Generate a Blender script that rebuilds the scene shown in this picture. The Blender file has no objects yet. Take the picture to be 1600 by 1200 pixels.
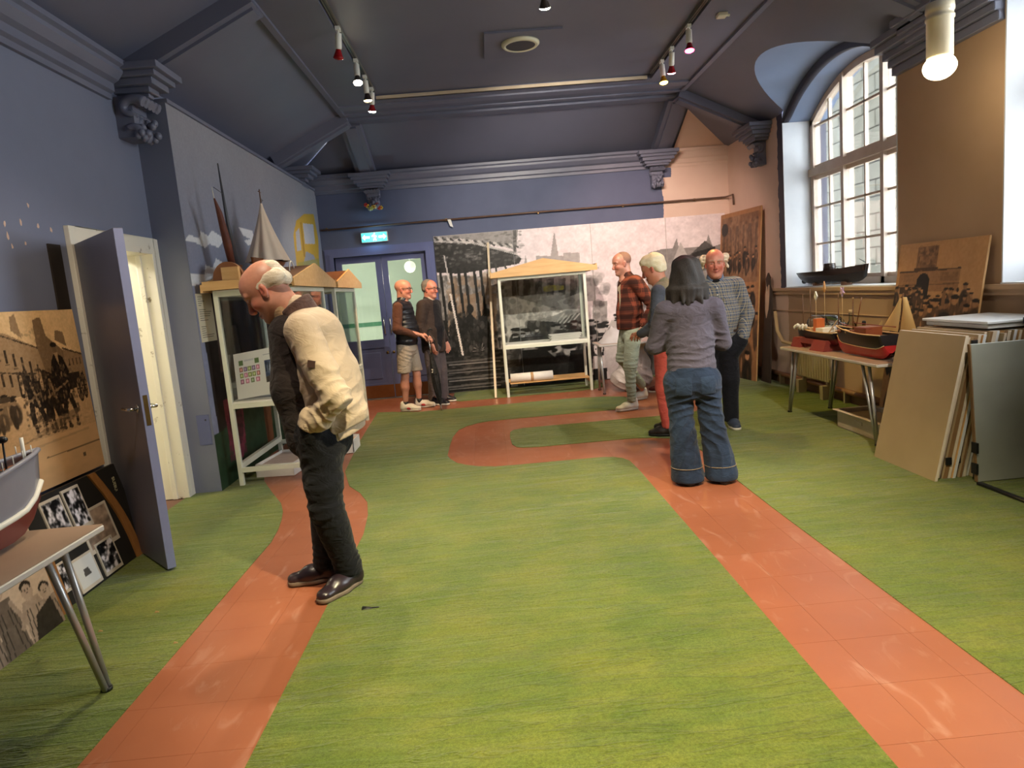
import bpy, bmesh, math, random
import numpy as np
from mathutils import Vector, Matrix

SC = bpy.context.scene
COL = SC.collection
random.seed(7)

# ------------------------------------------------------------------ camera, world, exposure
def set_camera():
    p, y, r = (math.radians(a) for a in (7.852, 1.573, -4.812))
    fw = Vector((math.sin(y) * math.cos(p), math.cos(y) * math.cos(p), -math.sin(p)))
    rt0 = Vector((math.cos(y), -math.sin(y), 0)); up0 = rt0.cross(fw)
    rt = rt0 * math.cos(r) + up0 * math.sin(r); up = up0 * math.cos(r) - rt0 * math.sin(r)
    cd = bpy.data.cameras.new('camera'); co = bpy.data.objects.new('camera', cd); COL.objects.link(co)
    cd.sensor_width = 36.0; cd.lens = 1046.8 * 36.0 / 1600.0; cd.clip_start = 0.05
    m = Matrix((rt, up, -fw)).transposed().to_4x4(); m.translation = (0, 0, 1.5)
    co.matrix_world = m
    SC.camera = co
set_camera()

SC.view_settings.view_transform = 'Standard'
SC.view_settings.look = 'None'
SC.view_settings.gamma = 1.0
SC.view_settings.use_curve_mapping = False
SC.view_settings.exposure = 1.0

SPW = 260.0      # watts of a full track spotlight
W = bpy.data.worlds.new('overcast_sky'); SC.world = W; W.use_nodes = True
_bg = W.node_tree.nodes['Background']
_bg.inputs[0].default_value = (0.90, 0.95, 1.0, 1); _bg.inputs[1].default_value = 8.0

def lamp(kind, name, loc, power, color, size=0.05, target=None, angle=60, blend=0.6):
    ld = bpy.data.lights.new(name, kind); lo = bpy.data.objects.new(name, ld); COL.objects.link(lo)
    ld.energy = power; ld.color = color; lo.location = loc
    if kind in ('SPOT', 'POINT'): ld.shadow_soft_size = size
    if kind == 'SPOT': ld.spot_size = math.radians(angle); ld.spot_blend = blend
    if kind == 'AREA': ld.shape = 'RECTANGLE'; ld.size, ld.size_y = size
    if target is not None:
        lo.rotation_euler = (Vector(target) - Vector(loc)).to_track_quat('-Z', 'Y').to_euler()
    return lo

def portal(name, loc, size, target):
    lo = lamp('AREA', name, loc, 1.0, (1, 1, 1), size, target); lo.data.cycles.is_portal = True
    return lo
portal('window_portal', (4.32, 7.38, 2.45), (2.4, 2.5), (0, 7.38, 2.45))
portal('window_portal', (4.32, 3.75, 2.45), (2.4, 2.5), (0, 3.75, 2.45))

# ------------------------------------------------------------------ colour and materials
def lin(c):
    if isinstance(c, str):
        c = c.lstrip('#'); c = [int(c[i:i + 2], 16) / 255 for i in (0, 2, 4)]
    return tuple(((v / 12.92) if v <= 0.04045 else ((v + 0.055) / 1.055) ** 2.4) for v in c[:3])
def rgba(c): return (*lin(c), 1.0)

MATS = {}
def nodes_of(name):
    m = bpy.data.materials.new(name); m.use_nodes = True
    nt = m.node_tree; b = nt.nodes['Principled BSDF']
    MATS[name] = m
    return m, nt, b

def add_noise(nt, scale, detail=4, rough=0.6, stretch=None, coord='Object', dist=0.0):
    tc = nt.nodes.new('ShaderNodeTexCoord'); n = nt.nodes.new('ShaderNodeTexNoise')
    n.inputs['Scale'].default_value = scale; n.inputs['Detail'].default_value = detail
    n.inputs['Roughness'].default_value = rough; n.inputs['Distortion'].default_value = dist
    src = tc.outputs[coord]
    if stretch:
        mp = nt.nodes.new('ShaderNodeMapping'); mp.inputs['Scale'].default_value = stretch
        nt.links.new(src, mp.inputs[0]); src = mp.outputs[0]
    nt.links.new(src, n.inputs['Vector'])
    return n.outputs['Fac']

def ramp(nt, fac, c1, c2, lo=0.3, hi=0.7):
    r = nt.nodes.new('ShaderNodeValToRGB')
    r.color_ramp.elements[0].position = lo; r.color_ramp.elements[1].position = hi
    r.color_ramp.elements[0].color = c1 if len(c1) == 4 else rgba(c1)
    r.color_ramp.elements[1].color = c2 if len(c2) == 4 else rgba(c2)
    nt.links.new(fac, r.inputs[0]); return r.outputs[0]

def mixc(nt, fac, a, b, mode='MIX'):
    m = nt.nodes.new('ShaderNodeMix'); m.data_type = 'RGBA'; m.blend_type = mode
    for s, v in ((0, fac), (6, a), (7, b)):
        if isinstance(v, (int, float)): m.inputs[s].default_value = v
        elif isinstance(v, tuple): m.inputs[s].default_value = v
        elif isinstance(v, str): m.inputs[s].default_value = rgba(v)
        else: nt.links.new(v, m.inputs[s])
    return m.outputs[2]

def mth(nt, op, a, b=None, c=None):
    m = nt.nodes.new('ShaderNodeMath'); m.operation = op
    for i, v in enumerate((a, b, c)):
        if v is None: continue
        if isinstance(v, (int, float)): m.inputs[i].default_value = v
        else: nt.links.new(v, m.inputs[i])
    return m.outputs[0]

def bumpit(nt, b, h, strength=0.3, dist=0.01):
    bp = nt.nodes.new('ShaderNodeBump'); bp.inputs['Strength'].default_value = strength
    bp.inputs['Distance'].default_value = dist
    nt.links.new(h, bp.inputs['Height']); nt.links.new(bp.outputs[0], b.inputs['Normal'])

def mat(name, c1, c2=None, scale=6.0, rough=0.6, metal=0.0, bump=0.0, bscale=None, stretch=None, spec=0.5, bdist=0.01, lo=0.3, hi=0.7, detail=4):
    if name in MATS: return MATS[name]
    m, nt, b = nodes_of(name)
    b.inputs['Roughness'].default_value = rough; b.inputs['Metallic'].default_value = metal
    b.inputs['Specular IOR Level'].default_value = spec
    c2 = c2 or c1
    f = add_noise(nt, scale, detail, stretch=stretch)
    nt.links.new(ramp(nt, f, c1, c2, lo, hi), b.inputs['Base Color'])
    if bump:
        g = add_noise(nt, bscale or scale * 3, 5, stretch=stretch)
        bumpit(nt, b, g, bump, bdist)
    return m

def emit(name, color, strength):
    m, nt, b = nodes_of(name)
    b.inputs['Base Color'].default_value = (*color, 1); b.inputs['Emission Color'].default_value = (*color, 1)
    b.inputs['Emission Strength'].default_value = strength
    return m

def glass(name, tint=(0.93, 0.97, 0.96), gloss=0.08):
    m, nt, b = nodes_of(name)
    out = nt.nodes['Material Output']; nt.nodes.remove(b)
    t = nt.nodes.new('ShaderNodeBsdfTransparent'); t.inputs[0].default_value = (*tint, 1)
    g = nt.nodes.new('ShaderNodeBsdfGlossy'); g.inputs['Roughness'].default_value = 0.02
    fr = nt.nodes.new('ShaderNodeFresnel'); fr.inputs[0].default_value = 1.45
    mx = nt.nodes.new('ShaderNodeMixShader')
    nt.links.new(mth(nt, 'MULTIPLY', fr.outputs[0], gloss * 12), mx.inputs[0])
    nt.links.new(t.outputs[0], mx.inputs[1]); nt.links.new(g.outputs[0], mx.inputs[2])
    nt.links.new(mx.outputs[0], out.inputs[0])
    return m

def vcol(name, rough=0.5, spec=0.4, grain=0.0):
    """material that shows the mesh's own printed or painted colours"""
    if name in MATS: return MATS[name]
    m, nt, b = nodes_of(name)
    a = nt.nodes.new('ShaderNodeVertexColor'); a.layer_name = 'print'
    src = a.outputs[0]
    if grain:
        f = add_noise(nt, 40, 3); src = mixc(nt, grain, src, ramp(nt, f, '#808080', '#ffffff'), 'MULTIPLY')
    nt.links.new(src, b.inputs['Base Color'])
    b.inputs['Roughness'].default_value = rough; b.inputs['Specular IOR Level'].default_value = spec
    return m

# ------------------------------------------------------------------ mesh builder and object helpers
def worldloc(o):
    v = Vector((0, 0, 0))
    while o is not None:
        v = v + o.location; o = o.parent
    return v

def link(name, me, material=None, parent=None, loc=(0, 0, 0)):
    """me is in world coordinates minus loc"""
    o = bpy.data.objects.new(name, me); COL.objects.link(o)
    if material is not None and not me.materials: me.materials.append(material)
    if parent is not None:
        o.parent = parent
    o.location = loc
    return o

def tag(o, label=None, cat=None, group=None, kind=None):
    if label: o['label'] = label
    if cat: o['category'] = cat
    if group: o['group'] = group
    if kind: o['kind'] = kind
    return o

def thing(name, label, cat, loc=(0, 0, 0), group=None):
    o = bpy.data.objects.new(name, None); COL.objects.link(o); o.location = loc
    o.empty_display_size = 0.1
    return tag(o, label, cat, group)

def copy_tree(o, parent=None):
    c = o.copy(); COL.objects.link(c); c.parent = parent
    for ch in list(o.children): copy_tree(ch, c)
    return c

class MB:
    def __init__(s): s.v = []; s.f = []; s.sm = []
    def add(s, vs, fs, smooth=False):
        n = len(s.v); s.v += [tuple(v) for v in vs]
        s.f += [tuple(i + n for i in f) for f in fs]; s.sm += [smooth] * len(fs)
        return s
    def box(s, a, b):
        (x0, y0, z0), (x1, y1, z1) = [tuple(map(min, zip(a, b))), tuple(map(max, zip(a, b)))]
        return s.add([(x0, y0, z0), (x1, y0, z0), (x1, y1, z0), (x0, y1, z0), (x0, y0, z1), (x1, y0, z1), (x1, y1, z1), (x0, y1, z1)],
                     [(0, 3, 2, 1), (4, 5, 6, 7), (0, 1, 5, 4), (1, 2, 6, 5), (2, 3, 7, 6), (3, 0, 4, 7)])
    def hexa(s, p): # 8 corners, bottom loop then top loop
        return s.add(p, [(0, 3, 2, 1), (4, 5, 6, 7), (0, 1, 5, 4), (1, 2, 6, 5), (2, 3, 7, 6), (3, 0, 4, 7)])
    def bar(s, a, b, w, h, up=(0, 0, 1)):
        a, b = Vector(a), Vector(b); d = (b - a).normalized(); u = Vector(up)
        sd = d.cross(u)
        if sd.length < 1e-4: sd = d.cross(Vector((1, 0, 0)))
        sd.normalize(); u = sd.cross(d).normalized()
        c = []
        for e in (a, b):
            c += [e - sd * w / 2 - u * h / 2, e + sd * w / 2 - u * h / 2, e + sd * w / 2 + u * h / 2, e - sd * w / 2 + u * h / 2]
        return s.add(c, [(3, 2, 1, 0), (4, 5, 6, 7), (0, 1, 5, 4), (1, 2, 6, 5), (2, 3, 7, 6), (3, 0, 4, 7)])
    def tube(s, pts, r, n=10, caps=True, flat=None):
        pts = [Vector(p) for p in pts]; m = len(pts)
        rs = r if isinstance(r, (list, tuple)) else [r] * m
        base = len(s.v); ref = None
        for i, p in enumerate(pts):
            d = (pts[min(i + 1, m - 1)] - pts[max(i - 1, 0)]).normalized()
            if ref is None:
                ref = Vector((0, 0, 1)) if abs(d.z) < 0.9 else Vector((1, 0, 0))
            u = (ref - d * ref.dot(d)).normalized(); w = d.cross(u); ref = u
            for k in range(n):
                t = 2 * math.pi * k / n
                s.v.append(tuple(p + u * (math.cos(t) * rs[i]) + w * (math.sin(t) * rs[i] * (flat or 1))))
        for i in range(m - 1):
            for k in range(n):
                a = base + i * n + k; b = base + i * n + (k + 1) % n
                s.f.append((a, b, b + n, a + n)); s.sm.append(True)
        if caps:
            s.f.append(tuple(base + k for k in reversed(range(n)))); s.sm.append(False)
            s.f.append(tuple(base + (m - 1) * n + k for k in range(n))); s.sm.append(False)
        return s
    def lathe(s, c, prof, axis=(0, 0, 1), n=20):
        pts = []; rs = []
        ax = Vector(axis).normalized()
        for r, h in prof: pts.append(Vector(c) + ax * h); rs.append(max(r, 1e-4))
        base = len(s.v)
        u = ax.orthogonal().normalized(); w = ax.cross(u)
        for p, r in zip(pts, rs):
            for k in range(n):
                t = 2 * math.pi * k / n; s.v.append(tuple(p + u * math.cos(t) * r + w * math.sin(t) * r))
        for i in range(len(pts) - 1):
            for k in range(n):
                a = base + i * n + k; b = base + i * n + (k + 1) % n
                s.f.append((a, b, b + n, a + n)); s.sm.append(True)
        s.f.append(tuple(base + k for k in reversed(range(n)))); s.sm.append(False)
        s.f.append(tuple(base + (len(pts) - 1) * n + k for k in range(n))); s.sm.append(False)
        return s
    def prism(s, poly, off):
        """poly: list of 3-D points of a planar loop, off: extrusion vector"""
        n = len(poly); off = Vector(off)
        a = [Vector(p) for p in poly]; b = [p + off for p in a]
        fs = [tuple(reversed(range(n))), tuple(range(n, 2 * n))]
        fs += [(i, (i + 1) % n, n + (i + 1) % n, n + i) for i in range(n)]
        return s.add(a + b, fs)
    def ell(s, c, r, n=14, m=9, rot=None):
        c = Vector(c); vs = []; R = rot or Matrix.Identity(3)
        for i in range(m + 1):
            t = math.pi * i / m
            for k in range(n):
                p = 2 * math.pi * k / n
                vs.append(c + R @ Vector((r[0] * math.sin(t) * math.cos(p), r[1] * math.sin(t) * math.sin(p), r[2] * math.cos(t))))
        fs = []
        for i in range(m):
            for k in range(n):
                a = i * n + k; b = i * n + (k + 1) % n
                fs.append((a, a + n, b + n, b))
        return s.add(vs, fs, True)
    def grid(s, rows, smooth=True, closed=False):
        n = len(rows[0]); vs = [p for r in rows for p in r]; fs = []
        for i in range(len(rows) - 1):
            for k in range(n if closed else n - 1):
                a = i * n + k; b = i * n + (k + 1) % n
                fs.append((a, b, b + n, a + n))
        return s.add(vs, fs, smooth)
    def build(s, name, material, parent=None, loc=None, bevel=0.0):
        if loc is None:
            loc = worldloc(parent) if parent is not None else Vector((0, 0, 0))
        loc = Vector(loc)
        me = bpy.data.meshes.new(name)
        me.from_pydata([tuple(Vector(v) - loc) for v in s.v], [], s.f)
        me.polygons.foreach_set('use_smooth', s.sm)
        bm = bmesh.new(); bm.from_mesh(me)
        bmesh.ops.remove_doubles(bm, verts=bm.verts, dist=1e-5)
        if bevel:
            es = [e for e in bm.edges if len(e.link_faces) == 2 and e.calc_face_angle(0) > 0.6]
            bmesh.ops.bevel(bm, geom=es, offset=bevel, segments=1, affect='EDGES', clamp_overlap=True)
        bmesh.ops.recalc_face_normals(bm, faces=bm.faces)
        bm.to_mesh(me); bm.free()
        o = link(name, me, material, parent, (0, 0, 0) if parent is not None else loc)
        return o

def struct(o, kind='structure'): o['kind'] = kind; return o

# ------------------------------------------------------------------ printed pictures (flat prints on real boards)
class Canvas:
    def __init__(s, w, h, c=(1, 1, 1), asp=1.0):
        s.w, s.h = w, h
        s.X, s.Y = np.meshgrid((np.arange(w) + 0.5) / w, 1 - (np.arange(h) + 0.5) / h)   # u right, v up
        s.a = np.ones((h, w, 3)) * np.array(c); s.asp = asp
        s.rng = np.random.default_rng(3)
    def blend(s, m, c, op=1.0):
        m = (m * op)[..., None]; s.a = s.a * (1 - m) + np.array(c) * m
    def poly(s, pts, c, op=1.0):
        ins = np.zeros((s.h, s.w), bool); n = len(pts)
        for i in range(n):
            (x0, y0), (x1, y1) = pts[i], pts[(i + 1) % n]
            if y0 == y1: continue
            cr = ((y0 > s.Y) != (y1 > s.Y)) & (s.X < (x1 - x0) * (s.Y - y0) / (y1 - y0) + x0)
            ins ^= cr
        s.blend(ins.astype(float), c, op)
    def rect(s, x0, y0, x1, y1, c, op=1.0): s.poly([(x0, y0), (x1, y0), (x1, y1), (x0, y1)], c, op)
    def ell(s, cx, cy, rx, ry, c, op=1.0, soft=0.0):
        d = np.sqrt(((s.X - cx) / rx) ** 2 + ((s.Y - cy) / ry) ** 2)
        s.blend(np.clip((1 - d) / max(soft, 1e-3), 0, 1) if soft else (d < 1).astype(float), c, op)
    def line(s, x0, y0, x1, y1, wd, c, op=1.0):
        dx, dy = (x1 - x0) * s.asp, y1 - y0; L = dx * dx + dy * dy + 1e-12
        t = np.clip((((s.X - x0) * s.asp) * dx + (s.Y - y0) * dy) / L, 0, 1)
        d = np.hypot((s.X - x0) * s.asp - t * dx, (s.Y - y0) - t * dy)
        s.blend((d < wd).astype(float), c, op)
    def noise(s, sx, sy, seed=0):
        r = np.random.default_rng(seed); out = np.zeros((s.h, s.w)); amp = 1.0; tot = 0
        for o in range(3):
            gx, gy = int(sx * 2 ** o) + 2, int(sy * 2 ** o) + 2
            g = r.random((gy + 1, gx + 1))
            fx = s.X * (gx - 1); fy = s.Y * (gy - 1); ix = fx.astype(int); iy = fy.astype(int)
            tx = fx - ix; ty = fy - iy; tx = tx * tx * (3 - 2 * tx); ty = ty * ty * (3 - 2 * ty)
            out += amp * ((g[iy, ix] * (1 - tx) + g[iy, ix + 1] * tx) * (1 - ty) + (g[iy + 1, ix] * (1 - tx) + g[iy + 1, ix + 1] * tx) * ty)
            tot += amp; amp *= 0.55
        return out / tot
    def texture(s, m, amt, sx, sy, seed=0):
        n = (s.noise(sx, sy, seed) - 0.5)[..., None] * amt * (m[..., None] if m is not None else 1)
        s.a = np.clip(s.a + n, 0, 1)
    def dab(s, cx, cy, rx, ry, c, op=1.0):
        i0, i1 = max(0, int((cx - rx) * s.w)), min(s.w, int((cx + rx) * s.w) + 2); j0, j1 = max(0, int((1 - cy - ry) * s.h)), min(s.h, int((1 - cy + ry) * s.h) + 2)
        if i0 >= i1 or j0 >= j1: return
        d = ((s.X[j0:j1, i0:i1] - cx) / rx) ** 2 + ((s.Y[j0:j1, i0:i1] - cy) / ry) ** 2
        m = (np.clip((1 - d) * 2.5, 0, 1) * op)[..., None]; s.a[j0:j1, i0:i1] = s.a[j0:j1, i0:i1] * (1 - m) + np.array(c) * m
    def crowd(s, rnd, x0, x1, y0, y1, n, hh, tone, dark=.12):
        """many small figures, painted back to front"""
        ps = sorted([(rnd.uniform(y0, y1), rnd.uniform(x0, x1)) for _ in range(n)], reverse=True)
        for y, x in ps:
            h = hh * rnd.uniform(.8, 1.2); w = h * .17 / s.asp; b = rnd.choice([dark, dark * 1.3, dark * 1.8, dark * 2.6, .5])
            s.dab(x, y, w * 1.5, h * .42, tone(b)); s.dab(x - w * .5, y - h * .25, w * .6, h * .30, tone(b * .8)); s.dab(x + w * .3, y + h * .05, w * .25, h * .2, tone(min(.8, b * 2 + .1)), .6)
            s.dab(x, y + h * .46, w * .62, h * .10, tone(rnd.uniform(.5, .75))); s.dab(x, y + h * .54, w * .85, h * .055, tone(dark * .8))
    def speckle(s, rnd, x0, x1, y0, y1, n, rx, ry, tone, lo, hi, op=.5):
        for _ in range(n): s.dab(rnd.uniform(x0, x1), rnd.uniform(y0, y1), rx * rnd.uniform(.4, 1.6), ry * rnd.uniform(.4, 1.6), tone(rnd.uniform(lo, hi)), op)
    def crop(s, u0, u1):
        c = Canvas.__new__(Canvas); i0, i1 = int(round(u0 * s.w)), int(round(u1 * s.w))
        c.a = s.a[:, i0:i1]; c.w = i1 - i0; c.h = s.h; return c

def print_mesh(name, cv, p00, p10, p01, parent, material):
    """p00 lower left, p10 lower right, p01 upper left (world)"""
    w, h = cv.w, cv.h
    lo = worldloc(parent) if parent is not None else Vector((0, 0, 0))
    p00, p10, p01 = (np.array(Vector(p) - lo) for p in (p00, p10, p01))
    u, v = np.meshgrid(np.linspace(0, 1, w), np.linspace(1, 0, h))
    co = p00 + u[..., None] * (p10 - p00) + v[..., None] * (p01 - p00)
    idx = np.arange(w * h).reshape(h, w)
    q = np.stack([idx[1:, :-1], idx[1:, 1:], idx[:-1, 1:], idx[:-1, :-1]], -1).reshape(-1, 4)
    me = np_mesh(name, co.reshape(-1, 3), q, False)
    col = np.ones((w * h, 4), np.float32); a = np.clip(cv.a.reshape(-1, 3), 0, 1)
    col[:, :3] = np.where(a <= 0.04045, a / 12.92, ((a + 0.055) / 1.055) ** 2.4)
    at = me.color_attributes.new('print', 'FLOAT_COLOR', 'POINT'); at.data.foreach_set('color', col.ravel())
    return link(name, me, material, parent)

def np_mesh(name, co, quads, smooth=True):
    me = bpy.data.meshes.new(name); n = len(quads); k = quads.shape[1]
    me.vertices.add(len(co)); me.vertices.foreach_set('co', np.ascontiguousarray(co, np.float32).ravel())
    me.loops.add(n * k); me.loops.foreach_set('vertex_index', np.ascontiguousarray(quads, np.int32).ravel())
    me.polygons.add(n); me.polygons.foreach_set('loop_start', np.arange(0, n * k, k, dtype=np.int32))
    me.polygons.foreach_set('use_smooth', np.full(n, smooth))
    me.update(calc_edges=True); me.validate()
    return me

def text_mesh(name, body, size, material, parent, origin, xdir, ydir, depth=0.001, align='CENTER'):
    cu = bpy.data.curves.new('txt', 'FONT'); cu.body = body; cu.size = size; cu.extrude = depth; cu.align_x = align; cu.align_y = 'CENTER'
    ob = bpy.data.objects.new('txt', cu); COL.objects.link(ob)
    dg = bpy.context.evaluated_depsgraph_get(); me = bpy.data.meshes.new_from_object(ob.evaluated_get(dg))
    bpy.data.objects.remove(ob)
    x = Vector(xdir).normalized(); y = Vector(ydir).normalized(); z = x.cross(y)
    M = Matrix((x, y, z)).transposed().to_4x4(); M.translation = Vector(origin) - worldloc(parent)
    me.transform(M); me.materials.clear(); me.name = name
    return link(name, me, material, parent)
# ------------------------------------------------------------------ room constants (metres)
XL, XM, XR, YB, YF = -2.68, -2.42, 3.85, 10.45, -3.0
ZC, ZS = 3.40, 3.90                # cornice top, beam soffit
KS = (ZS - ZC) / 1.05              # slope of the coved ceiling

M_wall = mat('blue_wall_paint', '#71768c', '#797e94', 1.2, 0.55, bump=0.08, bscale=60, spec=0.35)
M_ceil = mat('ceiling_paint', '#65677a', '#6d6f82', 0.8, 0.5, bump=0.06, bscale=40, spec=0.35)
M_trim = mat('trim_paint', '#696c80', '#717488', 3, 0.4, bump=0.05, bscale=50)
M_door = mat('door_paint', '#58608c', '#5f6795', 3, 0.4, bump=0.04, bscale=40)
M_white = mat('white_paint', '#dcd9cf', '#e6e3da', 5, 0.45)
M_cream = mat('cream_paint', '#d8d4b8', '#e0dcc4', 3, 0.5)
M_tan = mat('tan_wall_paint', '#b9997a', '#c2a283', 0.9, 0.6, bump=0.05, bscale=60, spec=0.3)
M_wood = mat('plywood', '#c89a62', '#d8b07a', 3, 0.5, stretch=(1, 9, 9), bump=0.03)
M_dkwood = mat('dark_wood', '#5a3a24', '#744a2c', 4, 0.45, stretch=(1, 8, 8))
M_steel = mat('chrome', '#b8b8b8', '#c8c8c8', 8, 0.22, metal=1.0)
M_black = mat('black_plastic', '#141414', '#1c1c1c', 8, 0.45)
M_brass = mat('dull_brass', '#8a6f45', '#a08250', 10, 0.35, metal=1.0)

# ------------------------------------------------------------------ floor: red tiles and green carpet
def tile_mat():
    m, nt, b = nodes_of('red_vinyl_tile')
    oi = nt.nodes.new('ShaderNodeObjectInfo')
    geo = nt.nodes.new('ShaderNodeNewGeometry')
    def nz(scale, detail, stretch, dist=0.0):
        n = nt.nodes.new('ShaderNodeTexNoise'); n.inputs['Scale'].default_value = scale; n.inputs['Detail'].default_value = detail
        n.inputs['Distortion'].default_value = dist
        mp = nt.nodes.new('ShaderNodeMapping'); mp.inputs['Scale'].default_value = stretch
        nt.links.new(geo.outputs['Position'], mp.inputs[0]); nt.links.new(mp.outputs[0], n.inputs['Vector']); return n.outputs['Fac']
    base = ramp(nt, nz(2.2, 5, (1, 1, 1)), '#905339', '#9c5d41')
    base = mixc(nt, mth(nt, 'MULTIPLY', oi.outputs['Random'], 0.25), base, '#92563e')
    scr = ramp(nt, nz(9, 6, (1.0, 0.35, 1), 1.5), '#000000', '#ffffff', 0.58, 0.74)
    base = mixc(nt, mth(nt, 'MULTIPLY', scr, 0.5), base, '#b58876')
    nt.links.new(base, b.inputs['Base Color'])
    r = ramp(nt, nz(5, 5, (1, 1, 1)), (0.30, 0.30, 0.30, 1), (0.38, 0.38, 0.38, 1))
    nt.links.new(r, b.inputs['Roughness'])
    bumpit(nt, b, nz(30, 4, (1, 1, 1)), 0.05, 0.003)
    return m
M_tile = tile_mat()

def carpet_mat():
    m, nt, b = nodes_of('green_carpet')
    f1 = add_noise(nt, 0.9, 5); f2 = add_noise(nt, 7, 6, 0.7, stretch=(0.35, 1.6, 1)); f3 = add_noise(nt, 220, 2)
    c = ramp(nt, f1, '#5a6c2c', '#707f36')
    c = mixc(nt, mth(nt, 'MULTIPLY', ramp(nt, f2, '#000000', '#ffffff', 0.45, 0.75), 0.45), c, '#8c9048')
    c = mixc(nt, mth(nt, 'MULTIPLY', ramp(nt, f3, '#000000', '#ffffff', 0.4, 0.62), 0.35), c, '#36481f')
    f4 = add_noise(nt, 2.3, 5, 0.65); c = mixc(nt, mth(nt, 'MULTIPLY', ramp(nt, f4, '#000000', '#ffffff', 0.42, 0.66), 0.40), c, '#8a8638')
    f5 = add_noise(nt, 90, 4, 0.75); c = mixc(nt, 0.55, c, ramp(nt, f5, '#8c8c8c', '#ffffff', 0.35, 0.62), 'MULTIPLY')
    nt.links.new(c, b.inputs['Base Color'])
    b.inputs['Roughness'].default_value = 0.95; b.inputs['Specular IOR Level'].default_value = 0.1
    b.inputs['Sheen Weight'].default_value = 0.15
    wv = add_noise(nt, 2.6, 3, 0.55, stretch=(0.5, 3.0, 1), dist=0.8)
    h = mth(nt, 'ADD', mth(nt, 'MULTIPLY', wv, 2.2), mth(nt, 'MULTIPLY', add_noise(nt, 150, 3), 0.25))
    rn = add_noise(nt, 3.2, 4, 0.6, stretch=(0.4, 2.6, 1), dist=0.6); r_ = nt.nodes.new('ShaderNodeValToRGB'); e_ = r_.color_ramp.elements; e_[0].position = .475; e_[0].color = (0, 0, 0, 1); e_[1].position = .525; e_[1].color = (0, 0, 0, 1); q_ = e_.new(.5); q_.color = (1, 1, 1, 1); nt.links.new(rn, r_.inputs[0])
    h = mth(nt, 'ADD', h, mth(nt, 'MULTIPLY', r_.outputs[0], 0.45))
    bumpit(nt, b, h, 0.6, 0.025)
    return m
M_carpet = carpet_mat()

floor = struct(MB().box((XL - 0.3, YF, -0.12), (XR + 0.1, YB + 0.35, -0.006)).build('floor', mat('floor_screed', '#6a4a3c', '#75503f', 4, 0.8)))
CARP = {
 'main': [(-.94, YF), (-.94, 4.28), (-.98, 4.67), (-1.04, 4.99), (-1.15, 5.27), (-1.28, 5.5), (-1.42, 6.0), (-1.53, 7.3), (-1.63, 9.17), (-1.45, 9.12), (-1.04, 8.93), (1.13, 8.92), (1.5, 8.82), (1.7, 8.68), (1.74, 8.5), (1.64, 8.2), (1.42, 7.84),
          (.16, 7.84), (-.1, 7.82), (-.22, 7.78), (-.35, 7.64), (-.44, 7.46), (-.49, 7.1), (-.5, 6.6), (-.5, 6.27), (-.46, 6.11), (-.39, 5.94), (-.3, 5.84), (-.2, 5.76), (-.05, 5.7), (.15, 5.69), (.86, 5.69), (.98, 5.66), (1.05, 5.59), (1.09, 5.48), (1.1, 5.16), (1.1, YF)],
 'left': [(-1.55, YF), (-1.55, 4.29), (-1.58, 4.54), (-1.62, 4.75), (-1.67, 4.95), (-1.75, 5.17), (-1.93, 5.52), (-2.13, 5.93), (-2.25, 6.3), (XM - .02, 6.6), (XM - .02, 5.71), (XL, 5.71), (XL, YF)],
 'right': [(1.71, YF), (1.70, 4.06), (1.71, 4.78), (1.74, 5.24), (1.74, 5.9), (1.7, 6.05), (1.62, 6.15), (1.47, 6.24), (1.3, 6.29), (.37, 6.29), (.24, 6.31), (.17, 6.36), (.13, 6.5), (.12, 6.85), (.13, 7.07), (.17, 7.18), (.28, 7.24), (1.85, 7.24), (2.2, 7.3), (2.42, 7.5), (2.5, 7.8), (2.5, YB), (XR, YB), (XR, YF)],
 'back': [(-.62, YB), (-.62, 9.62), (-.5, 9.52), (1.2, 9.52), (1.45, 9.58), (1.6, 9.7), (1.65, 9.9), (1.65, YB)],
}
clab = {'main': 'large worn green carpet field in the middle of the floor', 'left': 'green carpet strip between the open door and the left path',
        'right': 'green carpet along the window wall reaching into the path hook', 'back': 'narrow green carpet strip under the back display case'}
def carpet(poly):
    bm = bmesh.new(); T = 0.004
    vs = [bm.verts.new((x, y, T)) for x, y in poly]
    f = bm.faces.new(vs); f.normal_update()
    if f.normal.z < 0: f.normal_flip()
    r = bmesh.ops.extrude_face_region(bm, geom=[f])
    for v in r['geom']:
        if isinstance(v, bmesh.types.BMVert): v.co.z = -0.004
    bmesh.ops.triangulate(bm, faces=[q for q in bm.faces if len(q.verts) > 4])
    bmesh.ops.recalc_face_normals(bm, faces=bm.faces)
    me = bpy.data.meshes.new('carpet'); bm.to_mesh(me); bm.free(); return me
for k, p in CARP.items():
    o = link('carpet', carpet(p), M_carpet, floor); tag(o, clab[k])

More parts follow.
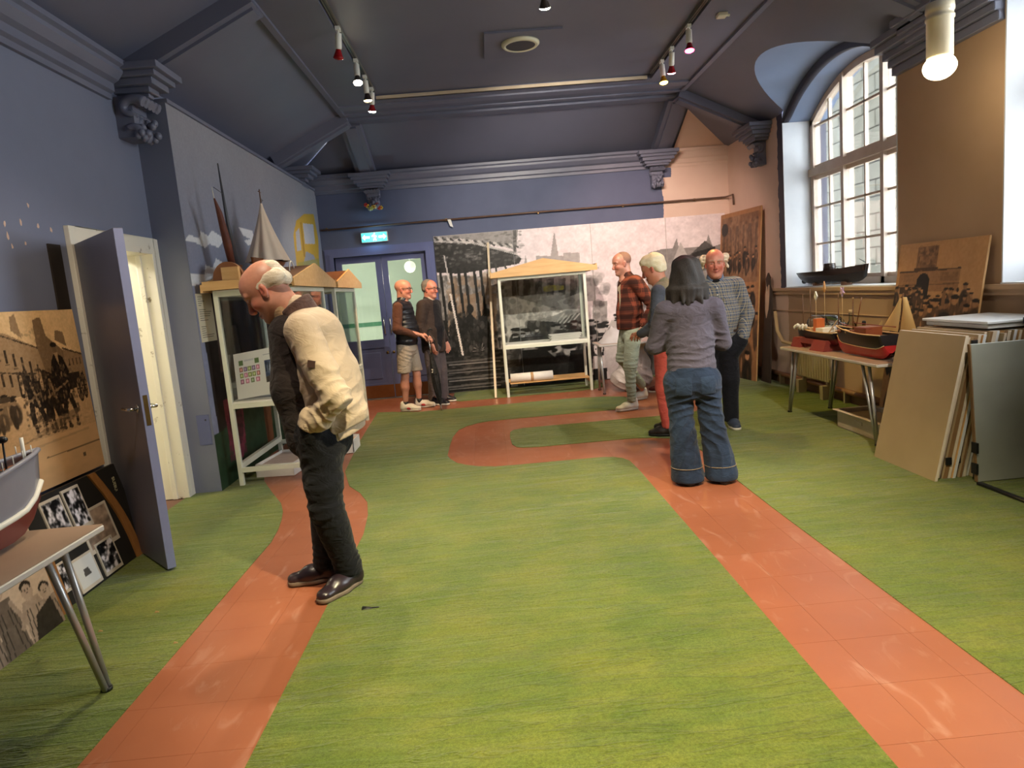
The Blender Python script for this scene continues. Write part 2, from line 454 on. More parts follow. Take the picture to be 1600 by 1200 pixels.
def inpoly(x, y, poly):
    c = False; n = len(poly)
    for i in range(n):
        (x0, y0), (x1, y1) = poly[i], poly[(i + 1) % n]
        if (y0 > y) != (y1 > y) and x < (x1 - x0) * (y - y0) / (y1 - y0) + x0: c = not c
    return c
TS = 0.305
tmb = MB().box((-TS / 2 + .0004, -TS / 2 + .0004, -0.008), (TS / 2 - .0004, TS / 2 - .0004, 0.0))
t0 = tmb.build('tile', M_tile, bevel=0.0003); tme = t0.data; bpy.data.objects.remove(t0)
fx0 = 1.59 - 15 * TS; fy0 = 2.49 - 12 * TS
nt_ = 0
for j in range(60):
    for i in range(30):
        cx, cy = fx0 + (i + .5) * TS, fy0 + (j + .5) * TS
        if cx > XR or cy > YB or cx < XL or cy < 1.35: continue
        vis = False
        for ax in (-.48, -.16, .16, .48):
            for ay in (-.48, -.16, .16, .48):
                if not any(inpoly(cx + ax * TS, cy + ay * TS, p) for p in CARP.values()): vis = True
        if vis:
            o = link('tile', tme, None, floor, (cx, cy, 0)); nt_ += 1
print('TILES', nt_)

# ------------------------------------------------------------------ walls
def cornice_profile():  # offsets out from the wall, z
    return [(0, 3.16), (0.03, 3.16), (0.03, 3.20), (0.06, 3.215), (0.06, 3.27), (0.10, 3.29), (0.14, 3.34), (0.14, 3.37), (0.17, 3.385), (0.17, 3.42), (0, 3.42)]

# left wall with the door opening (frame outer 4.53..5.73, top 2.17)
DY0, DY1, DZ = 4.62, 5.62, 2.06
w = MB()
w.box((XL - .25, YF, 0), (XL, DY0, 3.6)); w.box((XL - .25, DY1, 0), (XL, YB + .1, 3.6)); w.box((XL - .25, DY0, DZ), (XL, DY1, 3.6))
wall_left = struct(w.build('wall_left', M_wall))
tag(wall_left, 'blue painted left wall with chipped paint patches')
w = MB(); w.prism([(XL + o, YF, z) for o, z in cornice_profile()], (0, 5.35 - YF, 0)).build('cornice', M_trim, wall_left)
# the partition with the painted mural
wp = struct(MB().box((XL, 5.71, 0), (XM, YB, 3.22)).build('wall_partition', M_wall))
tag(wp, 'boxed out partition wall beyond the door carrying the painted mural')
MB().box((XL, 5.705, 3.22), (XM + .02, YB, 3.25)).build('ledge', M_trim, wp)
MB().box((XM - .125, 5.704, 0.42), (XM - .02, 5.711, 0.68)).build('access_hatch', M_door, wp)
MB().ell((XM - .05, 5.703, 0.635), (.007, .004, .007)).build('hatch_lock', M_black, wp)

# back wall with the double door opening
BD0, BD1, BDZ = -2.25, -0.86, 2.22
def back_wall_mat():
    m, nt, b = nodes_of('back_wall_paint')
    tc = nt.nodes.new('ShaderNodeTexCoord'); sx = nt.nodes.new('ShaderNodeSeparateXYZ'); nt.links.new(tc.outputs['Object'], sx.inputs[0])
    n = add_noise(nt, 4.5, 5); n2 = add_noise(nt, 1.2, 4)
    edge = mth(nt, 'ADD', sx.outputs[0], mth(nt, 'MULTIPLY', mth(nt, 'SUBTRACT', n, 0.5), 0.10))
    up = mth(nt, 'GREATER_THAN', sx.outputs[2], 3.02)
    edge = mth(nt, 'SUBTRACT', edge, mth(nt, 'MULTIPLY', up, 0.14))
    f = mth(nt, 'GREATER_THAN', edge, 2.83)
    blue = ramp(nt, n2, '#555c78', '#5f6682'); pl = ramp(nt, add_noise(nt, 0.8, 4), '#d2b4a2', '#dfc6b6')
    nt.links.new(mixc(nt, f, blue, pl), b.inputs['Base Color']); b.inputs['Roughness'].default_value = 0.6
    b.inputs['Specular IOR Level'].default_value = 0.3
    bumpit(nt, b, add_noise(nt, 50, 4), 0.08, 0.01)
    return m
M_back = back_wall_mat()
w = MB(); w.box((XL - .25, YB, 0), (BD0, YB + .22, 3.6)); w.box((BD1, YB, 0), (XR + .6, YB + .22, 3.6)); w.box((BD0, YB, BDZ), (BD1, YB + .22, 3.6))
wall_back = struct(w.build('wall_back', M_back)); tag(wall_back, 'blue back wall turning to bare pink plaster at the right')
MB().prism([(XL, YB - o, z) for o, z in cornice_profile()], (2.78 - XL, 0, 0)).build('cornice', M_trim, wall_back)
M_plast = mat('bare_plaster', '#d2b4a2', '#dfc6b6', 0.8, 0.65, bump=0.06, bscale=40, spec=0.3)
MB().prism([(2.78, YB - o * .35, z) for o, z in cornice_profile()], (XR - 2.78, 0, 0)).build('cornice', M_plast, wall_back)
# far side wall behind the camera
struct(MB().box((XL - .25, YF - .2, 0), (XR + .3, YF, 4.1)).build('wall_front', M_tan))

# right wall: three arched window openings
WIN = [(6.19, 8.54), (2.58, 4.92)]
SILL, SPR = 1.25, 3.28
def arc(y, y0, y1, spring, apex):
    c = (y0 + y1) / 2; hw = (y1 - y0) / 2; rise = apex - spring
    R = (hw * hw + rise * rise) / (2 * rise); d = min(abs(y - c), hw)
    return apex - R + math.sqrt(R * R - d * d)
def right_wall_mat():
    m, nt, b = nodes_of('right_wall_paint')
    tc = nt.nodes.new('ShaderNodeTexCoord'); sx = nt.nodes.new('ShaderNodeSeparateXYZ'); nt.links.new(tc.outputs['Object'], sx.inputs[0])
    n = add_noise(nt, 6, 4)
    e = mth(nt, 'ADD', sx.outputs[1], mth(nt, 'MULTIPLY', mth(nt, 'SUBTRACT', n, 0.5), 0.12))
    band = mth(nt, 'MULTIPLY', mth(nt, 'LESS_THAN', e, 8.70), mth(nt, 'GREATER_THAN', e, 8.3))
    band = mth(nt, 'MULTIPLY', band, mth(nt, 'GREATER_THAN', sx.outputs[2], 1.24))
    far = mth(nt, 'GREATER_THAN', e, 8.5)
    tan = ramp(nt, add_noise(nt, 0.9, 4), '#a98a6b', '#b4957a'); pink = ramp(nt, add_noise(nt, 0.8, 4), '#d2b4a2', '#dfc6b6')
    c = mixc(nt, band, mixc(nt, far, tan, pink), '#4a4858')
    nt.links.new(c, b.inputs['Base Color']); b.inputs['Roughness'].default_value = 0.6; b.inputs['Specular IOR Level'].default_value = 0.3
    bumpit(nt, b, add_noise(nt, 50, 4), 0.08, 0.01)
    return m
M_right = right_wall_mat()
w = MB(); TH = 0.55
ys = [YF] + [v for p in sorted(WIN) for v in p] + [YB]
for i in range(0, len(ys), 2): w.box((XR, ys[i], 0), (XR + TH, ys[i + 1], 3.6))
for (a, b_) in WIN: w.box((XR, a, 0), (XR + TH, b_, SILL))
wall_right = struct(w.build('wall_right', M_right)); tag(wall_right, 'tan painted window wall with deep arched reveals')
# dado rail and panel line below the windows
for z0, z1, o in ((1.215, 1.25, .05), (1.17, 1.215, .03), (0.955, 0.965, .012)):
    struct(MB().box((XR - o, YF, z0), (XR, 8.98, z1)).build('trim_%d' % (1 + int(z0 * 10) % 7), M_tan))
MB().box((XR - .03, YF, 0), (XR, YB, 0.14)).build('baseboard_right', mat('brown_skirting', '#6b4a33', '#7a563c', 5, 0.5))
struct(bpy.data.objects['baseboard_right'])

M_vault = mat('vault_paint', '#7f8fae', '#8797b6', 1.5, 0.5, spec=0.35)
M_reveal = mat('reveal_white', '#cfd2d8', '#dadde2', 2.0, 0.5)
M_darkblue = mat('arch_band_paint', '#3d3f50', '#454759', 3, 0.45)
M_frame = mat('window_frame_paint', '#c8b4a2', '#d4c2b2', 6, 0.45)
M_pane = glass('window_glass', (0.96, 0.98, 0.98), 0.06)
NS = 24
def slopeX(z): return min(XR, XR - 1.05 + (ZS - z) / KS)
def build_window(n, y0, y1, detail):
    yy = [y0 + (y1 - y0) * i / NS for i in range(NS + 1)]
    A = [(y, arc(y, y0, y1, SPR + .06, 3.75)) for y in yy]
    B = [(y, arc(y, y0 + .03, y1 - .03, SPR, 3.67)) for y in yy]
    # barrel vault from the ceiling slope to the wall plane
    v = MB(); v.grid([[(slopeX(z), y, z) for y, z in A], [(XR + .02, y, z) for y, z in A]])
    v.build('window_vault', M_vault, ceiling_obj)
    v = MB(); v.grid([[(XR + .01, y, za) for y, za in A], [(XR + .01, y, zb) for y, zb in B]], False)
    v.grid([[(XR + .01, y, zb) for y, zb in B], [(XR + .08, y, zb) for y, zb in B]])
    v.build('arch_band', M_darkblue, wall_right)
    v = MB(); v.grid([[(XR + .08, y, zb) for y, zb in B], [(XR + TH, y, zb) for y, zb in B]])
    v.build('arch_soffit', M_vault, wall_right)
    for yj, s in ((y0, 1), (y1, -1)):
        MB().box((XR - .004, yj, SILL), (XR + .36, yj + s * .012, SPR)).build('jamb', M_reveal, wall_right)
    MB().box((XR - .02, y0 + .01, SILL - .03), (XR + .5, y1 - .01, SILL + .012)).build('window_sill', M_reveal, wall_right)
    # the framed window
    XF = XR + .34
    win = bpy.data.objects.new('window_%d' % n, None); COL.objects.link(win); win.location = (XF, (y0 + y1) / 2, SILL); struct(win)
    tag(win, 'arched multi-pane sash window beside the tan pier' if n == 1 else None)
    ya, yb, z0, ztr = y0 + .012, y1 - .012, SILL + .012, 2.60
    top = lambda y: arc(y, y0 + .03, y1 - .03, SPR, 3.67) - .004
    f = MB(); f.box((XF, ya, z0), (XF + .09, ya + .07, top(ya))); f.box((XF, yb - .07, z0), (XF + .09, yb, top(yb)))
    f.box((XF - .02, ya, z0), (XF + .09, yb, z0 + .07))
    yy2 = [ya + (yb - ya) * i / NS for i in range(NS + 1)]
    o1 = [(y, top(y)) for y in yy2]; i1 = [(y, top(y) - .075) for y in yy2]
    for i in range(NS):
        (a, az), (b2, bz) = o1[i], o1[i + 1]; (c, cz), (d, dz) = i1[i], i1[i + 1]
        f.hexa([(XF, a, cz), (XF + .09, a, cz), (XF + .09, b2, dz), (XF, b2, dz), (XF, a, az), (XF + .09, a, az), (XF + .09, b2, bz), (XF, b2, bz)])
    f.build('window_frame', M_frame, win)
    if True:
        MB().box((XF - .03, ya, ztr), (XF + .10, yb, ztr + .09)).build('transom', M_frame, win)
    cols = [ya + .07, ya + (yb - ya) / 3 - .03, ya + (yb - ya) / 3 + .03, ya + 2 * (yb - ya) / 3 - .03, ya + 2 * (yb - ya) / 3 + .03, yb - .07]
    for a, b2 in ((cols[1], cols[2]), (cols[3], cols[4])):
        MB().box((XF - .02, a, z0), (XF + .1, b2, top((a + b2) / 2) - .02)).build('mullion', M_frame, win)
    if detail < 1:
        MB().box((XF + .04, ya, z0), (XF + .045, yb, 3.5)).build('pane', M_pane, win); return
    bw = .012
    for c in range(3):
        a, b2 = cols[2 * c], cols[2 * c + 1]; mid = (a + b2) / 2
        rows = [z0 + .07, 1.767, 2.217, ztr]
        # sash rails
        for s0, s1 in ((z0 + .07, z0 + .11), (ztr - .045, ztr), (ztr + .09, ztr + .13)):
            MB().box((XF + .02, a, s0), (XF + .06, b2, s1)).build('sash_rail', M_frame, win)
        for zz in (1.767, 2.217, 3.20):
            MB().box((XF + .025, a, zz - bw), (XF + .06, b2, zz + bw)).build('glazing_bar', M_frame, win)
        MB().box((XF + .025, mid - bw, z0 + .1), (XF + .06, mid + bw, ztr)).build('glazing_bar', M_frame, win)
        MB().box((XF + .025, mid - bw, ztr + .1), (XF + .06, mid + bw, top(mid) - .06)).build('glazing_bar', M_frame, win)
        for (u0, u1) in ((a, mid), (mid, b2)):
            for r in range(3):
                MB().box((XF + .04, u0, rows[r]), (XF + .045, u1, rows[r + 1])).build('pane', M_pane, win)
            MB().box((XF + .04, u0, ztr + .1), (XF + .045, u1, 3.20)).build('pane', M_pane, win)
            zt = [(u0 + (u1 - u0) * q / 6) for q in range(7)]
            pl = [(XF + .04, u0, 3.20), (XF + .04, u1, 3.20)] + [(XF + .04, q, max(3.22, top(q) - .04)) for q in reversed(zt)]
            MB().prism(pl, (.005, 0, 0)).build('pane', M_pane, win)

# ------------------------------------------------------------------ ceiling: flat panel, beams, coved slopes, ribs
XB0, XB1, XB2, XB3 = -1.65, -1.12, 2.22, 2.80
YB0, YB1 = 8.45, 9.40
c = MB()
c.box((XB1 - .05, YF, 3.95), (XB2 + .05, YB0 + .05, 4.05))
SP = .03
def slope_quad(p): c.add(p, [(0, 1, 2, 3)]); 
zb = lambda d: ZS + SP - KS * d
# left slope, back slope (built slightly above the beam soffits)
c.add([(XB0 + .1, YF, zb(-.1)), (XB0 + .1, YB1 + .1, zb(-.1)), (XL, YB, zb(1.03)), (XL, YF, zb(1.03))], [(0, 1, 2, 3)])
c.add([(XB0 + .1, YB1 - .1, zb(-.1)), (XB3 + .1, YB1 - .1, zb(-.1)), (XB3 + 1.05, YB, zb(1.05)), (XL, YB, zb(1.05))], [(0, 1, 2, 3)])
ceiling_obj = struct(c.build('ceiling', M_ceil)); tag(ceiling_obj, 'dark blue grey coved ceiling with flat centre panel')
# right slope, cut by the window vaults
r = MB(); yl = [YF]; rows = []
cuts = []
for (a, b_) in sorted(WIN):
    cuts += [a + (b_ - a) * i / NS for i in range(NS + 1)]
yl = sorted(set([YF, YB] + cuts))
def xend(y):
    for (a, b_) in WIN:
        if a <= y <= b_: return slopeX(arc(y, a, b_, SPR + .06, 3.75))
    return XR
for y0_, y1_ in zip(yl[:-1], yl[1:]):
    ym = (y0_ + y1_) / 2; inwin = any(a < ym < b_ for a, b_ in WIN)
    e0, e1 = (xend(y0_), xend(y1_)) if inwin else (XR, XR)
    zx = lambda x: ZS - KS * (x - XB3)
    r.add([(XB3 - .1, y0_, zx(XB3 - .1)), (e0, y0_, zx(e0)), (e1, y1_, zx(e1)), (XB3 - .1, y1_, zx(XB3 - .1))], [(0, 1, 2, 3)])
r.build('ceiling_slope', M_ceil, ceiling_obj)
# bare plaster corner of the back slope
MB().add([(3.02, YB1 + .02, ZS + .004 - KS * .02), (3.02, YB - .01, ZC + .01), (XR, YB - .01, ZC + .01)], [(0, 1, 2)]).build('bare_plaster_corner', M_plast, ceiling_obj)
bm_ = lambda a, b_: MB().box(a, b_).build('ceiling_beam', M_ceil, ceiling_obj)
bm_((XB0, YF, ZS), (XB1, YB1, 4.2)); bm_((XB2, YF, ZS), (XB3, YB1, 4.2)); bm_((XB1, YB0, ZS), (XB2, YB1, 4.2))
# stepped mouldings and bare lip on the back beam
for y0_, y1_, d in ((8.62, 8.78, .02), (8.98, 9.06, .02), (9.2, 9.4, .035)):
    MB().box((XB0, y0_, ZS - d), (XB3, y1_, ZS + .01)).build('beam_moulding', M_trim, ceiling_obj)
MB().box((XB1 + .02, YB0 - .012, ZS), (XB2 - .05, YB0 + .03, ZS + .035)).build('bare_lip', mat('raw_timber', '#c7b49a', '#d2c2aa', 6, 0.6), ceiling_obj)
MB().box((XB0, YF, ZS - .025), (XB0 + .06, YB1, ZS + .01)).build('beam_moulding', M_trim, ceiling_obj)
MB().box((XB3 - .06, YF, ZS - .025), (XB3, YB1, ZS + .01)).build('beam_moulding', M_trim, ceiling_obj)
def rib(p, q, wd):
    a, b_ = Vector(p), Vector(q)
    nrm = (b_ - a).cross(Vector((0, 0, 1))).normalized(); up = nrm.cross((b_ - a)).normalized()
    m = MB(); m.bar(a, b_, wd, .14); m.bar(a - Vector((0, 0, .06)), b_ - Vector((0, 0, .06)), wd * .55, .08)
    m.build('ceiling_rib', M_ceil, ceiling_obj)
for yy_ in (5.62, 9.18):
    rib((XB0 + .05, yy_, ZS - .01), (XL + .1, yy_, ZC + .02), .28)
    rib((XB3 - .05, yy_ if yy_ > 6 else 5.55, ZS - .01), (XR - .05, yy_ if yy_ > 6 else 5.55, ZC), .28)
rib((-1.60, YB1 - .05, ZS), (-1.60, YB - .08, ZC + .02), .27); rib((2.80, YB1 - .05, ZS), (2.80, YB - .08, ZC + .02), .27)
for i, (a, b_) in enumerate(WIN): build_window(i + 1, a, b_, 1 if i < 2 else 0)

# corbels: stepped cap over a carved scroll bracket
def corbel(origin, out, side, parent, scale=1.0, flowers=False, capw=.30, mt=None):
    """origin on the wall under the cap at z = cap underside; out, side unit vectors"""
    o, u, s = Vector(origin), Vector(out), Vector(side); mt = mt or M_trim
    def bx(m, d0, d1, w_, z0, z1, d0b=None):
        p = []
        for z in (z0, z1):
            for a, b2 in ((d0, -w_), (d1, -w_), (d1, w_), (d0, w_)): p.append(o + u * a + s * b2 + Vector((0, 0, z)))
        m.hexa(p)
    m = MB()
    for d, w_, z0, z1 in ((.30, capw, .16, .21), (.27, capw - .03, .12, .16), (.24, capw - .06, .07, .12), (.20, capw - .10, .03, .07), (.18, capw - .13, 0, .03)):
        bx(m, 0, d * scale, w_ * scale, z0, z1)
    cap = m.build('corbel', mt, parent, bevel=.004)
    # scroll bracket: a spiral silhouette swept sideways
    m = MB()
    for sw in (-.085, -.045, 0, .045, .085):
        pts = []
        for i in range(26):
            t = i / 25; ang = t * 4.4; rr = .085 * (1 - t * .78)
            pts.append(o + u * ((.10 + math.cos(ang + .6) * rr) * scale) + Vector((0, 0, -.10 - math.sin(ang + .6) * rr * -1 - .0)) + s * sw * scale)
        m.tube(pts, [.030 * scale * (1 - .4 * i / 25) for i in range(26)], 7)
        pts = []
        for i in range(16):
            t = i / 15; ang = t * 4.2; rr = .05 * (1 - t * .7)
            pts.append(o + u * ((.075 + math.cos(ang - 1.2) * rr) * scale) + Vector((0, 0, -.25 + math.sin(ang - 1.2) * rr)) + s * sw * .8 * scale)
        m.tube(pts, .024 * scale, 7)
    bx(m, 0, .10 * scale, .08 * scale, -.30, 0)
    rnd = random.Random(5)
    for k in range(16):
        m.ell(o + u * (.09 + rnd.random() * .07) * scale + s * (rnd.random() - .5) * .16 * scale + Vector((0, 0, -.30 + rnd.random() * .14)), (.028, .028, .03), 8, 6)
    m.build('carved_scroll', mt, cap)
    if flowers:
        cols = ['#c22a1e', '#d8b43a', '#cfd4a8', '#b9c26a', '#cfa22c', '#dcd8b4', '#a8342a']
        rnd = random.Random(8)
        for k in range(9):
            f = MB(); q = o + u * (.15 + rnd.random() * .04) + s * (-.11 + .22 * k / 8) + Vector((0, 0, -.31 + rnd.random() * .08))
            for j in range(5):
                a = j * 1.2566; f.ell(q + s * math.cos(a) * .018 + Vector((0, 0, math.sin(a) * .018)), (.014, .014, .014), 6, 4)
            cc = cols[k % 7]; f.build('painted_flower', mat('flower_' + cc[1:], cc, cc, 5, .5), cap)
corbel((XL, 5.53, 3.20), (1, 0, 0), (0, 1, 0), wall_left, 1.35, capw=.16)
corbel((-1.55, YB, 3.18), (0, -1, 0), (1, 0, 0), wall_back, 1.0, True)
corbel((2.73, YB, 3.18), (0, -1, 0), (1, 0, 0), wall_back, 1.0)
corbel((XR, 9.12, 3.18), (-1, 0, 0), (0, 1, 0), ceiling_obj, 1.0)
corbel((XL, 9.9, 3.24), (1, 0, 0), (0, 1, 0), wall_left, 1.5, capw=.16)
# wide moulded capital over the pier between the windows
m = MB()
for d, e, z0, z1 in ((.24, .24, 3.37, 3.43), (.20, .20, 3.31, 3.37), (.13, .12, 3.25, 3.31), (.08, .06, 3.19, 3.25), (.05, .02, 3.12, 3.19)):
    m.box((XR - d, 4.93 - min(e, .0), z0), (XR + .02, 6.18 + min(e, .03), z1))
m.build('pier_capital', M_trim, ceiling_obj, bevel=.006)
m = MB()
for d, z0, z1 in ((.30, 3.40, 3.46), (.24, 3.34, 3.40), (.17, 3.27, 3.34)):
    m.box((XR - d, 5.30, z0), (XR + .02, 5.82, z1))
m.build('pier_capital', M_trim, ceiling_obj, bevel=.006)

# ------------------------------------------------------------------ outside: stone building across the yard
ext = struct(MB().box((8.0, 6.6, -1), (8.4, 17.5, 6.0)).build('exterior_wall', mat('mortar', '#2c2a25', '#34322c', 4, .9)))
tag(ext, 'pale stone building seen through the window')
M_stone = mat('pale_stone', '#4c4a40', '#5c594e', 1.5, .9, bump=.4, bscale=12, bdist=.02)
sb = MB().box((-.06, -.44, -.16), (.04, .44, .16)).build('stone_block', M_stone, bevel=.015); sme = sb.data; bpy.data.objects.remove(sb)
ns = 0
for r_ in range(15):
    for k in range(11):
        y = 7.2 + k * .90 + (.45 if r_ % 2 else 0); z = .6 + r_ * .335
        if 9.2 < y < 10.6 and 2.2 < z < 4.4: continue
        link('stone_block', sme, None, ext, (8.0, y, z)); ns += 1
MB().box((7.97, 9.35, 2.2), (8.02, 10.6, 4.45)).build('far_window', mat('far_glass', '#2c3238', '#3a4249', 3, .15), ext)
for z in (2.2, 3.3, 4.45): MB().box((7.94, 9.3, z - .04), (8.0, 10.65, z + .04)).build('far_window_bar', M_white, ext)
struct(MB().box((XR + .6, -5, -1.2), (8.0, 16, -1.0)).build('ground_outside', mat('yard_paving', '#8c887e', '#a39e92', 2, .9)))

# ------------------------------------------------------------------ door in the left wall
fr = MB()
fr.box((XL - .26, DY0 - .02, 0), (XL + .035, DY0 + .025, DZ)); fr.box((XL - .26, DY1 - .025, 0), (XL + .035, DY1 + .02, DZ)); fr.box((XL - .26, DY0 - .02, DZ - .025), (XL + .035, DY1 + .02, DZ + .02))
fr.box((XL - .001, DY0 - .09, 0), (XL + .035, DY0 - .02, DZ + .10)); fr.box((XL - .001, DY1 + .02, 0), (XL + .035, DY1 + .092, DZ + .10)); fr.box((XL - .001, DY0 - .02, DZ + .02), (XL + .035, DY1 + .02, DZ + .10))
fr.box((XL - .10, DY0 + .02, 0), (XL - .06, DY0 + .04, DZ - .02)); fr.box((XL - .10, DY1 - .04, 0), (XL - .06, DY1 - .02, DZ - .02))
door1 = bpy.data.objects.new('door_1', None); COL.objects.link(door1); door1.location = (XL, DY0, 0); struct(door1)
tag(door1, 'blue grey door standing open in its chipped white frame')
m_chip, nt, b = nodes_of('chipped_white_frame')
nt.links.new(ramp(nt, add_noise(nt, 9, 6, .7), '#7a6a52', '#ded9cd', .30, .38), b.inputs['Base Color']); b.inputs['Roughness'].default_value = .5
fr.build('door_frame', m_chip, door1, bevel=.003)
hx, hy = XL + .03, DY0 - .02
dv = Vector((-2.035 - hx, 3.945 - hy, 0)); dl = dv.length; dv.normalize(); dn = Vector((-dv.y, dv.x, 0))  # towards the camera side
def leafbox(a0, a1, n0, n1, z0, z1):
    p = []
    for z in (z0, z1):
        for a, n in ((a0, n0), (a1, n0), (a1, n1), (a0, n1)): p.append(Vector((hx, hy, z)) + dv * a + dn * n)
    return p
M_leaf = mat('door_leaf_paint', '#666677', '#6e6e80', 2, .4, bump=.04, bscale=30)
leaf = MB().hexa(leafbox(0, dl, -.025, .025, .015, 2.04)).build('door_leaf', M_leaf, door1, bevel=.003)
MB().hexa(leafbox(dl - .002, dl + .003, -.024, .024, .02, 2.035)).build('door_edge', mat('door_edge_paint', '#7f84a6', '#878cae', 3, .4), leaf)
p0 = Vector((hx, hy, 1.0)) + dv * (dl - .07)
hd = MB(); hd.tube([p0 - dn * .025, p0 - dn * .075, p0 - dn * .08 - dv * .1], .010, 10); hd.tube([p0 + dn * .025, p0 + dn * .075, p0 + dn * .08 - dv * .1], .010, 10)
hd.lathe(p0 - dn * .026, [(.026, 0), (.026, .006), (.001, .006)], -dn); hd.build('door_handle', M_steel, leaf)
MB().hexa(leafbox(dl + .002, dl + .005, -.012, .012, .90, 1.08)).build('latch_plate', M_brass, leaf)
for z in (.25, 1.0, 1.8): MB().tube([(hx - .01, hy + .02, z - .05), (hx - .01, hy + .02, z + .05)], .009, 8).build('hinge', M_brass, leaf)
# small lobby behind the left door
lob = MB()
lob.box((XL - 1.7, 4.3, -.01), (XL - .25, 7.0, 0)); lob.box((XL - 1.7, 4.3, 2.8), (XL - .25, 7.0, 2.85)); lob.box((XL - 1.75, 4.3, 0), (XL - 1.7, 7.0, 2.8)); lob.box((XL - 1.7, 4.25, 0), (XL - .25, 4.3, 2.8)); lob.box((XL - 1.7, 7.0, 0), (XL - .25, 7.05, 2.8))
struct(lob.build('wall_lobby', M_cream)); 
ll = thing('ceiling_lamp', 'unseen round lamp added to brighten the lobby behind the open white framed door', 'lamp', (XL - .9, 5.3, 2.8))
MB().lathe((XL - .9, 5.3, 2.8), [(.14, 0), (.14, -.04), (.10, -.08), (.01, -.1)]).build('lamp_globe', emit('lobby_fill_glow', (1, .93, .78), 4), ll)
lamp('POINT', 'lobby_fill', (XL - .9, 5.3, 2.4), 40, (1, .93, .8), .1)  # lobby lamp is unseen, added to brighten the room behind the door
# chipped paint spots on the left wall
cp = MB(); rnd = random.Random(2)
for (y, z) in [(3.80, 2.13), (3.99, 2.12), (4.0, 2.05), (4.13, 2.14), (4.28, 2.13), (4.4, 2.12), (4.22, 2.25), (4.02, 1.99), (4.14, 2.02)]:
    n = 7; q = [(XL, y + math.cos(i / n * 6.28) * (.005 + rnd.random() * .008), z + math.sin(i / n * 6.28) * (.006 + rnd.random() * .02)) for i in range(n)]
    cp.prism(q, (.0015, 0, 0))
cp.build('chipped_paint', M_plast, wall_left)
MB().box((XL, 4.33, 1.0), (XL + .012, 4.45, 2.03)).build('dark_strip', mat('dark_brown_strip', '#1d1813', '#2b221a', 4, .6), wall_left)  # plain dark brown strip on the wall beside the door frame

# ------------------------------------------------------------------ double door in the back wall
d2 = bpy.data.objects.new('door_2', None); COL.objects.link(d2); d2.location = ((BD0 + BD1) / 2, YB, 0); struct(d2)
tag(d2, 'blue half glazed double door with kick plates under the exit sign')
fr = MB(); e = .13
for z0, z1, o, ww in ((0, BDZ + e, .035, e), (0, BDZ + .06, .06, .06)):
    fr.box((BD0 - ww, YB - o, 0), (BD0, YB + .1, BDZ)); fr.box((BD1, YB - o, 0), (BD1 + ww, YB + .1, BDZ)); fr.box((BD0 - ww, YB - o, BDZ), (BD1 + ww, YB + .1, BDZ + ww))
fr.build('door_frame', M_door, d2)
mid = (BD0 + BD1) / 2; yd = YB + .05
for side, (a, b_) in ((-1, (BD0, mid - .003)), (1, (mid + .003, BD1))):
    lf = MB(); st = .09
    lf.box((a, yd, .01), (a + st, yd + .045, BDZ - .005)); lf.box((b_ - st, yd, .01), (b_, yd + .045, BDZ - .005))
    for z0, z1 in ((.01, .24), (.80, .93), (2.12, BDZ - .005)): lf.box((a + st, yd, z0), (b_ - st, yd + .045, z1))
    lf.box((a + st, yd + .015, .24), (b_ - st, yd + .03, .80))
    leaf2 = lf.build('door_leaf', M_door, d2)
    lf = MB(); lf.box((a + st + .07, yd + .005, .31), (b_ - st - .07, yd + .02, .73)); lf.build('door_panel', M_door, leaf2, bevel=.012)
    MB().box((a + st - .005, yd + .02, .92), (b_ - st + .005, yd + .026, 2.13)).build('door_pane', glass('door_glass_%d' % (side + 1), (.93, .96, .93), .05), leaf2)
    MB().box((a + .005, yd - .004, .015), (b_ - .005, yd, .215)).build('kick_plate', mat('copper_plate', '#8a5a38', '#9a6844', 6, .4, metal=.7), leaf2)
    hx2 = b_ - .045 if side < 0 else a + .045
    h = MB(); h.tube([(hx2, yd, 1.0), (hx2, yd - .05, 1.02), (hx2, yd - .05, 1.24), (hx2, yd, 1.26)], .010, 8); h.build('pull_handle', M_steel, leaf2)
    MB().lathe((hx2, yd - .001, .72), [(.022, 0), (.022, .01), (.001, .012)], (0, -1, 0), 14).build('lock', M_brass, leaf2)
# corridor behind
M_corr = mat('corridor_paint', '#b9bfa6', '#c2c8af', 2, .6)
co = MB(); CY = YB + .22
co.box((-3.6, CY, -.01), (.3, CY + 2.6, 0)); co.box((-3.6, CY, 2.95), (.3, CY + 2.6, 3.0)); co.box((-3.6, CY + 2.6, 0), (.3, CY + 2.65, 3.0)); co.box((-3.65, CY, 0), (-3.6, CY + 2.6, 3)); co.box((.3, CY, 0), (.35, CY + 2.6, 3))
cor = struct(co.build('wall_corridor', M_corr))
MB().box((-3.6, CY + 2.57, 1.05), (.3, CY + 2.61, 1.13)).build('green_stripe', mat('green_stripe', '#2f6b41', '#357347', 4, .5), cor)
for z in (1.28, 1.36, 1.42): MB().box((-3.6, CY + 2.575, z), (.3, CY + 2.6, z + .02)).build('dado_moulding', M_corr, cor)
MB().box((-3.55, CY + 2.55, 0), (-2.75, CY + 2.6, 2.1)).build('corridor_door', M_door, cor)
MB().box((-3.4, CY + 2.54, 1.0), (-3.0, CY + 2.555, 1.7)).build('corridor_notice', M_white, cor)
gl = thing('ceiling_lamp', 'white globe lamp hanging in the corridor beyond the double door', 'lamp', (-1.25, CY + 1.2, 2.95))
MB().tube([(-1.27, CY + 1.2, 2.95), (-1.27, CY + 1.2, 2.16)], .008, 8).build('lamp_rod', M_white, gl)
MB().ell((-1.27, CY + 1.2, 2.07), (.10, .10, .10), 18, 12).build('lamp_globe', emit('corridor_lamp', (1, .97, .85), .5), gl)
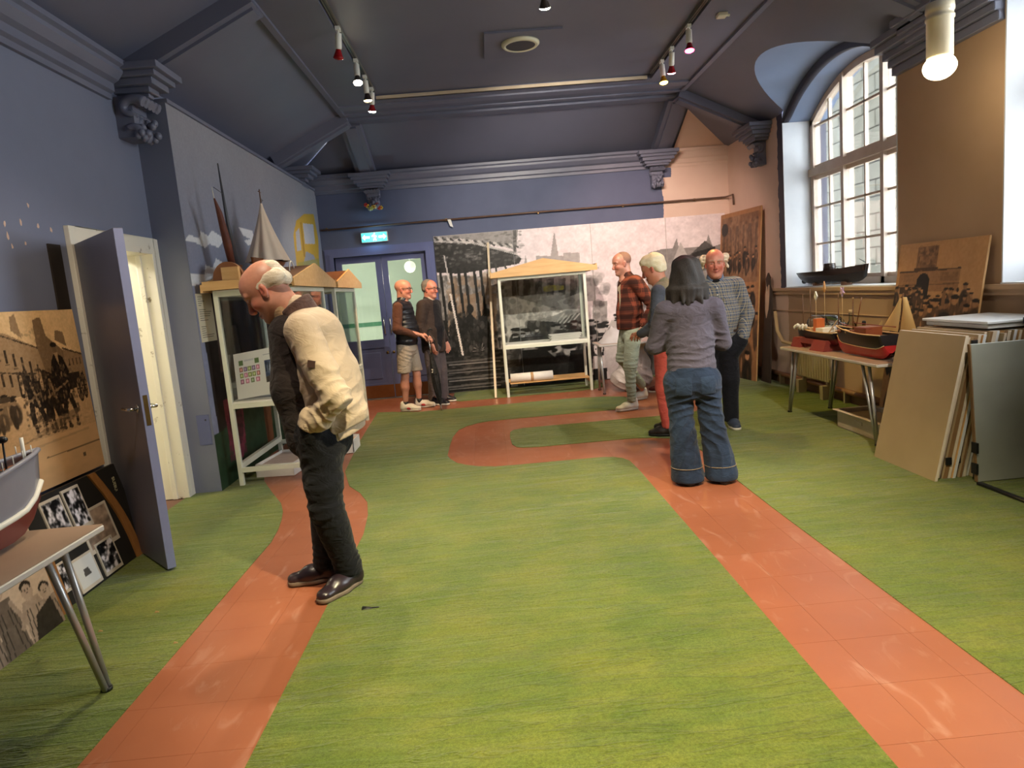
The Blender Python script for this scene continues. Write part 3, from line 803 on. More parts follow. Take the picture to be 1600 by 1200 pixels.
lamp('POINT', 'corridor_light', (-1.27, CY + 1.2, 1.9), 6, (1, .95, .82), .12)
# ------------------------------------------------------------------ the painted and printed pictures
M_print = vcol('photo_print', .45, .35)
M_mural = vcol('wall_mural_paint', .6, .3, .15)
G = lambda v, w=1.0: (v * w, v * .96 * w, v * .95 * w)
def people_row(cv, rnd, x0, x1, base, hgt, n, dark, light, headc=None):
    for i in range(n):
        x = x0 + (x1 - x0) * (i + rnd.random() * .8) / n; h = hgt * (.75 + .4 * rnd.random()); w_ = h * .16 / cv.asp * 1.0
        c = dark if rnd.random() < .7 else light; k = .7 + .6 * rnd.random(); c = tuple(min(1, v * k) for v in c)
        cv.poly([(x - w_ * 1.3, base), (x + w_ * 1.3, base), (x + w_ * 1.1, base + h * .74), (x + w_ * .4, base + h * .82), (x - w_ * .4, base + h * .82), (x - w_ * 1.1, base + h * .74)], c)
        cv.ell(x, base + h * .89, w_ * .55, h * .085, headc or tuple(min(1, v * 2.6 + .1) for v in dark))
        cv.ell(x, base + h * .965, w_ * .7, h * .045, tuple(v * .6 for v in dark))

# big grey fairground photograph on the back wall (coordinates: u along the wall, v up)
def pm(x, y): return (0.002216 * x - 0.000148 * y - 1.454605, -0.000344 * x - 0.004063 * y + 2.740939)
def fairground():
    cv = Canvas(470, 255, (.90, .85, .86), 4.49 / 2.42); rnd = random.Random(4)
    n = cv.noise(6, 4, 1); cv.a *= (.94 + .10 * n)[..., None]
    P = lambda *q: [pm(*p) for p in q]
    # distant town and spire
    for (x0, x1, y0, y1, g) in ((838, 880, 400, 430, .62), (880, 905, 395, 425, .66), (905, 930, 430, 470, .66), (925, 948, 470, 520, .6)):
        cv.poly(P((x0, y1), (x0, y0), (x1, y0), (x1, y1)), G(g))
    cv.poly(P((860, 402), (866, 362), (873, 402)), G(.62)); cv.poly(P((818, 425), (822, 398), (827, 425)), G(.6))
    # right hand houses: gables, roofs, windows
    cv.poly(P((1010, 600), (1012, 395), (1030, 390), (1050, 388), (1056, 372), (1060, 388), (1100, 385), (1105, 366), (1112, 385), (1180, 365), (1180, 600)), G(.55))
    cv.poly(P((1050, 410), (1062, 378), (1074, 400), (1074, 430), (1050, 440)), G(.72)); cv.poly(P((1075, 400), (1100, 376), (1112, 384), (1112, 400)), G(.33))
    cv.poly(P((1080, 395), (1116, 385), (1116, 392), (1080, 403)), G(.2)); cv.poly(P((1080, 405), (1120, 400), (1120, 420), (1082, 425)), G(.38))
    for i in range(6): cv.poly(P((1022 + i * 15, 470), (1022 + i * 15, 440), (1030 + i * 15, 438), (1030 + i * 15, 468)), G(.25))
    for i in range(5): cv.poly(P((1018 + i * 17, 520), (1018 + i * 17, 486), (1028 + i * 17, 484), (1028 + i * 17, 518)), G(.22))
    # shop fronts behind the case with signs
    cv.poly(P((770, 600), (785, 440), (812, 432), (840, 428), (905, 424), (912, 600)), G(.62))
    for i in range(6): cv.poly(P((800 + i * 18, 462), (800 + i * 18, 436), (811 + i * 18, 434), (811 + i * 18, 460)), G(.33))
    cv.poly(P((848, 448), (858, 445), (880, 446), (880, 452), (850, 456)), (.78, .74, .30), .8)
    # tent roofs
    cv.poly(P((788, 470), (800, 462), (880, 486), (868, 492), (836, 500), (822, 500), (812, 540), (792, 540)), G(.86))
    cv.poly(P((820, 498), (885, 484), (860, 494)), G(.93)); cv.poly(P((862, 505), (905, 487), (912, 540), (868, 540)), G(.35))
    cv.poly(P((870, 470), (910, 455), (912, 485), (880, 486)), G(.75))
    for i in range(5): cv.line(*pm(868 + i * 6, 505), *pm(880 + i * 6, 490), .004, G(.75))
    cv.poly(P((820, 535), (824, 500), (870, 503), (868, 545)), G(.2))
    # ground
    cv.poly(P((760, 640), (780, 545), (1180, 530), (1180, 640)), G(.42)); cv.texture(None, .05, 60, 40, 6)
    cv.speckle(rnd, .22, .58, .30, .72, 260, .010, .020, G, .25, .85, .35); cv.speckle(rnd, .62, 1.0, .25, .62, 320, .010, .022, G, .2, .8, .4)
    cv.crowd(rnd, .24, .60, .24, .30, 34, .16, G); cv.crowd(rnd, .24, .60, .10, .20, 26, .26, G); cv.crowd(rnd, .24, .46, .02, .08, 10, .34, G, .07)
    cv.poly(P((806, 610), (815, 548), (850, 545), (868, 560), (866, 610)), G(.08)); cv.poly(P((884, 600), (890, 548), (918, 545), (922, 600)), G(.1))
    cv.crowd(rnd, .60, .98, .26, .34, 26, .18, G); cv.crowd(rnd, .60, .98, .10, .20, 18, .34, G)
    # woman in white and child's face
    cv.poly(P((940, 600), (945, 520), (955, 500), (975, 505), (985, 600)), G(.75)); cv.ell(*pm(934, 545), .016, .042, G(.85)); cv.ell(*pm(934, 532), .015, .015, G(.15)); cv.ell(*pm(930, 546), .003, .006, G(.2)); cv.ell(*pm(938, 545), .003, .006, G(.2))
    cv.poly(P((922, 620), (926, 558), (944, 556), (950, 620)), G(.8)); cv.poly(P((924, 622), (926, 578), (948, 576), (950, 622)), G(.1))
    # the roundabout
    cv.poly(P((678, 640), (678, 430), (770, 432), (790, 470), (786, 640)), G(.55)); cv.texture(None, .10, 40, 30, 9); cv.speckle(rnd, .0, .22, .30, .74, 420, .007, .018, G, .2, .9, .45); cv.speckle(rnd, .03, .2, .45, .72, 60, .012, .03, lambda v: (v, v * .8, v * .62), .4, .7, .4)
    for i in range(5): cv.poly(P((700 + i * 16, 520), (702 + i * 16, 460), (712 + i * 16, 458), (712 + i * 16, 520)), (.62, .5, .40), .6)
    cv.poly(P((670, 425), (670, 376), (720, 378), (770, 386), (806, 396), (816, 404), (812, 412), (780, 418), (720, 428)), G(.12))
    cv.poly(P((670, 380), (670, 370), (740, 362), (812, 352), (808, 392), (770, 380), (720, 374)), G(.58)); 
    for i in range(22): cv.line(*pm(678 + i * 6, 372 + i * .5), *pm(684 + i * 6, 378 + i * .4), .007, G(.25 if i % 2 else .78))
    cv.line(*pm(676, 378), *pm(740, 380), .006, G(.8)); cv.line(*pm(740, 380), *pm(808, 397), .006, G(.75)); cv.line(*pm(806, 355), *pm(806, 392), .01, G(.3))
    for x in (690, 706, 718, 728, 742, 752): cv.line(*pm(x, 420), *pm(x + 8, 500), .009, G(.08))
    for x in (765, 775, 790): cv.line(*pm(x, 412), *pm(x + 2, 425), .006, G(.2))
    cv.poly(P((700, 540), (704, 500), (716, 492), (724, 500), (735, 488), (745, 500), (755, 490), (765, 505), (768, 560), (700, 560)), G(.06))
    cv.poly(P((676, 560), (690, 500), (700, 500), (702, 560)), G(.07)); cv.ell(*pm(706, 478), .012, .035, G(.06)); cv.ell(*pm(735, 482), .012, .03, G(.06))
    for k in range(26):
        a = k * .2417; cv.line(*pm(750, 548), pm(750, 548)[0] + .026 * math.cos(a), pm(750, 548)[1] + .05 * math.sin(a), .003, G(.5 if k % 2 else .1))
    cv.poly(P((670, 650), (676, 556), (790, 545), (800, 640)), G(.10))
    cv.speckle(rnd, .0, .24, .02, .24, 260, .014, .006, G, .05, .42, .5); cv.speckle(rnd, .02, .2, .24, .5, 160, .006, .02, G, .02, .35, .6)
    for i in range(5):
        y = 562 + i * 13; cv.line(*pm(690, y + 6), *pm(790, y - 4), .006, G(.36)); cv.line(*pm(700, y + 9), *pm(780, y + 2), .003, G(.5))
    for i in range(24): cv.line(*pm(705 + i * .7, 460 + i * 4), *pm(706 + i * .7, 462 + i * 4), .006, G(.9))
    cv.line(*pm(697, 400), *pm(704, 440), .004, G(.8))
    cv.speckle(rnd, .0, .3, .80, .99, 220, .008, .008, G, .1, .75, .35); cv.texture(None, .10, 150, 80, 12)
    return cv

FX0, FX1, FZ = -0.72, 3.77, 2.42
mural = thing('photo_mural', 'wall sized grey photograph of a fairground roundabout on tall panels', 'photo mural', (1.5, YB - .02, 0))
cv = fairground(); seams = [-.72, .48, 1.68, 2.84, 3.77]
M_board = mat('white_board_edge', '#cfc6ba', '#d8d0c5', 5, .6)
for a, b_ in zip(seams[:-1], seams[1:]):
    pb = MB().box((a + .002, YB - .022, .01), (b_ - .002, YB - .004, FZ)).build('panel', M_board, mural)
    print_mesh('print', cv.crop((a - FX0) / (FX1 - FX0), (b_ - FX0) / (FX1 - FX0)), (a + .003, YB - .0235, .012), (b_ - .003, YB - .0235, .012), (a + .003, YB - .0235, FZ - .002), pb, M_print)

# sepia horses photograph leaning on the left wall
def horses():
    cv = Canvas(200, 210, (.92, .75, .54), 1.0); rnd = random.Random(3)
    cv.a *= (.90 + .16 * cv.noise(4, 3, 2))[..., None]
    S = lambda v: (v * .9 + .07, v * .72 + .05, v * .52 + .035)
    cv.poly([(0, 0), (1, 0), (1, .40), (0, .36)], S(.86)); cv.texture(None, .06, 30, 20, 3)
    cv.poly([(.0, .92), (.30, .84), (.62, .69), (.62, .40), (0, .36)], S(.66)); cv.line(0, .93, .62, .69, .006, S(.25)); cv.line(0, .60, .64, .50, .006, S(.3))
    cv.poly([(.35, .86), (.36, .96), (.41, .98), (.43, .80)], S(.6)); cv.poly([(.55, .74), (.56, .93), (.64, .95), (.66, .80), (.86, .62), (.86, .42), (.6, .42)], S(.52))
    cv.poly([(.74, .76), (.76, .84), (.84, .82), (.85, .70)], S(.55)); cv.poly([(.80, .68), (1, .62), (1, .38), (.80, .38)], S(.62)); cv.line(.80, .69, 1, .62, .007, S(.3))
    for i in range(7):
        x = .12 + i * .065; cv.rect(x, .80 - i * .035 - .10, x + .018, .80 - i * .035, S(.2)); cv.rect(x - .01, .80 - i * .035 - .115, x + .03, .80 - i * .035 - .105, S(.35))
        cv.rect(x, .57 - i * .012 - .09, x + .018, .57 - i * .012, S(.22))
    for i in range(4): cv.rect(.84 + i * .04, .54, .85 + i * .04, .60, S(.3)); cv.rect(.84 + i * .04, .42, .85 + i * .04, .48, S(.3))
    # cart with wheels and driver
    cv.poly([(.70, .48), (.92, .48), (.92, .36), (.72, .34)], S(.16))
    for (x, y, rx) in ((.90, .34, .035), (.955, .36, .03)):
        cv.ell(x, y, rx, .11, S(.12)); cv.ell(x, y, rx * .8, .09, S(.62))
        for k in range(8): a = k * .785; cv.line(x, y, x + rx * .9 * math.cos(a), y + .1 * math.sin(a), .006, S(.2))
    cv.poly([(.62, .44), (.66, .60), (.71, .67), (.78, .62), (.82, .50), (.80, .42)], S(.10)); cv.ell(.715, .69, .022, .04, S(.45)); cv.ell(.712, .725, .035, .018, S(.12)); cv.poly([(.70, .66), (.74, .66), (.73, .56)], S(.7))
    for (hx_, sc) in ((.40, 1.0), (.58, .92)):       # two dark horses
        cv.ell(hx_ + .10 * sc, .36, .13 * sc, .11, S(.10)); cv.poly([(hx_ - .06, .50), (hx_ - .02, .55), (hx_ + .08, .48), (hx_ + .12, .34), (hx_, .28)], S(.11))
        cv.poly([(hx_ - .085, .37), (hx_ - .075, .52), (hx_ - .05, .56), (hx_ - .02, .53), (hx_ - .03, .44), (hx_ - .055, .36)], S(.16)); cv.line(hx_ - .06, .40, hx_ - .055, .52, .012, S(.8))
        for lx, dx in ((-.01, -.01), (.05, .04), (.14, -.02), (.20, .03)):
            cv.line(hx_ + lx, .30, hx_ + lx + dx, .17, .022, S(.12)); cv.line(hx_ + lx + dx, .17, hx_ + lx + dx * .4 + .01, .07, .014, S(.16)); cv.line(hx_ + lx + dx * .4, .065, hx_ + lx + dx * .4 + .02, .06, .014, S(.3))
        cv.line(hx_ - .02, .33, hx_ + .2, .42, .009, S(.55)); cv.line(hx_ + .02, .46, hx_ + .06, .28, .010, S(.6))
    cv.poly([(.24, .03), (.66, .17), (.86, .20), (.80, .12), (.5, .06)], S(.5), .6)
    cv.speckle(rnd, .0, .62, .40, .86, 260, .012, .010, S, .5, .75, .35); cv.speckle(rnd, .32, .86, .12, .56, 420, .010, .014, S, .0, .42, .45); cv.speckle(rnd, .40, .80, .30, .58, 70, .006, .016, S, .5, .9, .6); cv.speckle(rnd, .0, 1, .0, .16, 160, .03, .006, S, .7, .95, .4)
    cv.crowd(rnd, .0, .26, .22, .30, 8, .22, S, .2); cv.rect(.0, .36, .22, .40, S(.3)); cv.line(.0, .335, .25, .345, .01, S(.6))
    cv.texture(None, .10, 80, 70, 5)
    top = int(cv.h * .72); src = np.clip((np.arange(top) * (cv.h - 6) / top).astype(int), 0, cv.h - 1)      # wide empty road below the horses
    road = np.ones((cv.h - top, cv.w, 3)) * np.array(S(.92)) * (.93 + .10 * cv.noise(6, 20, 33)[top:])[..., None]
    cv.a = np.concatenate([cv.a[src], road]); cv.line(.42, .17, 1, .165, .004, S(.5)); cv.line(.2, .24, .9, .26, .006, S(.7), .5); cv.rect(.78, .10, .81, .125, S(.4))
    return cv
lean = lambda y, z: (XL + .02 + .04 * (1.62 - z), y, z)
sp = thing('photo_board', 'sepia photograph of a two horse cart leaning beside the open door', 'photo board', (XL + .06, 3.8, .6))
y0, y1, z0, z1 = 3.50, 4.41, .60, 1.62
bb = MB().hexa([lean(y0, z0), lean(y1, z0), tuple(Vector(lean(y1, z0)) + Vector((.018, 0, 0))), tuple(Vector(lean(y0, z0)) + Vector((.018, 0, 0))),
           lean(y0, z1), lean(y1, z1), tuple(Vector(lean(y1, z1)) + Vector((.018, 0, 0))), tuple(Vector(lean(y0, z1)) + Vector((.018, 0, 0)))]).build('board', mat('chipboard', '#8a5f36', '#9c7044', 14, .7), sp)
off = Vector((.0195, 0, 0))
pr = print_mesh('print', horses(), Vector(lean(y0, z0)) + off, Vector(lean(y1, z0)) + off, Vector(lean(y0, z1)) + off, sp, M_print)

# black notice board below it, with small photographs and a wooden edge
bl = thing('notice_board', 'black display board with pasted photographs below the sepia horses', 'notice board', (-2.46, 3.85, 0))
l2 = lambda y, z, o=0: Vector((-2.40 - .14 * (z / .6) + o, y, z))
def lb(y0, y1, z0, z1, o0, o1): return [l2(y0, z0, o0), l2(y1, z0, o0), l2(y1, z0, o1), l2(y0, z0, o1), l2(y0, z1, o0), l2(y1, z1, o0), l2(y1, z1, o1), l2(y0, z1, o1)]
MB().hexa(lb(3.40, 4.40, 0.002, .598, -.02, 0)).build('board', mat('black_board', '#1b1815', '#24201c', 5, .6), bl)
M_ply = mat('wood_strip', '#8f5f30', '#a8733e', 6, .55, stretch=(6, 6, 1))
q = []
for i in range(9):
    t = i / 8; y = 4.13 + .14 * t + .05 * math.sin(t * 3.14) ; z = .60 - .60 * t
    q.append((y, z))
m_ = MB()
for (a, za), (b_, zb_) in zip(q[:-1], q[1:]):
    m_.hexa([l2(a - .03, za, 0), l2(a + .04, za, 0), l2(a + .04, za, .012), l2(a - .03, za, .012), l2(b_ - .03, zb_, 0), l2(b_ + .04, zb_, 0), l2(b_ + .04, zb_, .012), l2(b_ - .03, zb_, .012)])
m_.build('wooden_edge', M_ply, bl)
def small_photo(kind, seed):
    cv = Canvas(40, 46, (.83, .78, .72)); n = cv.noise(5, 6, seed); g = np.clip((n - .35) * 3.2, .05, .95)[..., None]
    inn = ((cv.X > .08) & (cv.X < .92) & (cv.Y > .10) & (cv.Y < .94)).astype(float)
    col = np.concatenate([g, g * .97, g * 1.0], -1)
    if kind == 'pale': col = np.clip(.62 + (n[..., None] - .5) * .5, 0, 1) * np.array((1, .86, .76))
    if kind == 'boat': col = np.ones_like(col) * .88; 
    cv.a = cv.a * (1 - inn[..., None]) + col * inn[..., None]
    if kind == 'boat': cv.poly([(.35, .40), (.65, .40), (.60, .60), (.38, .62)], G(.35)); cv.line(.5, .6, .5, .75, .01, G(.4))
    return cv
for i, (y0, y1, z0, z1, kd) in enumerate([(3.62, 3.80, .32, .57, 'bw'), (3.82, 3.98, .33, .58, 'bw'), (3.86, 4.16, .17, .42, 'pale'), (3.66, 3.86, .02, .21, 'boat'), (3.90, 4.08, .02, .22, 'bw'), (3.50, 3.62, .08, .24, 'bw')]):
    o_ = .004 + (.004 if kd != 'pale' else 0)
    MB().hexa(lb(y0, y1, z0, z1, .0005, o_)).build('mounted_photo', M_board, bl)
    pm_ = print_mesh('photo_print', small_photo(kd, 20 + i), l2(y0, z0, o_ + .001), l2(y1, z0, o_ + .001), l2(y0, z1, o_ + .001), bl, M_print)
text_mesh('lettering', 'SIUEBULADSC', .030, mat('cream_print', '#c9bf9a', '#d2c8a4', 4, .6), bl, l2(4.315, .44, .002), (-.0, .18, -.98), (.2, .98, .18))

# photograph of children at the bottom left
ch = thing('photo_board', 'sepia photograph of children leaning below the brown topped table', 'photo board', (-2.42, 3.05, 0))
l3 = lambda y, z, o=0: Vector((-2.33 - .10 * (z / .5) + o, y, z))
def lc(y0, y1, z0, z1, o0, o1): return [l3(y0, z0, o0), l3(y1, z0, o0), l3(y1, z0, o1), l3(y0, z0, o1), l3(y0, z1, o0), l3(y1, z1, o0), l3(y1, z1, o1), l3(y0, z1, o1)]
MB().hexa(lc(2.55, 3.385, .002, .52, -.014, 0)).build('board', mat('chipboard', '#8a5f36'), ch)
def children():
    cv = Canvas(130, 90, (.83, .74, .66), 1.6); S = lambda v: (v, v * .88, v * .79)
    cv.a *= (.92 + .12 * cv.noise(4, 3, 8))[..., None]
    for x, h, c in ((.18, .8, .30), (.42, .75, .55), (.60, .82, .42), (.80, .62, .68), (.93, .5, .6)):
        cv.poly([(x - .10, 0), (x + .10, 0), (x + .07, h * .62), (x - .07, h * .62)], S(c)); cv.ell(x, h * .76, .045, .10, S(.72)); cv.ell(x, h * .83, .045, .05, S(.15)); cv.ell(x, h * .76, .034, .06, S(.72)); cv.ell(x - .012, h * .77, .005, .008, S(.2)); cv.ell(x + .012, h * .77, .005, .008, S(.2)); cv.line(x - .008, h * .72, x + .008, h * .72, .005, S(.35)); cv.line(x - .06, h * .55, x - .12, h * .3, .025, S(.66)); cv.line(x + .06, h * .55, x + .12, h * .25, .025, S(.66))
        for k in range(5): cv.line(x - .08 + k * .04, .02, x - .05 + k * .025, h * .5, .006, S(.2))
    cv.poly([(.74, 0), (.98, 0), (.95, .3), (.8, .22)], S(.2)); cv.texture(None, .1, 40, 30, 2)
    return cv
print_mesh('print', children(), l3(2.55, .003, .001), l3(3.385, .003, .001), l3(2.55, .52, .001), ch, M_print)
MB().hexa(lc(3.40, 3.52, .002, .30, -.05, -.04)).build('board_offcut', M_ply, ch)

# mural painted straight on the partition (harbour sky, clouds, carriage, dark figures below)
def side_mural():
    cv = Canvas(420, 290, (.56, .58, .66), 4.74 / 3.22)
    U = lambda y, z: ((y - 5.71) / 4.74, z / 3.22)
    t = np.clip((cv.Y - .45) / .5, 0, 1)[..., None]
    cv.a = np.array((.53, .55, .66)) * (1 - t) + np.array((.58, .58, .62)) * t
    cv.a *= (.97 + .06 * cv.noise(5, 3, 3))[..., None]
    Q = lambda *p: [U(*v) for v in p]
    wh = (.90, .90, .92)
    cv.poly(Q((5.7, 2.13), (5.8, 2.19), (6.0, 2.17), (6.05, 2.24), (6.2, 2.21), (6.3, 2.27), (6.55, 2.22), (6.5, 2.17), (6.4, 2.12), (6.2, 2.14), (6.1, 2.10), (5.9, 2.13)), wh)
    cv.poly(Q((7.0, 2.36), (7.4, 2.36), (7.45, 2.22), (7.2, 2.20), (7.1, 2.24), (7.3, 2.27), (7.1, 2.29)), wh)
    cv.poly(Q((5.71, 1.76), (5.71, 1.86), (6.0, 1.87), (6.05, 1.95), (6.2, 1.93), (6.3, 2.02), (6.5, 1.98), (6.7, 1.8), (6.3, 1.74), (6.0, 1.8)), wh)
    # yellow carriage
    ye = (.74, .60, .22)
    cv.poly(Q((8.95, 2.05), (8.97, 2.45), (9.2, 2.66), (9.65, 2.80), (10.2, 2.86), (10.3, 2.5), (10.15, 2.10), (9.9, 2.25), (9.5, 2.28), (9.2, 2.0), (9.1, 1.9)), ye)
    cv.poly(Q((9.05, 2.25), (9.1, 2.5), (9.3, 2.58), (9.28, 2.28)), (.66, .66, .72)); cv.poly(Q((9.5, 2.38), (9.52, 2.66), (10.1, 2.70), (10.08, 2.42)), (.70, .70, .76))
    cv.poly(Q((9.35, 2.2), (9.38, 2.65), (9.46, 2.68), (9.44, 2.2)), (.62, .48, .12)); cv.poly(Q((9.0, 2.1), (10.2, 2.22), (10.15, 1.6), (9.3, 1.5)), (.58, .56, .30), .8)
    cv.poly(Q((9.4, 1.5), (9.6, 2.1), (10.0, 2.1), (10.2, 1.5)), (.45, .45, .46))
    # dark lower part with figures, pink skirt and green ground
    cv.poly(Q((5.83, 0), (5.80, 1.50), (6.1, 1.75), (6.6, 1.72), (7.4, 1.66), (8.6, 1.6), (10.45, 1.3), (10.45, 0)), (.16, .13, .12))
    cv.poly(Q((5.71, 0), (5.71, .5), (5.9, .5), (6.6, .62), (7.6, .5), (10.45, .4), (10.45, 0)), (.14, .24, .15))
    cv.poly(Q((6.05, 1.0), (6.1, 1.66), (6.4, 1.70), (6.9, 1.68), (6.9, 1.0)), (.35, .27, .25)); cv.poly(Q((6.35, .9), (6.38, 1.4), (6.5, 1.48), (6.62, 1.4), (6.64, .9)), (.12, .11, .12))
    cv.poly(Q((6.40, .9), (6.46, 1.40), (6.56, 1.40), (6.62, .9)), (.62, .60, .63)); cv.poly(Q((7.0, .8), (7.05, 1.65), (7.5, 1.65), (7.5, .8)), (.30, .22, .20))
    cv.poly(Q((6.0, .75), (6.02, .35), (6.12, .18), (6.3, .17), (6.42, .35), (6.45, .75)), (.52, .22, .30)); cv.ell(*U(6.24, .52), .035, .07, (.08, .06, .06))
    for k in range(12): cv.line(*U(6.0 + k * .035, .2), *U(6.05 + k * .035, .6), .003, (.40, .15, .22))
    cv.poly(Q((7.0, .1), (7.0, .7), (7.25, .72), (7.2, .1)), (.42, .26, .16))
    m = (cv.Y < .5).astype(float); cv.texture(m, .12, 50, 40, 5); cv.texture(None, .02, 60, 40, 6)
    return cv
print_mesh('painted_mural', side_mural(), (XM + .0015, 5.712, .002), (XM + .0015, YB - .002, .002), (XM + .0015, 5.712, 3.218), wp, M_mural)
# typed notice on the partition
nt_o = thing('paper_notice', 'typed cream notice fixed to the mural beside the first case', 'notice', (XM + .003, 5.9, 1.3))
MB().box((XM + .002, 5.74, 1.29), (XM + .005, 6.06, 1.70)).build('paper', mat('cream_paper', '#c8bfa8', '#d0c8b2', 5, .7), nt_o)
tl = MB(); rnd = random.Random(4)
for k in range(20):
    if k in (5, 12, 13): continue
    tl.box((XM + .005, 5.77, 1.67 - k * .018), (XM + .0056, 5.80 + .22 * rnd.random() + .01, 1.675 - k * .018))
tl.build('typed_lines', mat('ink', '#4a463e', '#5a564c', 4, .7), nt_o)

# arched gate photograph leaning on the pier
def gate():
    cv = Canvas(150, 210, (.74, .55, .36), .66); S = lambda v: (v, v * .72, v * .47); rnd = random.Random(6)
    cv.a *= (.90 + .14 * cv.noise(4, 5, 4))[..., None]
    cv.rect(.24, .865, .49, .975, S(.50)); cv.speckle(rnd, .26, .47, .87, .97, 90, .018, .012, S, .3, .7, .6); cv.rect(.22, .852, .51, .866, S(.3))
    cv.rect(.04, .745, .76, .852, S(.60)); cv.line(.04, .846, .76, .856, .004, S(.3)); cv.line(.04, .775, .76, .782, .003, S(.42)); cv.rect(.55, .795, .74, .84, S(.52)); cv.rect(.10, .795, .24, .835, S(.53)); cv.speckle(rnd, .05, .75, .75, .85, 120, .02, .006, S, .5, .68, .4)
    cv.ell(.35, .792, .078, .046, S(.08)); cv.rect(.272, .70, .428, .792, S(.08)); cv.ell(.35, .742, .018, .012, S(.8)); cv.rect(.338, .70, .362, .735, S(.8)); cv.rect(.07, .73, .20, .765, S(.25)); cv.rect(.05, .762, .22, .768, S(.18))
    cv.crowd(rnd, .0, 1, .62, .70, 30, .12, S, .16); cv.crowd(rnd, .0, 1, .50, .60, 26, .20, S, .14); cv.crowd(rnd, .0, 1, .30, .46, 22, .26, S, .12); cv.crowd(rnd, .0, 1, .05, .25, 18, .30, S, .12)
    cv.ell(.62, .745, .016, .011, S(.2)); cv.line(.62, .735, .62, .68, .012, S(.5)); cv.ell(.76, .75, .016, .011, S(.2)); cv.texture(None, .08, 50, 70, 5)
    return cv
ga = thing('photo_board', 'sepia photograph of a crowd before an arched gate leaning on the pier', 'photo board', (3.6, 5.5, 0))
l4 = lambda y, z, o=0: Vector((3.56 + .24 * (z / 1.62) + o, y, z))
ya, yb_ = 4.98, 6.06
MB().hexa([l4(yb_, .004, 0), l4(ya, .004, 0), l4(ya, .004, .016), l4(yb_, .004, .016), l4(yb_, 1.62, 0), l4(ya, 1.62, 0), l4(ya, 1.62, .016), l4(yb_, 1.62, .016)]).build('board', mat('tan_board', '#b98f5c', '#c49c6a', 6, .6), ga)
print_mesh('print', gate(), l4(yb_, .006, -.0015), l4(ya, .006, -.0015), l4(yb_, 1.618, -.0015), ga, M_print)

# tall panel across the far right corner
def corner():
    cv = Canvas(90, 180, (.60, .42, .27), .5); S = lambda v: (v, v * .72, v * .50); rnd = random.Random(9)
    cv.a *= (.92 + .14 * cv.noise(3, 5, 4))[..., None]
    cv.rect(.05, .58, .95, .97, S(.48)); cv.texture(((cv.Y > .58) & (cv.Y < .97)).astype(float), .25, 14, 20, 7)
    for k in range(9): x = .1 + k * .1; cv.line(x, .72, x + rnd.uniform(-.04, .04), .90, .012, S(.30), .6)
    cv.speckle(rnd, .06, .94, .6, .95, 150, .02, .015, S, .2, .6, .4); cv.crowd(rnd, .1, .92, .66, .72, 22, .10, S, .12); cv.ell(.12, .90, .09, .04, S(.12)); cv.rect(.05, .575, .95, .60, S(.5))
    cv.crowd(rnd, .0, 1, .36, .46, 14, .16, S, .14); cv.crowd(rnd, .0, 1, .20, .30, 10, .22, S, .14); cv.poly([(.55, .22), (.60, .40), (.78, .44), (.85, .30), (.75, .2)], S(.85)); cv.crowd(rnd, .0, 1, .02, .14, 8, .26, S, .12)
    cv.texture(None, .12, 30, 60, 3)
    return cv
co_ = thing('photo_board', 'tall sepia photo panel leaning in the corner behind the blue checked shirt', 'photo board', (3.6, 9.6, 0))
pa, pb_, pc = Vector((3.42, 10.05, .004)), Vector((3.58, 8.96, .004)), Vector((3.62, 10.17, 2.36)); pd = pb_ + pc - pa
nn = (pb_ - pa).cross(pc - pa).normalized(); bk = nn * -.018 if nn.x < 0 else nn * .018
MB().hexa([pa, pb_, pb_ + bk, pa + bk, pc, pd, pd + bk, pc + bk]).build('board', mat('tan_board', '#b98f5c'), co_)
fo = -bk.normalized() * .0015
print_mesh('print', corner(), pa + fo, pb_ + fo, pc + fo, co_, M_print)
# dark cut-out figure board beside it
cu_ = thing('cutout_figure', 'dark cut-out figure board with a pale hand leaning beside the window', 'cutout', (3.72, 8.8, 0))
c2 = lambda y, z, o=0: Vector((3.66 + .12 * (z / 1.5) + o, y, z))
sil = [(8.98, .004), (8.98, 1.05), (8.95, 1.28), (8.99, 1.38), (8.93, 1.46), (8.87, 1.40), (8.86, 1.30), (8.80, 1.22), (8.76, 1.0), (8.74, .5), (8.70, .004)]
MB().prism([c2(y, z) for y, z in sil], (.02, 0, 0)).build('cutout_board', mat('dark_brown_paint', '#2c2019', '#3b2a20', 4, .6), cu_)
hand_s = [(8.94, .95), (8.97, 1.2), (8.93, 1.28), (8.91, 1.18), (8.88, 1.30), (8.855, 1.30), (8.84, 1.15), (8.85, .98), (8.90, .86)]
MB().prism([c2(y, z, -.006) for y, z in hand_s], (.005, 0, 0)).build('pale_hand', mat('pale_paint', '#b99a82', '#c4a68e', 5, .6), cu_)
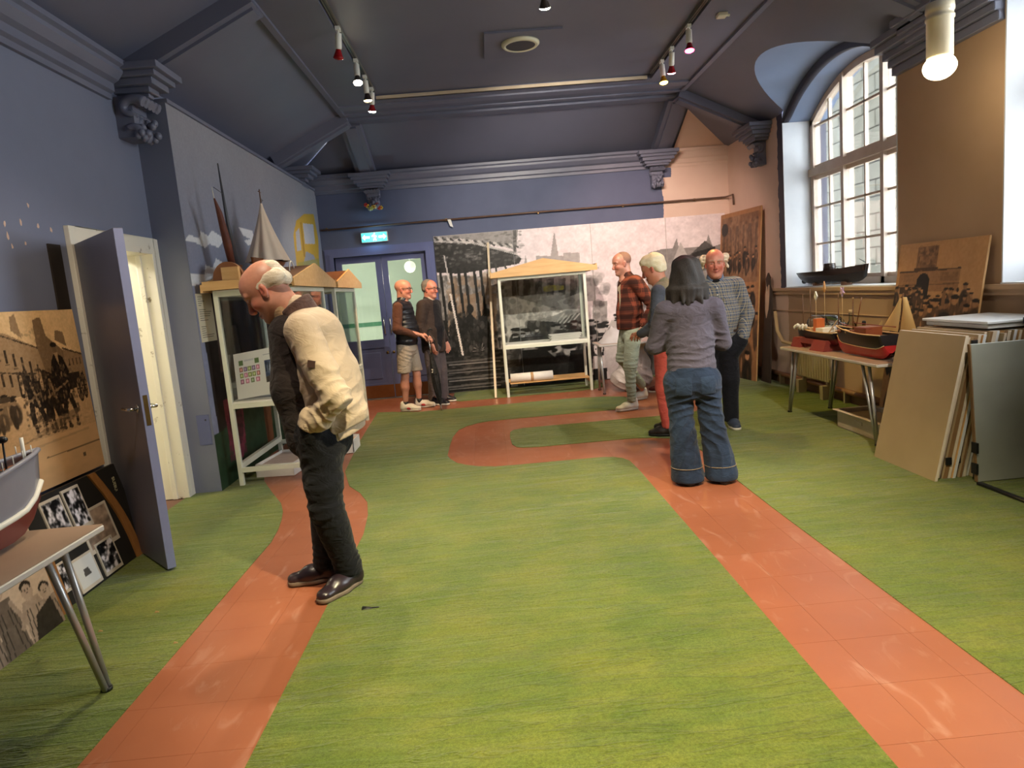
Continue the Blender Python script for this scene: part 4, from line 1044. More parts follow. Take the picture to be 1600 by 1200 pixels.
# ------------------------------------------------------------------ display cases
M_wframe = mat('white_case_frame', '#d4d6c6', '#dcdecf', 5, .45)
M_cglass = glass('case_glass', (.975, .99, .985), .06)
M_paper = mat('white_paper', '#dedbd6', '#e8e5e0', 8, .6)
def display_case(label, T, L, D, roof0, roof1, wood_low=False):
    """T(a, b, z): a along the front from 0 to L, b from the front (0) to the back (D)"""
    root = thing('display_case', label, 'display case', tuple(T(L / 2, D / 2, 0)), 'gabled glass display cases')
    def B(name, m, a0, a1, b0, b1, z0, z1, par=None, bev=0.0):
        p = [T(a, b, z) for z in (z0, z1) for a, b in ((a0, b0), (a1, b0), (a1, b1), (a0, b1))]
        return MB().hexa(p).build(name, m, par or root, bevel=bev)
    w_ = .038
    for a in (0, L - w_):
        for b in (0, D - w_): B('leg', M_wframe, a, a + w_, b, b + w_, .001, 1.70, bev=.002)
    lowm = M_wood if wood_low else M_wframe
    for b in (0, D - w_): B('top_rail', M_wframe, w_, L - w_, b, b + w_, 1.66, 1.70); B('shelf_rail', M_wframe, w_, L - w_, b, b + w_, .69, .735)
    for a in (0, L - w_): B('top_rail', M_wframe, a, a + w_, w_, D - w_, 1.66, 1.70); B('shelf_rail', M_wframe, a, a + w_, w_, D - w_, .69, .735)
    for a in (0, L - w_): B('foot_rail', lowm, a, a + w_, w_, D - w_, .12, .16)
    B('foot_rail', lowm, w_, L - w_, D - w_, D, .15, .20)
    B('shelf', M_white, w_ * .4, L - w_ * .4, w_ * .4, D - w_ * .4, .735, .75)
    B('glass_pane', M_cglass, w_, L - w_, .012, .017, .75, 1.66); B('glass_pane', M_cglass, w_, L - w_, D - .017, D - .012, .75, 1.66)
    B('glass_pane', M_cglass, .012, .017, w_, D - w_, .75, 1.66); B('glass_pane', M_cglass, L - .017, L - .012, w_, D - w_, .75, 1.66)
    # gabled plywood roof
    mid = (roof0 + roof1) / 2
    for b0, b1 in ((-.06, -.04), (D + .04, D + .06)):
        pl = [T(roof0, b0, 1.70), T(roof1, b0, 1.70), T(roof1, b0, 1.765), T(mid, b0, 1.92), T(roof0, b0, 1.765)]
        MB().prism(pl, T(0, b1, 0) - T(0, b0, 0)).build('pediment', M_wood, root)
    for a in (roof0, roof1 - .02): B('roof_fascia', M_wood, a, a + .02, -.04, D + .04, 1.715, 1.79)
    for (a0, a1, z0, z1) in ((roof0 + .02, mid, 1.755, 1.895), (mid, roof1 - .02, 1.895, 1.755)):
        MB().hexa([T(a0, -.04, z0), T(a1, -.04, z1), T(a1, D + .04, z1), T(a0, D + .04, z0), T(a0, -.04, z0 + .012), T(a1, -.04, z1 + .012), T(a1, D + .04, z1 + .012), T(a0, D + .04, z0 + .012)]).build('roof_board', M_dkwood, root)
    B('ceiling_board', M_white, .002, L - .002, .002, D - .002, 1.70, 1.712)
    return root
V = Vector
case1 = display_case('gabled glass case with the information sheet, by the mural near the open door', lambda a, b, z: V((-1.65 - b, 5.83 + a, z)), 1.18, .66, -.09, 1.49)
case2 = display_case('second gabled glass case along the mural wall, nearer the double door', lambda a, b, z: V((-1.65 - b, 7.50 + a, z)), 1.14, .66, -.08, 1.33)
case3 = display_case('gabled glass case standing before the fairground photograph', lambda a, b, z: V((.18 + a, 9.48 + b, z)), 1.24, .52, -.10, 1.40, True)
# downlights of case 3
for x in (.62, 1.10): MB().lathe((x, 9.7, 1.662), [(.04, 0), (.04, -.012), (.03, -.016)]).build('downlight', M_white, case3)

# folded information sheet in case 1
inf = thing('information_sheet', 'folded white information sheet with coloured photographs inside a glass case', 'sheet', (-2.05, 5.95, .751))
def sheet():
    cv = Canvas(110, 100, (.93, .92, .91)); r = random.Random(5)
    for k in range(5): cv.rect(.22, .84 - k * .018, .42, .845 - k * .018, (.7, .7, .76))
    for x in (.10, .44): cv.rect(x, .72, x + .09, .83, (.40, .50, .30))
    for row in range(3):
        for k in range(5 if row < 2 else 4):
            x = .10 + k * .088 * (1 if row < 2 else 1.25); c = r.choice([(.62, .40, .50), (.45, .12, .22), (.5, .42, .55), (.45, .52, .36), (.68, .45, .42), (.55, .6, .35), (.8, .5, .6)])
            cv.rect(x, .58 - row * .13, x + .075, .68 - row * .13, c); cv.ell(x + .035, .63 - row * .13, .018, .03, tuple(min(1, v + .3) for v in c))
    cv.rect(.62, .86, .90, .875, (.5, .5, .6)); cv.rect(.64, .26, .92, .74, (.25, .30, .42)); cv.ell(.78, .56, .12, .16, (.75, .78, .85), 1, .8); cv.poly([(.64, .26), (.92, .26), (.92, .44), (.64, .38)], (.28, .24, .22)); cv.line(.80, .50, .74, .36, .012, (.8, .8, .7))
    for k in range(6): cv.line(.66 + k * .05, .50, .67 + k * .05, .70, .010, (.16, .18, .24))
    cv.texture(((cv.X > .64) & (cv.X < .92) & (cv.Y > .26) & (cv.Y < .74)).astype(float), .25, 20, 20, 3)
    return cv
s0, s1, s2 = V((-2.25, 5.91, .756)), V((-1.84, 5.93, .80)), V((-2.285, 6.03, 1.15))
M_sheet = vcol('sheet_print', .5, .3)
nrm_ = (s1 - s0).cross(s2 - s0).normalized()
MB().hexa([s0, s1, s1 - nrm_ * .004, s0 - nrm_ * .004, s2, s1 + (s2 - s0), s1 + (s2 - s0) - nrm_ * .004, s2 - nrm_ * .004]).build('card', M_paper, inf)
print_mesh('sheet_print', sheet(), s0 + nrm_ * .001, s1 + nrm_ * .001, s2 + nrm_ * .001, inf, M_sheet)
MB().add([V((-2.24, 5.89, .752)), V((-1.72, 5.87, .752)), V((-1.70, 6.08, .758)), V((-1.86, 6.10, .80)), V((-2.2, 6.05, .76))], [(0, 1, 2, 3, 4)]).build('folded_leaf', M_paper, inf)
pk = thing('paper_stack', 'loose white papers lying beside the folded information sheet', 'papers', (-1.72, 6.3, .751))
for k in range(5): MB().box((-1.86 + .01 * k, 6.18 + .012 * k, .7505 + .006 * k), (-1.69 + .006 * k, 6.5 + .01 * k, .7555 + .006 * k)).build('sheet', M_paper, pk)
# white tray and boxes below the cases
def tray(loc, sx, sy, h, label, rz, m=None):
    t = thing('cardboard_box', label, 'box', loc)
    a = MB(); th = .008
    a.box((-sx / 2, -sy / 2, 0), (sx / 2, sy / 2, th))
    a.box((-sx / 2, -sy / 2, th), (sx / 2, -sy / 2 + th, h)); a.box((-sx / 2, sy / 2 - th, th), (sx / 2, sy / 2, h)); a.box((-sx / 2, -sy / 2, th), (-sx / 2 + th, sy / 2, h)); a.box((sx / 2 - th, -sy / 2, th), (sx / 2, sy / 2, h))
    a.build('box_body', m or M_paper, None, (0, 0, 0)).parent = t
    b = MB(); b.box((-sx / 2 + .012, -sy / 2 + .012, h * .55), (sx / 2 - .012, sy / 2 - .012, h * .8)); b.build('box_contents', mat('pinkish_card', '#b7a49b', '#c9b8b0', 6, .7), None, (0, 0, 0)).parent = t
    t.rotation_euler.z = rz
    return t
tray((-2.03, 6.34, .0045), .36, .58, .12, 'long white open box on the floor under the case by the open door', -.12)
tray((-1.54, 6.92, .0045), .12, .34, .13, 'small white box on the floor behind the person in beige jacket', 0)

# model boats on the roof of case 1, and a wooden wheel piece
M_hullbr = mat('varnished_wood', '#6a3c20', '#7f4a28', 5, .35, stretch=(1, 1, 5))
M_sail = mat('cream_sail', '#e6cdb4', '#eedac4', 3, .75, bump=.1, bscale=25)
def hull_parts(bow, aft, L, Bm, H, wl=.45, n=18, m=7, flare=.55, bowrise=.22, stern=.75):
    """bow: position of the stem at keel level; aft: unit direction to the stern. returns MBs lower, upper, deck and a sheer function"""
    bow = V(bow); aft = V(aft).normalized(); sd = aft.cross(V((0, 0, 1))).normalized()
    def st(t, s):
        k = (math.sin(min(t * 1.15, 1) * math.pi / 2) ** .75) * (1 - (1 - stern) * max(0, (t - .6) / .4) ** 1.6)
        keel = H * .55 * max(0, 1 - t / .16) ** 2 * .8 + H * .30 * max(0, (t - .84) / .16) ** 2
        sheer = H * (1 + bowrise * (1 - t) ** 2 + .06 * t ** 2)
        z = keel + (sheer - keel) * s
        y = Bm / 2 * k * (s ** flare)
        x = L * t - (1 - s) * 0 - L * .03 * s * (1 - t) ** 4
        return x, y, z
    def side(s0, s1):
        g = MB()
        for sg in (-1, 1):
            rows = []
            for i in range(n + 1):
                rows.append([])
                for j in range(m + 1):
                    x, y, z = st(i / n, s0 + (s1 - s0) * j / m); rows[-1].append(bow + aft * x + sd * (y * sg) + V((0, 0, z)))
            g.grid(rows)
            e = rows[-1]
        tr = [bow + aft * st(1, s0 + (s1 - s0) * j / m)[0] + sd * st(1, s0 + (s1 - s0) * j / m)[1] * sg + V((0, 0, st(1, s0 + (s1 - s0) * j / m)[2])) for sg, js in ((-1, range(m + 1)), (1, range(m, -1, -1))) for j in js]
        g.add(tr, [tuple(range(len(tr)))])
        return g
    low, up = side(0.02, wl), side(wl, 1.0)
    dk = MB(); rows = []
    for i in range(n + 1):
        x, y, z = st(i / n, .90); rows.append([bow + aft * x + sd * (y * q) + V((0, 0, z)) for q in (-1, -.5, 0, .5, 1)])
    dk.grid(rows)
    return low, up, dk, st, sd
def curved_sail(a, b, c, d, belly, n=8):
    """four corners (foot fore, foot aft, head aft, head fore); returns MB"""
    a, b, c, d = V(a), V(b), V(c), V(d); nr = (b - a).cross(d - a).normalized()
    s = MB()
    for off in (0, .003):
        s.grid([[a.lerp(b, u).lerp(d.lerp(c, u), v) + nr * (belly * math.sin(u * 3.1416) * math.sin(min(1, v * 1.1 + .1) * 3.1416 * .6) + off) for u in [k / n for k in range(n + 1)]] for v in [k / n for k in range(n + 1)]])
    return s
bt = thing('model_sailing_boat', 'model boat with tall cream sail standing on a case roof', 'model boat', (-2.10, 6.72, 1.90))
lo_, up_, dk_, _, _ = hull_parts((-2.10, 6.30, 1.915), (0, 1, 0), .85, .16, .075)
lo_.build('hull', M_hullbr, bt); up_.build('topside', M_hullbr, bt); dk_.build('deck', M_wood, bt)
MB().box((-2.17, 6.55, 1.89), (-2.03, 6.59, 1.93)).box((-2.17, 6.85, 1.89), (-2.03, 6.89, 1.93)).build('stand', M_dkwood, bt)
MB().tube([(-2.10, 6.78, 1.96), (-2.10, 6.78, 2.68)], [.010, .005], 8).build('mast', M_dkwood, bt)
# draped conical sail with folds
sl = MB(); rows = []
for j in range(17):
    v = j / 16; z = 1.985 + .56 * v; r = .175 * (1 - v) ** 1.15 + .010
    rows.append([V((-2.10 + r * (1 + .10 * math.sin(9 * u * 6.2832 + 1.5 * v) * (1 - v)) * math.cos(u * 6.2832), 6.78 + 1.5 * r * (1 + .10 * math.sin(9 * u * 6.2832 + 1.5 * v) * (1 - v)) * math.sin(u * 6.2832), z)) for u in [k / 72 for k in range(73)]])
sl.grid(rows); sl.build('sail', M_sail, bt)
MB().prism([(-2.10, 6.78, 2.60), (-2.10, 6.86, 2.585), (-2.10, 6.80, 2.56)], (.002, 0, 0)).build('pennant', mat('grey_cloth', '#5a5a62', '#6a6a72', 4, .7), bt)
MB().tube([(-2.10, 6.74, 2.655), (-2.10, 6.82, 2.655)], .004, 6).build('crosstree', M_dkwood, bt)
b2 = thing('model_sailing_boat', 'model boat with furled brown sail and grey mast on a case roof', 'model boat', (-2.12, 6.1, 1.87))
lo_, up_, dk_, _, _ = hull_parts((-2.22, 5.90, 1.872), (.05, 1, 0), .34, .10, .06); lo_.build('hull', M_hullbr, b2); up_.build('topside', M_hullbr, b2); dk_.build('deck', M_wood, b2)
MB().tube([(-2.17, 6.09, 1.93), (-2.17, 6.02, 2.3), (-2.17, 5.98, 2.78)], [.03, .016, .005], 10).build('mast', mat('grey_mast', '#3f4046', '#4a4b52', 6, .45), b2)
MB().tube([(-2.18, 6.02, 1.93), (-2.18, 5.97, 2.12), (-2.18, 5.89, 2.36), (-2.18, 5.82, 2.47)], [.030, .036, .024, .006], 10).build('furled_sail', mat('tan_bark_sail', '#5a2c20', '#6e3a2a', 9, .6, bump=.3, bscale=40), b2)
MB().tube([(-2.18, 5.82, 2.47), (-2.18, 5.80, 2.56)], [.004, .003], 6).build('spar_tip', M_white, b2)
MB().tube([(-2.165, 5.80, 2.555), (-2.165, 5.985, 2.53)], .0025, 6).build('stay', M_black, b2)
wd = thing('wooden_offcut', 'half round brown wooden piece lying on a case roof', 'wood piece', (-1.95, 5.83, 1.80))
hp = [(-2.30 + .13 - .13 * math.cos(k / 14 * 3.1416), 5.86, 1.80 + .15 * math.sin(k / 14 * 3.1416)) for k in range(15)]
MB().prism(hp, (0, .05, 0)).build('half_round', mat('mdf_brown', '#8d5632', '#9d6640', 4, .55), wd)
MB().box((-2.20, 5.80, 1.795), (-2.06, 5.85, 1.90)).build('offcut_block', M_wood, wd)
hk = thing('wire_loop', 'loop of white cable standing up from a case roof', 'cable', (-1.72, 6.2, 1.86))
MB().tube([V((-1.75, 6.30 + .09 * math.cos(t), 1.80 + .14 * math.sin(t))) for t in [k * 3.1416 / 12 for k in range(13)]], .006, 6).build('cable', M_white, hk)

# things inside case 2: dark figure and a fossil like stone
ins = thing('model_rock', 'tan model rock on the shelf of the second case', 'model', (-2.0, 8.2, .751))
MB().add([(-2.15, 8.0, .752), (-1.80, 8.0, .752), (-1.80, 8.5, .752), (-2.15, 8.5, .752), (-2.05, 8.12, .95), (-1.92, 8.14, 1.02), (-1.92, 8.30, .98), (-2.05, 8.3, .90)], [(0, 1, 5, 4), (1, 2, 6, 5), (2, 3, 7, 6), (3, 0, 4, 7), (4, 5, 6, 7), (3, 2, 1, 0)]).build('rock_body', mat('tan_rock', '#a4854e', '#c2a568', 5, .8, bump=.5, bscale=14), ins)
dk2 = thing('model_figure', 'dark bust shaped object on the shelf of the second case', 'model', (-2.1, 7.75, .751))
MB().lathe((-2.1, 7.75, .751), [(.10, 0), (.11, .03), (.05, .08), (.10, .18), (.11, .26), (.05, .34), (.07, .40), (.07, .47), (.03, .52)]).build('bust_body', mat('dark_bronze', '#23222a', '#2e2d36', 6, .4), dk2)

# case 3 contents
ps = thing('paper_stack', 'stack of white papers on the shelf of the fairground case', 'papers', (1.1, 9.7, .751))
for k in range(7): MB().box((.86 + .012 * (k % 3), 9.52 + .01 * (k % 2), .7505 + .012 * k), (1.28 - .02 * (k % 2) + .008 * k, 9.80, .761 + .012 * k)).build('sheet', M_paper, ps)
p2 = thing('paper_sheet', 'flat white sheet on the left of the fairground case shelf', 'paper', (.5, 9.7, .751))
MB().box((.24, 9.54, .7505), (.74, 9.86, .756)).build('sheet', M_paper, p2)
ro = thing('paper_roll', 'rolled white paper lying on the lower rail of the fairground case', 'paper roll', (.56, 9.55, .2))
MB().box((.24, 9.50, .185), (1.38, 9.62, .199)).build('support_slat', M_wood, ro)
rl = MB(); rl.tube([(.25, 9.56, .265), (.86, 9.56, .265)], .064, 20); rl.tube([(.86, 9.56, .265), (.862, 9.56, .265)], .045, 16); rl.build('roll', M_paper, ro)
MB().tube([(.54, 9.56, .265), (.58, 9.56, .265)], .0652, 20).build('tape_band', mat('kraft_tape', '#b58e62', '#bf996e', 6, .5), ro)
pole = thing('wooden_pole', 'long thin wooden pole leaning on the fairground photograph', 'pole', (.015, 9.5, 0))
MB().bar((.015, 9.52, .006), (.10, 10.40, 2.26), .03, .03).build('pole_shaft', mat('pale_timber', '#d6c2a2', '#e2d0b4', 4, .55, stretch=(6, 6, 1)), pole)

# ------------------------------------------------------------------ tables with twin rod legs
M_ttop = mat('table_laminate', '#a08672', '#aa907c', 3, .35); M_tedge = mat('table_edge', '#b8b4b0', '#c4c0bc', 5, .4)
def table(label, x0, x1, y0, y1, z, topm=None):
    t = thing('folding_table', label, 'table', ((x0 + x1) / 2, (y0 + y1) / 2, 0), 'laminate tables with twin rod legs')
    b = MB().box((x0, y0, z - .03), (x1, y1, z - .002)).build('table_edge', M_tedge, t, bevel=.006)
    MB().box((x0 + .004, y0 + .004, z - .004), (x1 - .004, y1 - .004, z)).build('tabletop', topm or M_ttop, t)
    for cx, sx in ((x0, 1), (x1, -1)):
        for cy, sy in ((y0, 1), (y1, -1)):
            g = MB()
            g.tube([(cx + sx * .05, cy + sy * .30, z - .03), (cx + sx * .050, cy + sy * .100, .012)], .013, 10)
            g.tube([(cx + sx * .05, cy + sy * .20, z - .03), (cx + sx * .050, cy + sy * .078, .012)], .013, 10)
            lg = g.build('leg', mat('satin_steel', '#a8a6a6', '#b4b2b2', 6, .35, metal=.55), t)
            MB().tube([(cx + sx * .05, cy + sy * .089, .0045), (cx + sx * .05, cy + sy * .089, .02)], .022, 10).build('rubber_foot', M_black, lg)
    return t
table('brown topped table carrying the large grey hulled boat', -2.30, -1.66, 1.35, 2.74, .69)
table('table below the window carrying model ships and a glass bottle', 3.03, 3.56, 5.15, 6.92, .69)
table('small pale table behind the person in checked jacket', 1.45, 2.60, 8.92, 9.50, .69, mat('pink_laminate', '#c8ac9c', '#d2b8a8', 3, .4))

# ------------------------------------------------------------------ grey and red boat on the left table
M_grey = mat('grey_hull_paint', '#80808e', '#8a8a98', 4, .4); M_red = mat('red_hull_paint', '#641a20', '#721f26', 5, .4); M_blk = mat('black_hull_paint', '#17161a', '#201f24', 5, .4)
lb_ = thing('model_boat', 'large grey model boat with white stripe and red keel on the brown table', 'model boat', (-1.95, 2.2, .69))
lo_, up_, dk_, st, sd = hull_parts((-1.895, 2.74, .70), (0, -1, 0), 1.2, .34, .27, wl=.34, bowrise=.18)
lo_.build('hull_bottom', M_red, lb_); up_.build('topside', M_grey, lb_); dk_.build('deck', mat('orange_deck', '#a8673a', '#b87444', 5, .45), lb_)
bwp, aft = V((-1.895, 2.74, .70)), V((0, -1, 0))
for sg in (-1, 1):
    s_ = MB(); s_.tube([bwp + aft * st(i / 16, .36)[0] + sd * (st(i / 16, .36)[1] + .003) * sg + V((0, 0, st(i / 16, .36)[2])) for i in range(17)], .012, 8); s_.build('white_stripe', M_white, lb_)
    g = MB(); g.tube([bwp + aft * st(i / 16, 1)[0] + sd * st(i / 16, 1)[1] * sg + V((0, 0, st(i / 16, 1)[2])) for i in range(17)], .010, 8); g.build('gunwale', M_grey, lb_)
    for i in range(1, 8):
        p = bwp + aft * st(i / 16, 1)[0] + sd * st(i / 16, 1)[1] * .92 * sg + V((0, 0, st(i / 16, 1)[2])); MB().tube([p, p + V((0, 0, .04))], .0022, 6).build('stanchion', M_white, lb_)
MB().tube([(-1.875, 2.66, .96), (-1.88, 2.67, 1.09)], .007, 8).build('white_post', M_white, lb_)
w_ = MB().box((-1.945, 2.46, .95), (-1.845, 2.54, .99)); w_.ell((-1.895, 2.59, 1.10), (.02, .016, .014)); w_.tube([(-1.895, 2.59, 1.09), (-1.895, 2.58, .94)], .004, 6); w_.tube([(-1.945, 2.44, .98), (-1.845, 2.44, .98)], .022, 10); w_.build('winch', M_blk, lb_)
MB().box((-1.955, 2.2, .6905), (-1.835, 2.24, .74)).box((-1.955, 1.7, .6905), (-1.835, 1.74, .74)).build('stand', M_dkwood, lb_)

# ------------------------------------------------------------------ model ships on the right table
M_rope = mat('pale_rope', '#c7a878', '#d2b486', 8, .7)
s1 = thing('model_ship', 'black and red model ship on a red cradle at the far table end', 'model ship', (3.25, 6.5, .69))
lo_, up_, dk_, st, sd = hull_parts((3.24, 6.93, .735), (0, -1, 0), .84, .20, .125, wl=.42); lo_.build('hull_bottom', M_red, s1); up_.build('topside', M_blk, s1); dk_.build('deck', M_rope, s1)
M_cr = mat('cradle_red', '#7c2a1e', '#8a3224', 6, .5)
MB().hexa([(3.12, 6.86, .691), (3.14, 6.70, .691), (3.36, 6.70, .691), (3.36, 6.86, .691), (3.14, 6.84, .79), (3.16, 6.72, .79), (3.34, 6.72, .79), (3.34, 6.84, .79)]).build('cradle', M_cr, s1)
MB().hexa([(3.10, 6.42, .691), (3.12, 6.18, .691), (3.36, 6.18, .691), (3.36, 6.42, .691), (3.14, 6.40, .79), (3.16, 6.20, .79), (3.34, 6.20, .79), (3.34, 6.40, .79)]).build('cradle', M_cr, s1)
MB().box((3.155, 6.40, .74), (3.165, 6.72, .79)).build('cradle_bar', M_cr, s1)
b0 = V((3.24, 6.93, .735))
for sg in (-1, 1): MB().tube([b0 + V((0, -st(i / 16, 1)[0], st(i / 16, 1)[2])) + sd * st(i / 16, 1)[1] * sg for i in range(17)], .006, 6).build('rail', M_rope, s1)
MB().ell((3.24, 6.955, .885), (.035, .025, .028)).build('figurehead', M_white, s1)
MB().box((3.20, 6.46, .86), (3.28, 6.53, .985)).build('funnel', mat('orange_funnel', '#c4602a', '#d07034', 4, .5), s1)
MB().box((3.18, 6.30, .86), (3.30, 6.44, .90)).build('deckhouse', M_white, s1); MB().box((3.19, 6.58, .86), (3.29, 6.68, .89)).build('deckhouse', M_rope, s1)
for (y, z1) in ((6.82, 1.22), (6.66, 1.28)): MB().tube([(3.24, y, .85), (3.24, y, z1)], [.004, .0025], 6).build('mast', M_dkwood, s1)
MB().tube([(3.24, 6.12, .85), (3.24, 6.12, 1.23)], [.007, .004], 8).build('mast', M_dkwood, s1)
MB().tube([(3.24, 6.30, .86), (3.24, 6.15, .98)], .004, 6).build('boom', M_rope, s1)
for i in range(9): MB().ell((3.17 + .01 * (i % 2), 6.86 - i * .03, .885 + .012 * (i % 3)), (.016, .02, .022), 8, 5).build('white_crew', M_white, s1)
def pennant(label, x, y, z, mt, kind):
    t = thing('paper_ornament', label, 'ornament', (x, y, z))
    m = MB()
    if kind == 'diamond': m.prism([(x, y, z + .055), (x, y + .03, z), (x, y, z - .035), (x, y - .035, z + .005)], (.012, 0, 0))
    elif kind == 'star':
        m.prism([(x, y + math.cos(k * .6283 + .3) * (.045 if k % 2 else .018), z + math.sin(k * .6283 + .3) * (.05 if k % 2 else .018)) for k in range(10)], (.012, 0, 0))
    else: m.prism([(x, y, z + .07), (x, y + .012, z), (x, y + .022, z - .02), (x, y, z - .04), (x, y - .025, z - .01)], (.012, 0, 0))
    m.build('ornament_body', mt, t)
    MB().tube([(x + .006, y, z + .03), (x + .006, y, .70)], .0022, 5).build('stick', M_rope, t)
pennant('white paper diamond on a thin stick above the far model ship', 3.38, 6.84, 1.185, M_white, 'diamond')
pennant('orange paper ornament on a thin stick above the far model ship', 3.40, 6.70, 1.27, mat('orange_paper', '#c08a50', '#cc985e', 6, .6), 'drop')
pennant('lilac paper star on a thin stick above the model ships', 3.40, 6.36, 1.235, mat('lilac_paper', '#b89ac0', '#c4a8cc', 6, .6), 'star')
# ship in a bottle
gb = thing('glass_bottle', 'large glass bottle lying behind the far model ship', 'bottle', (3.40, 6.75, .84))
M_bott = glass('bottle_glass', (.80, .84, .82), .10)
MB().lathe((3.45, 7.02, .90), [(.02, 0), (.085, .01), (.10, .04), (.10, .42), (.085, .47), (.035, .52), (.03, .60), (.034, .61), (.02, .62)], (0, -1, 0), 20).build('bottle_body', M_bott, gb)
MB().box((3.39, 6.62, .691), (3.51, 6.66, .815)).box((3.39, 6.90, .691), (3.51, 6.94, .815)).build('bottle_stand', M_dkwood, gb)
lo_, up_, dk_, _, _ = hull_parts((3.45, 6.93, .835), (0, -1, 0), .24, .06, .04); h_ = up_; lo_.build('tiny_hull', M_white, gb); up_.build('tiny_topside', M_white, gb)
sb_ = thing('glass_bottle', 'small upright clear bottle with cork behind the funnel ship', 'bottle', (3.42, 6.28, .69))
MB().lathe((3.43, 6.25, .691), [(.045, 0), (.05, .01), (.05, .22), (.02, .27), (.02, .33), (.024, .34)], (0, 0, 1), 16).build('bottle_body', M_bott, sb_)
MB().lathe((3.43, 6.25, 1.03), [(.017, 0), (.02, .03)], (0, 0, 1), 10).build('cork', M_rope, sb_)
yb2 = thing('small_bottle', 'little mustard bottle with dark cap between the model ships', 'bottle', (3.40, 6.02, .69))
MB().lathe((3.41, 6.0, .691), [(.03, 0), (.034, .02), (.034, .20), (.014, .24)], (0, 0, 1), 14).build('bottle_body', mat('mustard_glass', '#8a7020', '#9a8030', 5, .2), yb2)
MB().lathe((3.41, 6.0, .93), [(.016, 0), (.018, .03), (.01, .04)], (0, 0, 1), 10).build('cap', M_black, yb2)
s2_ = thing('model_ship', 'black model fishing boat with red keel and dark rails mid table', 'model ship', (3.2, 5.75, .69))
lo_, up_, dk_, st, sd = hull_parts((3.20, 6.06, .693), (0, -1, 0), .82, .22, .20, wl=.42, stern=.85); lo_.build('hull_bottom', mat('bright_red_hull', '#a01f22', '#ae282a', 5, .4), s2_); up_.build('topside', M_blk, s2_); dk_.build('deck', M_dkwood, s2_)
b0 = V((3.20, 6.06, .693))
for sg in (-1, 1):
    MB().tube([b0 + V((0, -st(i / 16, .44)[0], st(i / 16, .44)[2])) + sd * (st(i / 16, .44)[1] + .002) * sg for i in range(17)], .003, 6).build('waterline', M_rope, s2_)
    MB().tube([b0 + V((0, -st(i / 16, 1)[0], st(i / 16, 1)[2] + .0)) + sd * st(i / 16, 1)[1] * sg for i in range(17)], .006, 6).build('rail', M_rope, s2_)
    MB().tube([b0 + V((0, -st(i / 16, 1)[0], st(i / 16, 1)[2] + .05)) + sd * st(i / 16, 1)[1] * sg for i in range(3, 15)], .004, 6).build('upper_rail', mat('red_rail', '#7a2a22', '#863228', 6, .5), s2_)
MB().box((3.13, 5.48, .88), (3.27, 5.66, .955)).build('wheelhouse', mat('mahogany', '#7a3c22', '#8a4a2a', 5, .4), s2_)
for k in range(6): MB().ell((3.15 + .03 * (k % 3), 5.94 - .045 * k, .90), (.022, .026, .018), 8, 5).build('deck_gear', M_rope if k % 2 else M_hullbr, s2_)
MB().tube([(3.20, 5.80, .88), (3.20, 5.80, 1.19)], [.008, .005], 8).build('mast', M_dkwood, s2_); MB().ell((3.20, 5.80, 1.195), (.008, .008, .008), 8, 6).build('masthead', M_rope, s2_)
MB().tube([(3.20, 5.76, .92), (3.20, 5.66, 1.20)], .005, 6).build('derrick', M_hullbr, s2_)
s3 = thing('model_sailing_ship', 'model lugger with yellowed cream sails at the near table end', 'model ship', (3.40, 5.4, .69))
lo_, up_, dk_, st, sd = hull_parts((3.385, 5.80, .70), (0, -1, 0), .62, .14, .14); lo_.build('hull_bottom', M_blk, s3); up_.build('topside', M_hullbr, s3); dk_.build('deck', M_wood, s3)
M_ysail = mat('yellowed_sail', '#cfae74', '#dcbd86', 3, .75, bump=.1, bscale=20)
MB().box((3.33, 5.55, .690), (3.44, 5.58, .73)).build('stand', M_dkwood, s3)
curved_sail((3.385, 5.68, .91), (3.385, 5.45, .90), (3.385, 5.385, 1.18), (3.385, 5.40, 1.18), .02).build('sail', M_ysail, s3)
curved_sail((3.385, 5.42, .90), (3.385, 5.20, .92), (3.385, 5.33, 1.19), (3.385, 5.36, 1.19), .02).build('sail', M_ysail, s3)
curved_sail((3.385, 5.78, .90), (3.385, 5.69, .92), (3.385, 5.66, .98), (3.385, 5.665, .985), .01).build('jib', M_ysail, s3)
MB().tube([(3.385, 5.43, .83), (3.385, 5.375, 1.22)], .006, 8).build('mast', M_dkwood, s3); MB().tube([(3.385, 5.68, .91), (3.385, 5.40, 1.19)], .004, 6).build('yard', M_dkwood, s3)

# ------------------------------------------------------------------ dark hull on the window sill
sh = thing('model_boat', 'dark varnished motor boat hull with low cabin on the window sill', 'model boat', (4.0, 7.7, 1.262))
M_dh = mat('dark_hull', '#241a1a', '#33241f', 5, .25)
lo_, up_, dk_, st, sd = hull_parts((4.0, 6.97, 1.285), (0, 1, 0), 1.42, .26, .135, wl=.6, bowrise=.45, stern=.7); lo_.build('hull_bottom', M_blk, sh); up_.build('topside', M_dh, sh); dk_.build('deck', M_dh, sh)
MB().lathe((4.0, 7.74, 1.41), [(.07, 0), (.065, .10), (.06, .105), (.01, .108)], (0, 0, 1), 14).build('cabin', M_dh, sh)
MB().tube([(4.0, 7.70, 1.5), (4.0, 7.70, 1.62)], .003, 6).tube([(3.99, 7.86, 1.44), (3.99, 7.62, 1.49)], .003, 6).tube([(4.0, 6.99, 1.49), (4.0, 7.10, 1.53)], .004, 6).build('rods', M_blk, sh)
MB().tube([(4.0, 7.56, 1.41), (4.0, 7.56, 1.455)], .012, 8).build('vent', M_blk, sh)
MB().lathe((4.0, 8.36, 1.32), [(.01, 0), (.035, .005), (.01, .02)], (0, 1, 0), 10).build('propeller', M_blk, sh)
